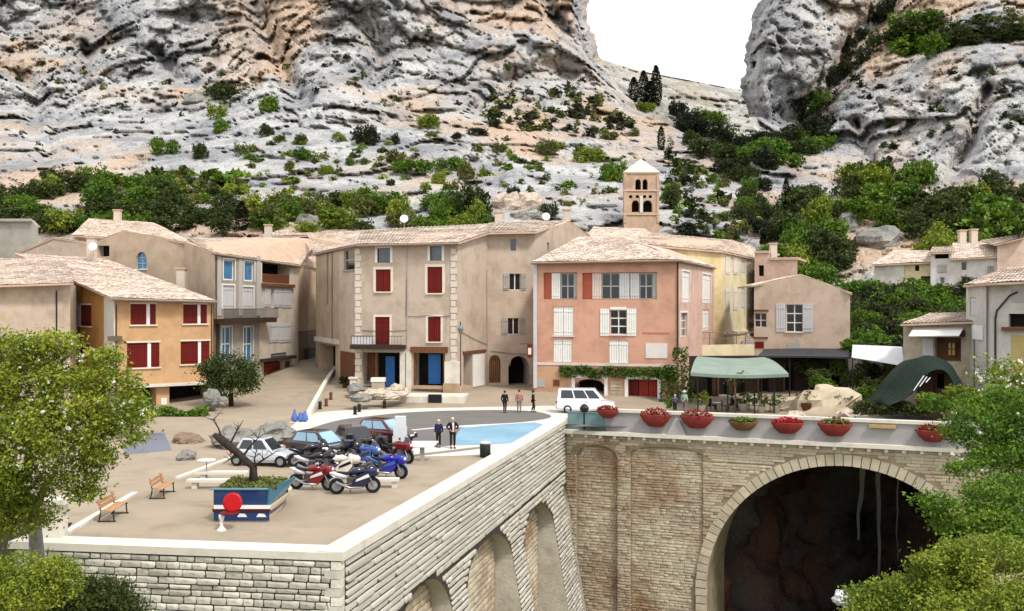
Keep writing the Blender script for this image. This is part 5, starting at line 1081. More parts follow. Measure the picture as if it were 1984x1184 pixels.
tree('flowering tree with white blossom and pale grey trunk at the left edge', base, tr, lm, bl, 5200, 19, .15, .05, LF['light'], BARKG, (420, .034, PETAL))
def low_bush(label, blobs, n, per, sp, sz, mat, base, name='bush'):
    c = crown_points(blobs, n, per, sp, .3); v, q = leaves(c, sz); o = link(name, npmesh(name, v - np.array(base), q, mat)); o.location = base; return tag(o, label, 'bush')
low_bush('yellow green bush at the bottom left corner', [blob(40, 1130, 120, 62, 27), blob(-40, 1150, 100, 80, 27), blob(110, 1120, 50, 40, 27)], 900, 22, .13, .042, LF['light'], P(40, 1190, 27))
low_bush('dark green bush against the terrace wall at the bottom left', [blob(190, 1160, 80, 46, 29), blob(130, 1180, 80, 44, 28.5), blob(240, 1190, 50, 30, 30)], 800, 22, .13, .045, LF['dark'], P(190, 1200, 29))
Dr = 34
bl = [blob(1950, 790, 70, 46, 38), blob(1890, 830, 70, 44, 37), blob(1985, 850, 80, 70, 37), blob(1905, 880, 60, 28, 36), blob(1870, 905, 36, 14, 35), blob(2040, 930, 120, 140, 36)]
base = P(2050, 1250, 36); tr = [(base, .4), (P(2060, 1100, 36), .3), (P(2020, 950, 36.5), .2), (P(1980, 840, 37), .08)]
tree('green tree reaching in from the right edge over the end of the bridge', base, tr, [[(P(2020, 960, 36.5), .1), (P(1930, 900, 36), .06), (P(1860, 905, 35), .025)]], bl, 2200, 18, .18, .058, LF['mid'], BARKD, (60, .05, PETAL))
bl = [blob(1950, 960, 90, 44, 32), blob(1860, 985, 62, 26, 31), blob(1920, 1010, 70, 30, 31), blob(1990, 1040, 90, 60, 31), blob(1815, 968, 36, 10, 31), blob(1835, 1020, 40, 10, 31)]
base = P(2030, 1260, 31); tr = [(base, .3), (P(2020, 1100, 31), .2), (P(1960, 980, 31.5), .07)]
tree('loose green tree in front of the arch end, at the right edge', base, tr, [[(P(2000, 1040, 31.3), .08), (P(1900, 990, 31), .03)]], bl, 1300, 18, .16, .05, LF['mid'], BARKD)
bl = [blob(1930, 1080, 110, 46, 27), blob(1840, 1110, 80, 36, 26.5), blob(1900, 1160, 130, 60, 26), blob(1740, 1160, 76, 32, 26.5), blob(1680, 1176, 50, 18, 26.6), blob(1800, 1180, 90, 40, 26), blob(1990, 1160, 80, 80, 26), blob(1800, 1082, 36, 10, 26.4), blob(1850, 1062, 40, 12, 26.6), blob(1655, 1150, 26, 8, 26.6), blob(1760, 1128, 40, 10, 26.4)]
base = P(1980, 1330, 26); tr = [(base, .3), (P(1970, 1230, 26), .2), (P(1930, 1120, 26.5), .06)]
tree('bright green tree filling the bottom right corner below the arch', base, tr, [[(P(1960, 1200, 26), .1), (P(1840, 1150, 26), .05), (P(1700, 1172, 26.5), .02)]], bl, 3200, 18, .13, .042, LF['light'], BARKD)
bl = [blob(1945, 722, 50, 34, 60), blob(1915, 745, 30, 24, 60), blob(1980, 750, 50, 34, 60)]
base = P(1945, 850, 60); tree('thin pale blossoming tree before the grey edge house', base, [(base, .12), (P(1945, 780, 60), .1), (P(1945, 710, 60), .03)], [], bl, 160, 12, .3, .12, LF['light'], BARK, (60, .07, PETAL))
bl = [blob(445, 718, 48, 34, 84), blob(412, 722, 26, 24, 83.5), blob(478, 728, 26, 28, 83.5), blob(440, 745, 40, 24, 83), blob(400, 752, 14, 12, 83)]
base = Vector(tuple(P(448, 700, 84).xy) + (0,)); tree('dark green rounded tree before the tall balcony house', base, [(base, .22), (base + Vector((0, 0, 1.4)), .16), (P(446, 715, 84), .05)], [], bl, 900, 15, .3, .1, LF['dark'], BARKD)
base = P(255, 800, 66); base.z = 0; tree('green bush tree left of the ochre house shop', base, [(base, .15), (P(255, 800, 66), .06)], [], [blob(250, 775, 34, 26, 66), blob(262, 800, 36, 24, 65)], 130, 14, .26, .12, LF['mid'], BARKD)
# ivy on the pink house
def ivy(label, boxes, n, sz=.13):
    c = []
    for (f, x0, y0, x1, y1, o0, o1) in boxes:
        r = f.rect(x0, y0, x1, y1); k = int(n * (x1 - x0) * (y1 - y0) / 4000)
        for _ in range(k): u, z, o = random.uniform(r[0], r[1]), r[2] + (r[3] - r[2]) * random.random() ** .8, random.uniform(o0, o1); z += noise.noise(Vector((u * .8, 0, 3))) * .3; c.append(tuple(f.pt(u, z, o)))
    c = np.array(c); base = c[c[:, 2].argmin()]; v, q = leaves(c, sz); o = link('ivy', npmesh('ivy', v - base, q, LF['ivy'])); o.location = base; return tag(o, label, 'ivy')
pf = Fac(XY(1036, 91), XY(1315, 87.5)); ivy('band of green ivy across the pink house over its shop fronts', [(pf, 1084, 711, 1312, 733, .05, .5)], 1500)
ivy('tall ivy clump climbing the right corner of the pink house', [(Fac(XY(1278, 87.4), XY(1350, 86.6)), 1280, 708, 1345, 792, .1, .9), (Fac(XY(1278, 87.4), XY(1350, 86.6)), 1304, 672, 1334, 712, .1, .7)], 900)
# ------------------------------------------------------------------ things on the terrace
WOODB = M('bench_wood', C(196, 150, 108), .7, .18, 2, .2, 14, stretch=(6, 1, 6)); CIRON = M('cast_iron', C(34, 32, 34), .6, .1, 2, .1)
def bench(loc, rz, label):                                       # long side along y, sitter faces +x
    t = thing('park_bench', label, 'bench', loc, rz, 'benches on the terrace'); mb = MB
    for i, x in enumerate((-.02, .13, .28)): b = mb(); b.box(x, x + .13, -.95, .95, .42, .46); b.build('seat_slat', WOODB, t, False)
    for i, z in enumerate((.55, .71)): b = mb(); b.box(-.10 - i * .05, -.06 - i * .05, -.95, .95, z, z + .13); b.build('back_slat', WOODB, t, False)
    for y in (-.8, .8):
        b = mb(); b.tube([(-.18, y, .86), (-.08, y, .45), (.42, y, .42), (.46, y, .4)], .03, 6); b.tube([(.4, y, .42), (.44, y, .02)], .03, 6); b.tube([(-.06, y, .44), (-.14, y, .02)], .03, 6); b.box(-.2, .5, y - .04, y + .04, 0, .04); b.build('leg', CIRON, t, False)
    return t
c = G(212, 1003); bench((c.x, c.y, 0), R(4), 'tan wooden bench nearer the stone wall corner, on black iron legs'); c = G(308, 960); bench((c.x, c.y, 0), R(4), 'tan wooden bench farther from the wall, on black iron legs')
# boat shaped planter with grass and a bare tree
NAVY = paint('navy_paint', 30, 58, 104, .8, .4, coat=.4); TEALP = paint('teal_paint', 38, 112, 140, .8, .4, coat=.4); CREAMH = paint('cream_hull', 226, 206, 180, .8, .45); BURG = paint('burgundy_paint', 74, 26, 36, .8, .4)
c = G(470, 1011); t = thing('boat_planter', 'blue and cream boat shaped planter with grass on top', 'planter', (c.x, c.y, 0))
def ring(y, wb, wt, z1, lift=0): return [(-wb, y, lift), (wb, y, lift), (wt, y, z1), (-wt, y, z1)]
st = [(0, .95, 1.12, .62, 0), (.9, 1.0, 1.2, .62, 0), (2.2, 1.0, 1.25, .64, .02), (3.4, .8, 1.2, .70, .08), (4.4, .4, .8, .80, .18), (5.0, .06, .16, .9, .34)]
b = MB()
for y, wb, wt, z1, l in st: b.v += ring(y, wb, wt, z1, l)
for k in range(len(st) - 1):
    for j in range(4): b.f.append((k * 4 + j, k * 4 + (j + 1) % 4, k * 4 + 4 + (j + 1) % 4, k * 4 + 4 + j))
b.f += [(3, 2, 1, 0), tuple(len(st) * 4 - 4 + j for j in range(4))]; hull = b.build('hull', CREAMH, t, False)
for s in (-1, 1):
    b = MB(); 
    for (y0, wb0, wt0, z0, _), (y1, wb1, wt1, z1, _) in zip(st[:-1], st[1:]):
        q = lambda wb, wt, z, y, f: Vector((s * (wb + (wt - wb) * f + .012), y, z * f)); b.poly(q(wb0, wt0, z0, y0, .42), q(wb1, wt1, z1, y1, .42), q(wb1, wt1, z1, y1, .68), q(wb0, wt0, z0, y0, .68))
    b.build('stripe', NAVY, hull, False)
b = MB(); b.box(-1.12, 1.06, -.06, -.005, .05, .40); b.build('stern_panel', NAVY, t, False)
b = MB(); b.box(-1.16, 1.1, -.09, -.004, .405, .52); b.build('burgundy_band', BURG, t, False); b = MB(); b.box(-1.1, 1.1, -.10, -.004, .523, .66); b.build('white_band', WHITE, t, False)
for x in (-.2, .55): b = MB(); b.poly((x, -.064, .2), (x + .4, -.064, .2), (x + .32, -.064, .32), (x + .1, -.064, .34)); b.build('white_patch', WHITE, t, False)
b = MB(); b.box(-1.1, .95, -.02, .06, .663, 1.26); b.build('front_panel', NAVY, t, False)
b = MB(); b.hexa([Vector(p) for p in ((.96, -.03, .663), (1.04, -.03, .663), (1.12, 2.6, .663), (1.04, 2.6, .663), (1.0, -.05, 1.3), (1.08, -.05, 1.3), (1.5, 2.7, 1.3), (1.42, 2.7, 1.3))]); b.build('side_panel', TEALP, t, False)
b = MB(); b.box(-1.14, -1.06, .0, 2.6, .663, 1.26); b.build('side_panel', NAVY, t, False); b = MB(); b.box(-1.1, 1.2, 2.6, 2.68, .663, 1.26); b.build('back_panel', NAVY, t, False)
b = MB(); b.box(-1.3, 1.0, -.08, .1, 1.263, 1.31); b.build('rim', paint('pale_blue_paint', 110, 150, 170), t, False)
b = MB(); b.box(-1.05, 1.0, .07, 2.58, 1.05, 1.2); b.build('soil', M('soil', C(80, 66, 48), .95, .3, 3, .5), t, False)
pts = np.stack([RNG.uniform(-1.05, 1.2, 1800), RNG.uniform(.1, 2.6, 1800), 1.2 + RNG.random(1800) * .16], 1); v, q = leaves(pts, .08, -.4); o = link('grass', npmesh('grass', v, q, LF['olive']), t, 'stuff')
base = Vector((c.x + .05, c.y + 1.5, 1.15)); t = thing('bare_tree', 'dark leaning bare tree growing out of the boat shaped planter', 'tree', base)
b = MB(); Dt = base.y; tp = [(base, .2), (P(490, 905, Dt), .15), (P(462, 878, Dt), .14), (P(430, 852, Dt), .17), (P(415, 842, Dt), .12)]; b.tube([p for p, _ in tp], [r_ for _, r_ in tp], 9)
for i, vv in enumerate(b.v): q = Vector(vv); b.v[i] = tuple(q + Vector((noise.noise(q * 4), noise.noise(q * 4 + Vector((3, 3, 3))), noise.noise(q * 4 + Vector((7, 1, 1))))) * .07)
b.build('trunk', BARKD, t, smooth=True)
rg = random.Random(4)
for (a, e, r0) in (((490, 905), (540, 872), .06), ((470, 885), (505, 845), .06), ((445, 862), (470, 815), .06), ((430, 852), (412, 810), .05), ((470, 885), (440, 895), .05), ((497, 910), (500, 870), .05)):
    A_, E_ = P(*a, Dt), P(*e, Dt); E_ = E_ + Vector((0, rg.uniform(-.6, .8), 0)); b = MB(); m1_ = A_.lerp(E_, .5) + Vector((rg.uniform(-.15, .15), rg.uniform(-.1, .1), rg.uniform(-.1, .15))); b.tube([A_, m1_, E_], [r0, r0 * .65, .012], 6)
    for k in range(4): f_ = m1_.lerp(E_, rg.uniform(0, .9)); b.tube([f_, f_ + Vector((rg.uniform(-.4, .4), rg.uniform(-.3, .3), rg.uniform(.1, .45)))], [.022, .006], 5)
    b.build('branch', BARKD, t)
# red chair before the planter
REDC = paint('bright_red', 196, 22, 30, .8, .4); c = G(428, 1028); t = thing('round_chair', 'bright red round backed chair on a white leg before the boat planter', 'chair', c)
m = Matrix.Rotation(R(82), 3, 'X'); b = MB(); b.lathe([(.02, -.05), (.3, -.04), (.37, 0), (.37, .04), (.3, .05), (.02, .02)], (.36, .3, 1.0), 20, m=m); b.build('backrest', REDC, t, False, True)
b = MB(); b.lathe([(.05, .6), (.34, .62), (.36, .66), (.3, .69), (.02, .68)], (.3, .1, 0), 18); b.build('seat', M('dark_red_seat', C(110, 14, 20), .5), t, False, True)
b = MB(); b.lathe([(.22, 0), (.2, .03), (.07, .16), (.08, .35), (.13, .5), (.12, .6)], (.02, .02, 0), 12, sx=.85); b.build('leg', WHITE, t, False, True)
# white slabs, table on a post
def slab_bench(px, py, wd, label, d=.5):
    c = G(px, py); s = c.y / F; t = thing('stone_bench', label, 'bench', c); b = MB(); b.box(-wd * s / 2, wd * s / 2, -d / 2, d / 2, .3, .42); b.build('slab', LIME, t, False)
    for x in (-.35, .35): b = MB(); b.box(x * wd * s - .12, x * wd * s + .12, -d / 2 + .08, d / 2 - .08, 0, .297); b.build('support', LIME, t, False)
slab_bench(412, 946, 96, 'long low white slab bench left of the boat planter'); slab_bench(430, 930, 100, 'second white slab bench, just behind the first one'); slab_bench(745, 944, 56, 'short white slab bench right of the motorcycles')
c = G(400, 930); t = thing('round_table', 'small white round table on a thin post near the bare tree', 'table', c); b = MB(); b.lathe([(.02, .92), (.42, .94), (.45, .98), (.42, 1.0), (.02, 1.01)], n=20); b.build('tabletop', WHITE, t, False, True); b = MB(); b.lathe([(.2, 0), (.18, .03), (.03, .06), (.03, .93)], n=10); b.build('post', GREYSH, t, False)
c = G(818, 893); t = thing('information_table', 'tilted white panel on a grey post at the terrace edge', 'information board', c); b = MB(); b.hexa([Vector(p) for p in ((-.78, -.35, .78), (.6, -.35, .78), (.86, .35, .98), (-.55, .35, .98), (-.78, -.35, .84), (.6, -.35, .84), (.86, .35, 1.04), (-.55, .35, 1.04))]); b.build('panel', WHITE, t, False)
b = MB(); b.box(-.12, .12, -.1, .1, 0, .8); b.build('post', GREYSH, t, False)
c = G(940, 886); t = thing('litter_bin', 'dark green litter bin with pale lid beside the terrace wall', 'bin', c); b = MB(); b.lathe([(.27, 0), (.3, .04), (.3, .72), (.27, .76)], n=14); b.build('body', paint('bin_green', 30, 44, 38), t, False, True); b = MB(); b.lathe([(.3, .765), (.32, .8), (.3, .86), (.05, .9)], n=14); b.build('lid', LIME, t, False, True)
c = G(777, 862); t = thing('white_pedestal', 'pale stepped pedestal behind the motorcycles, beside the maroon car', 'pedestal', c)
for x0, x1, z0, z1 in ((-.5, .42, 0, .55), (-.45, .35, .55, 1.1), (-.38, .3, 1.1, 1.55), (-.36, .28, 1.55, 1.75)): b = MB(); b.box(x0, x1, -.22, .22, z0 + .005, z1); b.build('block', paint('pale_grey_white', 226, 230, 234), t, False)
# gate post at the left
c = P(106, 1036, 35.6); c.z = 0; t = thing('gate_post', 'cream stone gate post with flat cap at the left end of the terrace', 'post', c); b = MB(); b.box(-.33, .33, -.33, .33, 0, 1.45); b.build('shaft', LIME, t, False); b = MB(); b.box(-.5, .55, -.45, .45, 1.453, 1.62); b.build('cap', LIME, t, False)
# rocks and the low mounds round the bare tree
BRN = rock_mat('brown_boulder', C(136, 112, 92), C(176, 156, 134), C(180, 128, 100), .6, vsc=1.2, bst=.6)
for a in ((365, 862, 66, 50, 62, BRN, 'brownish rock mound beside the side road'), (362, 884, 36, 24, 55, BLG, 'small grey rock below the brownish mound'), (455, 850, 90, 44, 60, BLG, 'grey rock mound behind the bare tree'), (528, 842, 90, 44, 62, BLG, 'pale greenish rock mound behind the silver car'), (580, 866, 44, 46, 60, BLG, 'dark jagged rock between the silver car and the blue windowed car'), (300, 838, 60, 18, 70, BLG, 'flat pale boulder at the end of the side road'), (410, 775, 34, 40, 80, BLG, 'standing stone left of the dark rounded tree'), (432, 778, 18, 22, 78, BLG, 'small pale stone at the foot of the dark rounded tree')):
    boulder(*a, 'rocks round the terrace')
def hedge(px0, px1, py, ht, D, label, shade='dark', dp=.8, name='hedge', n=260):
    A_, B_ = P(px0, py, D), P(px1, py, D); L_ = (B_ - A_).length; z0 = A_.z; h_ = ht * D / F; c_ = np.stack([RNG.uniform(0, L_, n * 6), RNG.uniform(0, dp, n * 6), RNG.random(n * 6) ** .7 * h_], 1); c_[:, 2] *= .8 + .25 * np.sin(c_[:, 0] * 2.3); v, q = leaves(c_, .11); o = link(name, npmesh(name, v, q, LF[shade])); o.location = A_; return tag(o, label, 'hedge')
hedge(300, 398, 812, 22, 76, 'low green hedge before the ochre house shop', 'mid', 1.2)
b_ = (1640, 1160, 50, 30, 48, M('white_wet_rock', C(226, 228, 232), .5, .15, 2, .3), 'small white rock by the water at the foot of the arch'); boulder(*b_, None)
# ------------------------------------------------------------------ vehicles
TYRE = M('tyre_rubber', C(28, 28, 30), .85, .15, 3, .1); RIM = M('rim_metal', C(170, 172, 176), .35, .1, 2, 0, metal=.6, spec=.5); GLC = M('car_glass', C(28, 34, 42), .06, .2, .8, 0, spec=.8); GLL = M('sky_glass', C(150, 190, 216), .08, .15, .8, 0, spec=.8)
LAMPW = M('headlight_glass', C(220, 224, 230), .15, .05, 1, 0, spec=.6); LAMPR = M('rear_light', C(170, 20, 20), .25, .05, 1, 0); BLK = M('black_plastic', C(30, 30, 32), .6, .1, 2, .05)
def wheel(par, x, y, r, w_):
    o = bpy.data.objects.new('wheel', None); COL.objects.link(o); o.parent = par; o.location = (x, y, r); m = Matrix.Rotation(R(90), 3, 'X')
    b = MB(); n = 20; prof = [(r * .62, -w_ / 2), (r * .93, -w_ / 2), (r, -w_ / 3), (r, w_ / 3), (r * .93, w_ / 2), (r * .62, w_ / 2)]
    for rr, z in prof:
        for j in range(n): a = 2 * math.pi * j / n; b.v.append(tuple(m @ Vector((rr * math.cos(a), rr * math.sin(a), z))))
    for k in range(6):
        for j in range(n): b.f.append((k * n + j, k * n + (j + 1) % n, ((k + 1) % 6) * n + (j + 1) % n, ((k + 1) % 6) * n + j))
    b.build('tyre', TYRE, o, False, True)
    b = MB(); b.lathe([(r * .62, -w_ * .32), (r * .62, w_ * .32)], n=n, m=m)
    for k in range(5): a = 2 * math.pi * k / 5; d = m @ Vector((math.cos(a), math.sin(a), 0)); b.tube([(0, 0, 0), tuple(d * r * .6)], w_ * .37, 5)
    b.build('rim', RIM, o, False); return o
def loft(secs, close=True):
    b = MB(); n = len(secs[0])
    for s in secs: b.v += [tuple(p) for p in s]
    for k in range(len(secs) - 1):
        for j in range(n): b.f.append((k * n + j, k * n + (j + 1) % n, (k + 1) * n + (j + 1) % n, (k + 1) * n + j))
    b.f.append(tuple(reversed(range(n)))); b.f.append(tuple((len(secs) - 1) * n + j for j in range(n))); return b
def car(loc, rz, label, paintm, glassm, Lc=4.0, W=1.72, belt=.82, roofz=1.45, wb=2.5, r=.31, cab=None, hood=.78, boot=.9, name='parked_car', cat='car', group='cars parked on the square'):
    t = thing(name, label, cat, loc, rz, group); h_ = Lc / 2; w_ = W / 2
    def sec(x, zb, zt, k): w2 = w_ * k; return [Vector((x, y, z)) for y, z in ((-w2 * .9, zb), (-w2, zb + .16), (-w2, (zb + zt) / 2), (-w2 * .98, zt - .1), (-w2 * .88, zt), (w2 * .88, zt), (w2 * .98, zt - .1), (w2, (zb + zt) / 2), (w2, zb + .16), (w2 * .9, zb))]
    secs = [sec(-h_, .42, boot - .12, .86), sec(-h_ + .12, .28, boot - .02, .95), sec(-h_ * .6, .22, boot, 1), sec(0, .2, belt + .02, 1), sec(h_ * .42, .22, belt - .01, 1), sec(h_ * .72, .24, hood, .98), sec(h_ - .14, .28, hood - .12, .92), sec(h_, .4, hood - .26, .82)]
    b = loft(secs); o = b.build('body', paintm, t, False, False); bv = o.modifiers.new('soft', 'BEVEL'); bv.width = .04; bv.segments = 2; bv.limit_method = 'ANGLE'; bv.angle_limit = R(20)
    rb, rt, ft, fb = cab or (-h_ * .88, -h_ * .62, h_ * .12, h_ * .5)
    def cs(x, z, k): return [Vector((x, -w_ * k, z)), Vector((x, w_ * k, z))]
    lo, hi = belt - .03, roofz; P8 = dict(rbL=Vector((rb, -w_ * .9, lo)), rbR=Vector((rb, w_ * .9, lo)), fbL=Vector((fb, -w_ * .9, lo)), fbR=Vector((fb, w_ * .9, lo)), rtL=Vector((rt, -w_ * .74, hi)), rtR=Vector((rt, w_ * .74, hi)), ftL=Vector((ft, -w_ * .74, hi)), ftR=Vector((ft, w_ * .74, hi)))
    b = MB(); b.hexa([P8[k] for k in ('rbL', 'fbL', 'fbR', 'rbR', 'rtL', 'ftL', 'ftR', 'rtR')]); o = b.build('cabin', paintm, t, False); bv = o.modifiers.new('soft', 'BEVEL'); bv.width = .07; bv.segments = 3
    def pane(a, c, d, e, k0, k1, l0, l1, nm):                    # quad a,c bottom; d,e top, inset, set slightly proud
        n_ = (c - a).cross(e - a).normalized(); ce = (a + c + d + e) / 4
        if n_.dot(ce - Vector((0, 0, 1))) < 0: n_ = -n_
        q = lambda s, v: (a * (1 - s) + c * s) * (1 - v) + (e * (1 - s) + d * s) * v
        pts_ = [q(k0, l0), q(k1, l0), q(k1, l1), q(k0, l1)]; b = MB(); b.hexa([p - n_ * .02 for p in pts_] + [p + n_ * .012 for p in pts_]); b.build(nm, glassm, t, False)
    pane(P8['fbL'], P8['fbR'], P8['ftR'], P8['ftL'], .08, .92, .1, .92, 'windscreen'); pane(P8['rbL'], P8['rbR'], P8['rtR'], P8['rtL'], .1, .9, .2, .9, 'rear_window')
    for s in ('L', 'R'):
        for k0, k1 in ((.08, .36), (.39, .66), (.69, .92)) if Lc > 4.1 else ((.1, .48), (.52, .9)): pane(P8['rb' + s], P8['fb' + s], P8['ft' + s], P8['rt' + s], k0, k1, .18, .88, 'side_window')
    for s in (-1, 1):
        for x in (-wb / 2, wb / 2): wheel(t, x + .02, s * (w_ - .08), r, .2)
        b = MB(); b.ball((h_ - .1, s * w_ * .66, hood - .22), .13, 10, 6, (.6, 1.3, .7)); b.build('headlight', LAMPW, t, False, True); b = MB(); b.box(-h_ - .01, -h_ + .14, s * w_ * .82 - .09, s * w_ * .82 + .09, boot - .34, boot - .14); b.build('rear_light', LAMPR, t, False)
        b = MB(); b.ball((fb - .2, s * (w_ + .06), belt + .06), .1, 8, 5, (.7, 1.0, .8)); b.build('wing_mirror', paintm, t, False, True)
        b = MB(); b.box(.0, .16, s * (w_ + .0) - .012, s * (w_ + .0) + .012, belt - .16, belt - .13); b.build('door_handle', BLK, t, False)
    b = MB(); b.box(h_ - .1, h_ + .02, -w_ * .8, w_ * .8, .34, .46); b.build('bumper', BLK, t, False); b = MB(); b.box(-h_ - .02, -h_ + .1, -w_ * .8, w_ * .8, .36, .48); b.build('bumper', BLK, t, False)
    b = MB(); b.box(h_ - .005, h_ + .03, -.26, .26, .47, .58); b.build('number_plate', WHITE, t, False); return t
WCAR = paint('white_car_paint', 240, 240, 242, .85, .25, coat=.8); MAR = paint('maroon_car_paint', 78, 22, 24, .8, .25, coat=.9); SIL = paint('silver_car_paint', 206, 212, 220, .8, .25, coat=.8, metal=.2); DKC = paint('dark_car_paint', 42, 34, 42, .8, .25, coat=.9); WINE = paint('dark_wine_paint', 44, 20, 22, .8, .25, coat=.9)
c = G(512, 900); car((c.x, c.y, 0), R(-12), 'silver white car behind the bare tree trunk', SIL, GLC, 3.2, 1.6)
c = G(622, 884); car((c.x, c.y, 0), R(-30), 'dark car with pale blue windows behind the black motorcycles', DKC, GLL, 4.0, 1.75)
c = G(688, 874); car((c.x, c.y, 0), R(-64), 'very dark wine red car with its nose towards the motorcycles', WINE, GLC, 3.9, 1.75)
c = G(734, 868); car((c.x, c.y + 2.6, 0), R(-24), 'maroon car with pale blue windows beside the white pedestal', MAR, GLL, 3.9, 1.75)
c = G(1132, 799); car((c.x + .1, c.y, 0), R(-6), 'white van parked before the pink house arch', WCAR, GLC, 4.6, 1.85, belt=1.05, roofz=1.92, wb=2.8, r=.33, cab=(-2.24, -2.12, .75, 1.62), hood=.98, boot=1.12, name='parked_van', cat='van', group=None)
def moto(loc, rz, label, m1, m2, seat=None, full=True, topbox=False):
    seat = seat or BLK; t = thing('motorcycle', label, 'motorcycle', loc, rz, 'motorcycles parked together on the terrace'); t.scale = (1.14,) * 3
    wheel(t, .72, 0, .31, .13); wheel(t, -.70, 0, .31, .17); bl = lambda *a: MB()
    b = MB(); b.box(-.3, .32, -.16, .16, .28, .62); b.tube([(-.2, .1, .35), (.25, .1, .5)], .1, 8); b.tube([(-.1, -.1, .4), (.3, -.12, .42)], .11, 8); b.build('engine', M('engine_metal', C(84, 84, 88), .45, .2, 4, .1, metal=.5), t, False)
    for y in (-.1, .1): b = MB(); b.tube([(.74, y, .31), (.45, y, .95)], .032, 7); b.build('fork', RIM, t, False)
    b = MB(); b.tube([(-.7, .13, .31), (-.1, .13, .42)], .035, 6); b.tube([(-.7, -.13, .31), (-.1, -.13, .42)], .035, 6); b.build('swing_arm', RIM, t, False)
    def body(secs): return loft([[Vector((x, y * w_, z + (zz) * h_)) for y, zz in ((-1, 0), (-.85, .75), (-.4, 1), (.4, 1), (.85, .75), (1, 0), (.6, -.8), (-.6, -.8))] for x, z, w_, h_ in secs])
    b = body([(-.22, .82, .1, .08), (-.05, .86, .17, .14), (.18, .88, .19, .16), (.38, .84, .13, .12), (.44, .82, .06, .06)]); b.build('fuel_tank', m1, t, False, True)
    b = body([(-.72, .86, .07, .04), (-.55, .84, .13, .05), (-.3, .8, .16, .06), (-.12, .82, .12, .06)]); b.build('seat', seat, t, False, True)
    b = body([(-.98, .84, .05, .04), (-.8, .8, .11, .09), (-.55, .72, .14, .12), (-.3, .68, .12, .1)]); b.build('tail', m2, t, False, True)
    if full:
        b = body([(.95, .78, .06, .1), (.85, .82, .15, .2), (.68, .84, .2, .26), (.5, .84, .2, .24), (.34, .78, .16, .16)]); b.build('fairing', m1, t, False, True)
        for s in (-1, 1):
            b = MB(); pts_ = [(.62, s * .22, .92), (.2, s * .23, .8), (-.12, s * .2, .5), (-.05, s * .17, .26), (.35, s * .19, .26), (.6, s * .22, .55)]; q = [Vector(p) for p in pts_]; d = Vector((0, s * .03, 0)); n = len(q); i0 = len(b.v); b.v += [tuple(p) for p in q] + [tuple(p + d) for p in q]; b.f += [tuple(i0 + j for j in range(n)), tuple(i0 + n + j for j in range(n))] + [(i0 + j, i0 + (j + 1) % n, i0 + n + (j + 1) % n, i0 + n + j) for j in range(n)]; b.build('side_fairing', m1, t, False)
            b = MB(); b.hexa([Vector((x, s * y, z)) for y in (.262, .268) for x, z in ((.52, .8), (.58, .68), (.02, .5), (.06, .6))]); b.build('decal', m2, t, False)
        b = MB(); b.hexa([Vector(p) for p in ((.84, -.12, 1.02), (.84, .12, 1.02), (.6, .15, 1.08), (.6, -.15, 1.08), (.70, -.08, 1.22), (.70, .08, 1.22), (.58, .1, 1.26), (.58, -.1, 1.26))]); b.build('windscreen', GLC, t, False)
    b = MB(); b.ball((.9 if full else .62, 0, .86), .1, 10, 6, (.6, 1.1, .9)); b.build('headlight', LAMPW, t, False, True)
    b = MB(); b.tube([(.36, -.36, 1.04), (.46, -.14, 1.0), (.46, .14, 1.0), (.36, .36, 1.04)], .018, 6); b.tube([(.36, -.38, 1.04), (.38, -.26, 1.03)], .028, 6); b.tube([(.36, .38, 1.04), (.38, .26, 1.03)], .028, 6); b.build('handlebar', BLK, t, False)
    for s in (-1, 1): b = MB(); b.tube([(.42, s * .24, 1.03), (.5, s * .36, 1.18)], .012, 5); b.ball((.5, s * .38, 1.2), .07, 8, 5, (.5, 1.2, .8)); b.build('mirror', BLK, t, False, True)
    b = MB(); b.tube([(.3, -.2, .26), (-.2, -.22, .26), (-.75, -.22, .5)], [.04, .045, .07], 8); b.build('exhaust', RIM, t, False, True)
    for x, r0 in ((.72, .36), (-.70, .36)):
        b = MB(); n = 7
        for k in range(n):
            a = R(40 + 95 * k / (n - 1)) if x > 0 else R(60 + 80 * k / (n - 1))
            for y in (-.09, .09): b.v.append((x + r0 * math.cos(a), y, .31 + r0 * math.sin(a)))
        for k in range(n - 1): b.f.append((k * 2, k * 2 + 1, k * 2 + 3, k * 2 + 2))
        o = b.build('mudguard', m2, t, False); so = o.modifiers.new('thick', 'SOLIDIFY'); so.thickness = .012
    b = MB(); b.tube([(-.1, .14, .3), (-.16, .34, .0)], .016, 5); b.build('side_stand', BLK, t, False)
    if topbox: b = MB(); b.box(-1.05, -.66, -.2, .2, .9, 1.2); o = b.build('top_box', m2, t, False); bv = o.modifiers.new('soft', 'BEVEL'); bv.width = .05; bv.segments = 2
    return t
BLU = paint('moto_blue', 26, 40, 170, .8, .25, coat=.9); BLU2 = paint('moto_mid_blue', 70, 104, 176, .8, .3, coat=.7); MW = paint('moto_white', 232, 226, 232, .8, .3, coat=.7); MB_ = paint('moto_black', 26, 24, 34, .8, .3, coat=.8); MR = paint('moto_red', 128, 26, 32, .8, .3, coat=.8); MC = paint('moto_cream', 232, 224, 212, .8, .35, coat=.5); MNV = paint('moto_navy', 24, 28, 66, .8, .3, coat=.8)
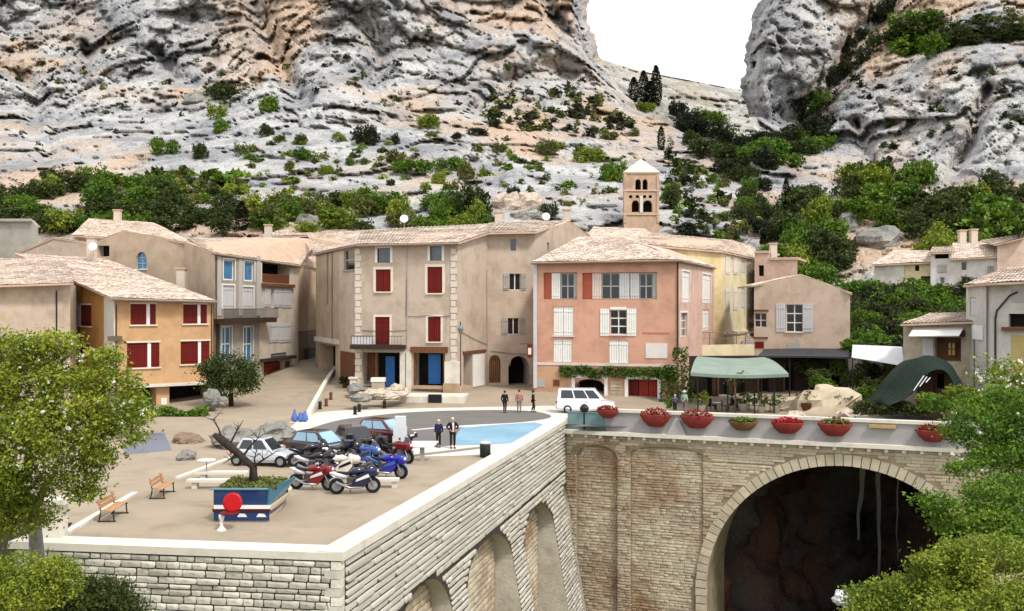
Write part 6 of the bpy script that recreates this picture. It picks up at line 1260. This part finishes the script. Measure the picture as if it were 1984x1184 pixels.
for (px, py, rz, lb, a, c_, tb) in ((687, 956, 12, 'navy and white sports motorcycle in front, side on to the viewer', MNV, MW, 0), (605, 949, -14, 'red and white motorcycle beside the bow of the boat planter', MR, MW, 0), (748, 926, -20, 'bright blue fully faired motorcycle at the right of the cluster', BLU, BLU2, 0), (655, 928, 8, 'cream and black motorcycle behind the navy and white one', MC, MB_, 0), (612, 922, -6, 'black and white motorcycle at the middle left of the cluster', MB_, MW, 0), (704, 905, -30, 'blue motorcycle behind the bright blue one', BLU2, MNV, 1), (768, 896, -32, 'red motorcycle at the back right of the cluster', MR, MB_, 1), (665, 902, 20, 'black motorcycle with white tail in the middle of the cluster', MB_, MW, 0), (712, 889, -12, 'black motorcycle at the back of the cluster, below the maroon car', MB_, MB_, 1), (600, 903, 25, 'black motorcycle at the back left, beside the dark jagged rock', MB_, MB_, 0)):
    c = G(px, py); moto((c.x, c.y, 0), R(rz), lb, a, c_, None, True, tb)
# ------------------------------------------------------------------ people
SKIN = M('skin', C(214, 168, 140), .6, .05, 3, 0); SHOE = M('shoe', C(30, 28, 28), .6)
def skinned(name, V, E, Rd, mat, par, root=0, lv=1):
    me = bpy.data.meshes.new(name); me.from_pydata([tuple(v) for v in V], E, []); o = link(name, me, par); sk = o.modifiers.new('skin', 'SKIN'); sk.use_smooth_shade = True
    if not me.skin_vertices: return o
    for i, r_ in enumerate(Rd): me.skin_vertices[0].data[i].radius = (r_, r_) if not hasattr(r_, '__len__') else r_; me.skin_vertices[0].data[i].use_root = i == root
    s = o.modifiers.new('sub', 'SUBSURF'); s.levels = s.render_levels = lv; me.materials.append(mat); return o
def person(loc, rz, label, jacket, trousers, hair, pose='stand', scale=1.0, sleeve=None, hat=None, walk=0.0, armL=None, armR=None, group=None, head=None):
    """faces -y; z up; one continuous body, clothes as shells over it"""
    t = thing('person', label, 'person', loc, rz, group); t.scale = (scale,) * 3
    sit = pose == 'sit'; hz = .52 if sit else .93; dy = walk
    hipL, hipR = Vector((.1, 0, hz - .02)), Vector((-.1, 0, hz - .02))
    if sit: kL, kR, aL, aR = Vector((.12, -.42, .5)), Vector((-.12, -.42, .5)), Vector((.12, -.4, .09)), Vector((-.12, -.4, .09))
    else: kL, kR, aL, aR = Vector((.1, -.05 - dy * .5, .5)), Vector((-.1, -.03 + dy * .3, .5)), Vector((.1, .0 - dy * .6, .09)), Vector((-.1, .02 + dy * .9, .1 + dy * .12))
    ch, nk, hd = Vector((0, .01, hz + .36)), Vector((0, 0, hz + .54)), Vector((0, -.02, hz + .66)); tp = Vector((0, -.01, hz + .76))
    sL, sR = Vector((.19, 0, hz + .47)), Vector((-.19, 0, hz + .47)); eL = armL[0] if armL else Vector((.26, .04, hz + .2)); wL = armL[1] if armL else Vector((.25, -.06, hz - .03)); eR = armR[0] if armR else Vector((-.26, .04, hz + .2)); wR = armR[1] if armR else Vector((-.25, -.06, hz - .03))
    eL, wL, eR, wR = map(Vector, (eL, wL, eR, wR))
    V = [Vector((0, 0, hz)), Vector((0, 0, hz + .17)), ch, nk, hd, tp, sL, eL, wL, sR, eR, wR, hipL, kL, aL, hipR, kR, aR]; Rd = [(.14, .1), (.13, .095), (.15, .1), .052, (.075, .09), (.07, .08), .062, .043, .03, .062, .043, .03, .085, .06, .042, .085, .06, .042]
    E = [(0, 1), (1, 2), (2, 3), (3, 4), (4, 5), (2, 6), (6, 7), (7, 8), (2, 9), (9, 10), (10, 11), (0, 12), (12, 13), (13, 14), (0, 15), (15, 16), (16, 17)]
    for an in (14, 17): V.append(V[an] + Vector((0, -.16, -.05))); Rd.append(.035); E.append((an, len(V) - 1))
    V.append(hd + Vector((0, -.105, -.01))); Rd.append(.018); E.append((4, len(V) - 1))
    for wi, e_, s in ((8, eL, 1), (11, eR, -1)):
        d = (V[wi] - e_).normalized(); V.append(V[wi] + d * .07); Rd.append((.035, .02)); pm = len(V) - 1; E.append((wi, pm))
        for k, ln in enumerate((.075, .09, .095, .08)): V.append(V[pm] + d * ln + Vector((0, (k - 1.5) * .02, 0)) + Vector((-s * .02, 0, 0))); Rd.append(.009); E.append((pm, len(V) - 1))
        V.append(V[wi] + d * .06 + Vector((0, -.05, 0))); Rd.append(.011); E.append((wi, len(V) - 1))
    skinned('body', V, E, Rd, SKIN, t)
    jm = jacket; V2 = [Vector((0, 0, hz - .06)), Vector((0, 0, hz + .17)), ch, Vector((0, 0, hz + .5)), sL, eL, wL.lerp(eL, .08), sR, eR, wR.lerp(eR, .08)]; skinned('jacket', V2, [(0, 1), (1, 2), (2, 3), (2, 4), (4, 5), (5, 6), (2, 7), (7, 8), (8, 9)], [(.18, .14), (.165, .125), (.18, .125), .07, .085, .062, .05, .085, .062, .05], jm, t)
    V3 = [Vector((0, 0, hz + .02)), hipL, kL, aL.lerp(kL, .06), hipR, kR, aR.lerp(kR, .06)]; skinned('trousers', V3, [(0, 1), (1, 2), (2, 3), (0, 4), (4, 5), (5, 6)], [(.15, .115), .1, .075, .06, .1, .075, .06], trousers, t)
    for an in (aL, aR): b = MB(); b.ball(an + Vector((0, -.07, -.045)), 1, 10, 6, (.055, .14, .05)); b.build('shoe', SHOE, t, False, True)
    b = MB(); b.ball(hd + Vector((0, .025, .055)), 1, 12, 8, (.1, .115, .1)); b.build('hair', hair, t, False, True)
    for s in (-1, 1): b = MB(); b.ball(hd + Vector((s * .032, -.09, .02)), .012, 6, 4); b.build('eye', BLK, t, False, True); b = MB(); b.ball(hd + Vector((s * .085, 0, .0)), 1, 6, 5, (.014, .025, .035)); b.build('ear', SKIN, t, False, True)
    b = MB(); b.ball(hd + Vector((0, -.088, -.045)), 1, 8, 4, (.03, .008, .009)); b.build('mouth', M('lips', C(160, 96, 88), .6), t, False, True)
    if hat: b = MB(); b.lathe([(.24, 0), (.25, .015), (.13, .03), (.12, .12), (.05, .16)], hd + Vector((0, .01, .06)), 14); b.build('hat', hat, t, False, True)
    return t
NAVYC = M('navy_cloth', C(36, 38, 80), .85, .15, 4, .1); BLKC = M('black_cloth', C(32, 28, 32), .85, .15, 4, .1); MARC = M('maroon_cloth', C(74, 30, 40), .85, .15, 4, .1); PINKC = M('pink_cloth', C(190, 128, 122), .85, .12, 4, .1); GREYC = M('grey_cloth', C(140, 132, 128), .85, .12, 4, .1); WHC = M('white_cloth', C(226, 222, 224), .85, .06, 4, .1); GRNC = M('pale_green_cloth', C(170, 196, 178), .85, .08, 4, .1); PURC = M('purple_cloth', C(92, 78, 112), .85, .12, 4, .1)
HB = M('brown_hair', C(92, 64, 46), .8, .2, 6, .2); HW = M('pale_hair', C(214, 196, 176), .8, .12, 6, .2); HK = M('dark_hair', C(40, 34, 32), .8, .2, 6, .2)
c = G(877, 869); person(c, R(20), 'person in black jacket with white scarf, right of the pair', BLKC, BLKC, HW, scale=1.07, armL=((.34, .06, 1.2), (.16, -.1, 1.02)), armR=((-.34, .06, 1.2), (-.16, -.1, 1.02)))
pr = bpy.context.scene.objects[-1] if False else None
b = MB(); b.tube([c + Vector((.02, -.16, 1.55)), c + Vector((.05, -.19, 1.3)), c + Vector((.04, -.18, 1.02))], [.07, .06, .05], 8); o = b.alone('scarf', WHC, 'long white scarf hanging on the person in the black jacket', 'scarf')
c = G(850, 867); person(c, R(-25), 'shorter pale haired person in a navy coat, on the left of the pair', NAVYC, BLKC, HW, scale=.97)
c = G(978, 800); person(c, R(160), 'person in black bending forward a little, leftmost of the three by the arched passage', BLKC, BLKC, HK, scale=1.02, walk=.1)
c = G(1006, 799); person(c, R(185), 'person in a pink top and grey trousers, between the two dark figures', PINKC, GREYC, HB, scale=1.05)
c = G(1033, 799); person(c, R(100), 'slim person in dark clothes seen from the side, rightmost of the three', BLKC, BLKC, HK, scale=1.0, walk=.15)
c = G(1326, 800, .02); person(c, R(140), 'person in a pale green top and hat standing behind the bridge parapet', GRNC, GREYC, HW, hat=paint('pale_hat', 190, 214, 196))
c = G(1308, 801, .02); person(c, R(200), 'person in purple behind the parapet beside the one with the hat', PURC, BLKC, HW, scale=.86)
# ------------------------------------------------------------------ bridge bowls and plants
BOWL = M('terracotta_bowl', C(136, 52, 46, .8), .75, .2, 2, .25, 8); PETR = M('red_petal', C(190, 24, 44, .85), .6, .25, 2, 0, island=.3, trans=.2); PETD = M('dark_red_petal', C(150, 44, 40, .85), .6, .25, 2, 0, island=.3, trans=.2)
def bowl(px, py, wd, ht, mat, pet, label, green=0, n=260):
    u, z = bw.uz(px, py); p = bw.pt(u, z, .35); s = p.y / F; a, h_ = wd * s / 2, ht * s; t = thing('flower_bowl', label, 'flower bowl', bw.pt(u, z - h_ / 2, .35), 0, 'flower bowls along the bridge')
    rot = Matrix.Rotation(math.atan2(bw.u.y, bw.u.x), 3, 'Z'); b = MB(); b.lathe([(.25, 0), (.45, .02), (.8, .3), (1, .62), (.98, .68), (.9, .6), (.3, .55)], (0, 0, 0), 20, m=rot @ Matrix.Diagonal((a, .42, h_))); b.build('bowl', mat, t, False, True)
    x = RNG.uniform(-1, 1, n); y = RNG.uniform(-1, 1, n); k = x * x + y * y < 1; x, y = x[k], y[k]; z_ = .6 + .4 * np.sqrt(np.clip(1 - x * x, 0, 1)) * RNG.random(len(x)); pt = np.stack([x * a * .98, y * .44, z_ * h_], 1) @ np.array(rot).T
    m_ = RNG.random(len(pt)) < green
    for msk, mt, nm, sz in ((~m_, pet, 'flowers', .085), (m_, LF['mid'], 'leaves', .1)):
        if msk.sum() > 2: v, q = leaves(pt[msk], sz, .2, .8); link(nm, npmesh(nm, v, q, mt), t, 'stuff')
    b = MB(); q0 = bw.pt(u, 1.0, .12) - t.location; b.tube([q0 + Vector((0, 0, -.05)), bw.pt(u, z, .1) - t.location + Vector((0, 0, -.2)), Vector((0, 0, .02))], .03, 6); b.build('bracket', DARK, t, False)
BRB = M('mossy_bowl', C(120, 88, 56), .85, .3, 2, .4)
for a in ((1180, 797, 44, 24, BOWL, PETD, 'dark red flower bowl nearest the teal railing', .05), (1272, 808, 62, 36, BOWL, PETD, 'brick red flower bowl left of the grey wedge', .08), (1352, 811, 66, 36, BOWL, PETD, 'brick red flower bowl with pale blooms right of the grey wedge', .1), (1441, 820, 56, 26, BRB, PETD, 'brown mossy flower bowl with green leaves', .8), (1526, 823, 62, 32, BOWL, PETR, 'bright crimson flower bowl in the middle of the bridge', .06), (1618, 826, 64, 36, BOWL, PETD, 'red flower bowl topped with a green tuft', .5), (1806, 838, 62, 34, BOWL, PETD, 'dark red flower bowl nearest the right hand tree', .12)): bowl(*a)
u, z = bw.uz(1710, 826); t = thing('wall_trough', 'narrow tan trough fixed on the parapet between two red bowls', 'trough', bw.pt(u, z, .1)); b = MB(); bw.box(b, u - .8, u + .8, z - .1, z + .1, -.035, .25); b.build('trough', M('tan_trough', C(190, 160, 110), .85, .2, 2, .2), t)
u, z = bw.uz(1312, 826); t = thing('concrete_wedge', 'grey concrete wedge between two brick red flower bowls', 'wedge', bw.pt(u, -.38, .1)); b = MB(); p = [bw.pt(u - .7, -.376, -.0), bw.pt(u + .7, -.376, 0), bw.pt(u + .7, -.376, .36), bw.pt(u - .7, -.376, .36)]; q = [bw.pt(u - .1, .75, .02), bw.pt(u + .1, .75, .02), bw.pt(u + .1, .75, .2), bw.pt(u - .1, .75, .2)]; b.hexa(p + q); b.build('block', PARA, t)
# ------------------------------------------------------------------ restaurant terraces on the right
CANG = M('pale_green_canvas', C(140, 156, 144), .8, .12, .6, .1); CANB = M('black_canvas', C(52, 52, 58), .7, .15, 1, .1); CANW = M('white_canvas', C(226, 226, 230), .7, .06, 1, .1); CAND = M('dark_green_canvas', C(16, 42, 30), .8, .35, 2.2, .3)
def canopy(name, label, mat, corners, posts, sag=.25, valance=.25):
    t = thing(name, label, 'awning', corners[0] * .5 + corners[2] * .5 - Vector((0, 0, 2)), 0, None); b = MB(); n = 8
    a, c_, d, e = corners; g = lambda s, v: (a * (1 - s) + c_ * s) * (1 - v) + (e * (1 - s) + d * s) * v + Vector((0, 0, sag * math.sin(math.pi * v) * .8 - sag * .5 * math.sin(math.pi * s)))
    for i in range(n):
        for j in range(n): b.poly(g(i / n, j / n), g((i + 1) / n, j / n), g((i + 1) / n, (j + 1) / n), g(i / n, (j + 1) / n))
    for i in range(n): z = Vector((0, 0, -valance)); b.poly(g(i / n, 0) + z, g((i + 1) / n, 0) + z, g((i + 1) / n, 0), g(i / n, 0))
    o = b.build('canvas', mat, t); so = o.modifiers.new('thick', 'SOLIDIFY'); so.thickness = .03
    for p in posts: b = MB(); b.tube([p, Vector((p.x, p.y, hgt(p.x, p.y) - .1))], .06, 8); b.build('post', DARK, t)
    return t
def cnr(*q): return [P(*p) for p in q]
canopy('awning', 'pale green canvas awning over the restaurant terrace', CANG, cnr((1338, 722, 78), (1528, 724, 77), (1480, 692, 87), (1352, 690, 87)), [P(x, 722, 78.3) for x in (1352, 1410, 1462, 1500)] + [P(x, 700, 86) for x in (1360, 1475)], .3)
canopy('awning', 'flat black awning under the beige gabled house', CANB, cnr((1466, 690, 88), (1648, 692, 88), (1644, 676, 96), (1480, 676, 96)), [P(x, 692, 88.3) for x in (1530, 1642)], -.1, .15)
canopy('awning', 'white canvas sheet awning left of the small stone house', CANW, cnr((1650, 692, 84), (1752, 709, 82), (1748, 672, 89), (1652, 668, 93)), [P(1652, 696, 84.2)], -.02, .04)
t = thing('tent', 'dark green tent canopy over a small brown hut', 'tent', P(1790, 785, 74)); cv = lambda pts: smooth_loop(pts, 9)[:55]
po = cv([(1714, 784), (1728, 752), (1755, 716), (1787, 691), (1825, 697), (1850, 720), (1864, 780)]); pi_ = cv([(1729, 789), (1752, 774), (1782, 750), (1799, 724), (1822, 717), (1840, 732), (1852, 784)]); b = MB(); nn = len(po)
def g(i, v): return P(po[i][0] + (pi_[i][0] - po[i][0]) * v, po[i][1] + (pi_[i][1] - po[i][1]) * v + 2.5 * math.sin(math.pi * v) * math.sin(i * .25), 75.5 - 4 * v)
for i in range(nn - 1):
    for j in range(12): b.poly(g(i, j / 12), g(i + 1, j / 12), g(i + 1, (j + 1) / 12), g(i, (j + 1) / 12))
for i in range(nn - 1): b.poly(g(i, 0), g(i + 1, 0), g(i + 1, 0) + Vector((.3, 4, -.5)), g(i, 0) + Vector((.3, 4, -.5)))
o = b.build('canvas', CAND, t, smooth=True); so = o.modifiers.new('thick', 'SOLIDIFY'); so.thickness = .05
for k in range(3): b = MB(); b.tube([P(1770 + k * 12, 757 - k * 8, 70.8), P(1790 + k * 6, 728 + k * 2, 71.2)], .035, 5); b.build('pole', CANW, t)
hut = thing('wooden_hut', 'small brown hut with a dark slit window under the dark green tent', 'hut', P(1810, 785, 76)); wf = Wall(hut, (1776, 76), (1846, 75), [(1776, 728), (1812, 712), (1846, 732)], M('hut_planks', C(150, 116, 98), .85, .2, 1.2, .2, 10, stretch=(4, 4, .6)), zb=-2); cavity(wf, (1816, 724, 1829, 752), .4); board(wf, (1809, 722, 1812, 780), BROWNW, .003, .06, 'corner_post'); wf.done(); back_walls(hut, [(wf.f.A.x, wf.f.A.y), (wf.f.B.x, wf.f.B.y)], 2.0, 3, BROWNW)
# pavilion behind the green awning
pv = thing('restaurant_back_wall', 'timber restaurant front, coloured dark for the shade under the green awning', 'restaurant front', P(1430, 780, 88)); wf = Wall(pv, (1335, 88), (1640, 93), [(1335, 690), (1640, 688)], M('shade_dark_timber', C(60, 46, 40), .85, .3, 1.4, .2, 8, stretch=(4, 4, .6)), zb=-.3)  # black-brown colour stands for the dark interior under the awning
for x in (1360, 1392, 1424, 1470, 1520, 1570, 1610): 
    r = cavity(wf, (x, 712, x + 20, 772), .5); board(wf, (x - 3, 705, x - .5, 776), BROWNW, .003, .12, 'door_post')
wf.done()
def table_set(px, py, z, label, people=0):
    c = G(px, py, z); t = thing('cafe_table', 'small pale topped table ' + label, 'table', c, 0, 'restaurant tables'); b = MB(); b.lathe([(.02, .7), (.42, .71), (.42, .75), (.02, .755)], n=14); b.build('tabletop', WHITE, t, False); b = MB(); b.lathe([(.22, 0), (.2, .03), (.035, .05), (.035, .7)], n=8); b.build('leg', CIRON, t, False)
    for s, nm in ((-1, 'left'), (1, 'right')):
        k = thing('cafe_chair', 'dark chair %s of the table %s' % (nm, label), 'chair', c + Vector((s * .62, .05, 0)), R(90 * s), 'restaurant chairs'); b = MB(); b.box(-.2, .2, -.2, .2, .43, .46); b.build('seat', CIRON, k, False); b = MB(); b.box(-.2, .2, .17, .2, .5, .88); b.build('backrest', CIRON, k, False)
        for x in (-.17, .17):
            for y in (-.17, .17): b = MB(); b.tube([(x, y, 0), (x, y, .43)], .018, 5); b.build('leg', CIRON, k, False)
table_set(1388, 797, .0, 'under the green awning, left'); table_set(1432, 795, .0, 'under the green awning, middle'); table_set(1492, 797, 0, 'under the green awning, right'); table_set(1462, 786, 0, 'at the back under the green awning')
for (px, py, rz, jm, lb) in ((1376, 797, 90, BLKC, 'seated diner in black at the left table under the green awning'), (1418, 795, 90, NAVYC, 'seated diner in navy at the middle table under the green awning'), (1450, 786, 90, WHC, 'seated diner in white at the back table under the green awning')):
    c = G(px, py); person(c, R(rz), lb, jm, BLKC, HK, 'sit')
def potplant(px, py, wd, ht, shade, label, pot=None, z=0, D=None, petal=None):
    c = G(px, py, z) if D is None else P(px, py, D); s = c.y / F; t = thing('potted_plant', label, 'potted plant', c, 0, 'potted plants'); b = MB(); r_ = max(.16, wd * s * .28); b.lathe([(r_ * .7, 0), (r_, r_ * 1.5), (r_ * 1.08, r_ * 1.55), (r_ * .9, r_ * 1.5), (.02, r_ * 1.4)], n=12); b.build('pot', pot or LIME, t, False, True)
    cp = crown_points([((0, 0, r_ * 1.5 + ht * s * .42), (wd * s * .5, wd * s * .5, ht * s * .45))], 26, 10, .09, .2); v, q = leaves(cp, .1); link('foliage', npmesh('foliage', v, q, LF[shade]), t)
    if petal: cp = cp[::9]; v, q = leaves(cp, .08, .2, .9); link('flowers', npmesh('flowers', v, q, petal), t, 'stuff')
for a in ((1358, 800, 34, 36, 'light', 'bright yellow green potted plant right of the person with the hat'), (1300, 800, 20, 26, 'mid', 'small potted plant behind the parapet before the ivy'), (1475, 800, 30, 34, 'olive', 'tall potted plant behind the mossy bowl'), (1440, 797, 34, 26, 'mid', 'leafy potted plant under the green awning'), (1504, 800, 30, 30, 'mid', 'white flowering potted plant at the right end of the green awning')): potplant(*a, petal=PETAL if 'white' in a[5] else None)
slim = P(1425, 796, 78); slim.z = 0; tree('slim young tree under the edge of the green awning', slim, [(slim, .07), (P(1425, 750, 78), .05), (P(1428, 722, 78), .02)], [[(P(1425, 750, 78), .03), (P(1412, 738, 78), .012)], [(P(1426, 745, 78), .03), (P(1440, 732, 78), .012)]], [blob(1412, 735, 12, 9, 78), blob(1440, 730, 12, 9, 78)], 30, 9, .16, .1, LF['olive'], BARK)
hedge(1662, 1800, 806, 28, 72, 'clipped dark green hedge below the dark green tent', 'dark', 1.2, n=420); hedge(1800, 1984, 800, 34, 66, 'loose green hedge running to the right edge behind the bridge', 'mid', 2.4, n=700)
for a in ((1590, 796, 150, 84, 80, M('pale_earth', C(206, 190, 164), .95, .15, .6, .4, 4, dirt=(C(150, 128, 98), .5, .5)), 'large pale earth and rock mound right of the green awning', 2.2), (1540, 806, 40, 20, 75, BLD, 'small pale rock at the foot of the earth mound', .8), (1640, 804, 36, 22, 75, BLD, 'pale rock beside the clipped hedge', .8)): boulder(*a[:-1], 'rocks by the restaurant', a[-1])
for a in ((1562, 800, 46, 30, 'olive', 'brown leaved plant tub before the earth mound'), (1628, 800, 40, 24, 'dark', 'dark plant tub at the right of the earth mound')): potplant(*a, pot=BROWNW)
zone(16, [(1540, 700), (1740, 700), (1730, 760), (1660, 780), (1560, 735)], (40, 70), (26, 40), ('dark', 'black', 'mid', 'olive'), 'in the shade below the black and white awnings', 'shrubs under the awnings', D=lambda x, y: interp(y, [(690, 92), (790, 78)]), seed=15, noun=('shrub', 'shrubs', False))
zone(12, [(1850, 760), (1984, 745), (1984, 800), (1860, 800)], (40, 80), (26, 46), ('mid', 'light', 'dark'), 'below the grey edge house', 'shrubs below the grey house', D=lambda x, y: interp(y, [(740, 72), (800, 65)]), seed=16, noun=('shrub', 'shrubs', False))
t = thing('covered_grill', 'small black and white covered grill below the dark green tent', 'grill', P(1866, 792, 69)); b = MB(); b.ball((0, 0, .5), .55, 14, 8, (1, .8, .55)); b.build('cover', BLK, t, False, True); b = MB(); b.ball((.1, -.1, .86), .28, 10, 6, (1, .8, .5)); b.build('lid', WHITE, t, False, True)
for x in (-.35, .35): b = MB(); b.tube([(x, 0, 0), (x, 0, .4)], .04, 6); b.build('leg', BLK, t, False)
# ------------------------------------------------------------------ rock garden and bollards before the greige house
def gb(px, py, wd, ht, label, mat=BLG, dz=.7, name='boulder'):
    D = F * (H - dz) / (py - CY); boulder(px, py - ht * .3, wd, ht, D, mat, label, 'rocks before the greige house', 1.0)
for a in ((712, 752, 70, 20, 'long flat rock with a dark hollow before the balcony'), (742, 772, 90, 22, 'long pinkish rock slab below the flat rock', BLD), (690, 762, 34, 22, 'grey rock at the left of the rock garden'), (770, 768, 40, 30, 'pale rock at the right of the rock garden', BLD), (700, 776, 46, 16, 'low grey rock in front of the rock garden')): gb(*a)
zf = lambda py, dz: F * (H - dz) / (py - CY)
p = P(733, 752, 89); p.z = .6; t = thing('stone_pedestal', 'stone pedestal with a white cap in the rock garden', 'pedestal', p); b = MB(); b.box(-.55, .55, -.4, .4, 0, 1.1); b.build('shaft', RUB, t, False); b = MB(); b.box(-.62, .62, -.46, .46, 1.103, 1.45); b.build('cap', WHITE, t, False)
p = P(685, 740, 91); p.z = .6; t = thing('stone_pedestal', 'small cream pillar with a flat cap left of the shop window', 'pedestal', p); b = MB(); b.box(-.3, .3, -.25, .25, 0, 1.2); b.build('shaft', LIME, t, False); b = MB(); b.box(-.42, .42, -.35, .35, 1.203, 1.36); b.build('cap', LIME, t, False)
for a in ((703, 752, 26, 26, 'mid', 'round green bush in a brown tub in the rock garden'), (762, 752, 34, 32, 'black', 'dark brown bush right of the white capped pedestal'), (668, 752, 18, 20, 'black', 'dark bush at the left end of the rock garden')): potplant(*a[:5], a[5], pot=BROWNW, D=zf(a[1], .7))
u = thing('drain_grate', 'dark square grating in the low wall before the greige house', 'grating', P(843, 780, 86)); lw = Fac(XY(775, 86.4), XY(900, 86)); r = lw.f.rect(0, 0, 0, 0) if False else lw.rect(830, 764, 856, 780); b = MB(); lw.box(b, *r, .01, .1); b.build('grate', BLK, u)
for k in range(4): b = MB(); uu = r[0] + (r[1] - r[0]) * (k + .5) / 4; lw.box(b, uu - .03, uu + .03, r[2] + .05, r[3] - .05, .103, .13); b.build('bar', DARK, u)
t = thing('forecourt_wall', 'low pale forecourt wall before the greige house', 'low wall', lw.pt(0, 0)); b = MB(); lw.box(b, 0, lw.len, -.3, .62, -3.5, 0); b.build('wall', LIME, t)
for (px, py, lb) in ((641, 778, 'small wooden post farthest up the ramp'), (632, 786, 'small wooden post in the middle of the ramp row'), (620, 792, 'squat dark post lowest on the ramp'), (688, 802, 'little dark post on the pale pavement'), (696, 797, 'tiny dark post beside the little one'), (745, 790, 'squat black post before the rock garden')):
    c = G(px, py, .05); c.z = hgt(c.x, c.y); t = thing('bollard', lb, 'bollard', c, 0, 'small posts by the ramp'); b = MB(); b.lathe([(.13, 0), (.14, .5), (.16, .56), (.1, .66), (.02, .68)], n=8); b.build('post', BROWNW if 'wooden' in lb else CIRON, t, False); b = MB(); b.lathe([(.18, 0), (.17, .06), (.12, .08)], n=8); b.build('foot', CIRON, t, False)
t = thing('folded_parasol', 'blue folded parasols leaning at the foot of the ramp', 'parasol', G(580, 818))
for x, z, l in ((-.35, 0, 1.0), (.1, 0, .7), (.4, .0, .85)): b = MB(); b.lathe([(.05, .02), (.26, .18), (.24, .35), (.1, .7), (.03, l)], (x, 0, 0), 9); b.build('cover', paint('parasol_blue', 84, 116, 186), t, False)
b = MB(); b.box(-.7, .7, -.25, .25, 0, .03); b.build('base', WHITE, t, False)
gm = thing('ramp_wall', 'low sloping wall along the right side of the street ramp', 'low wall', P(600, 800, 80)); b = MB(); A_ = [G(594, 806), P(628, 764, 97), P(648, 738, 107)]
for a, c_ in zip(A_[:-1], A_[1:]):
    za, zc_ = hgt(a.x, a.y), hgt(c_.x, c_.y); o_ = Vector((.35, .1, 0)); a, c_ = Vector((a.x, a.y, za - .2)), Vector((c_.x, c_.y, zc_ - .2)); b.hexa([a, a + o_, c_ + o_, c_, a + Vector((0, 0, .6)), a + o_ + Vector((0, 0, .6)), c_ + o_ + Vector((0, 0, .6)), c_ + Vector((0, 0, .6))])
b.build('wall', LIME, gm)
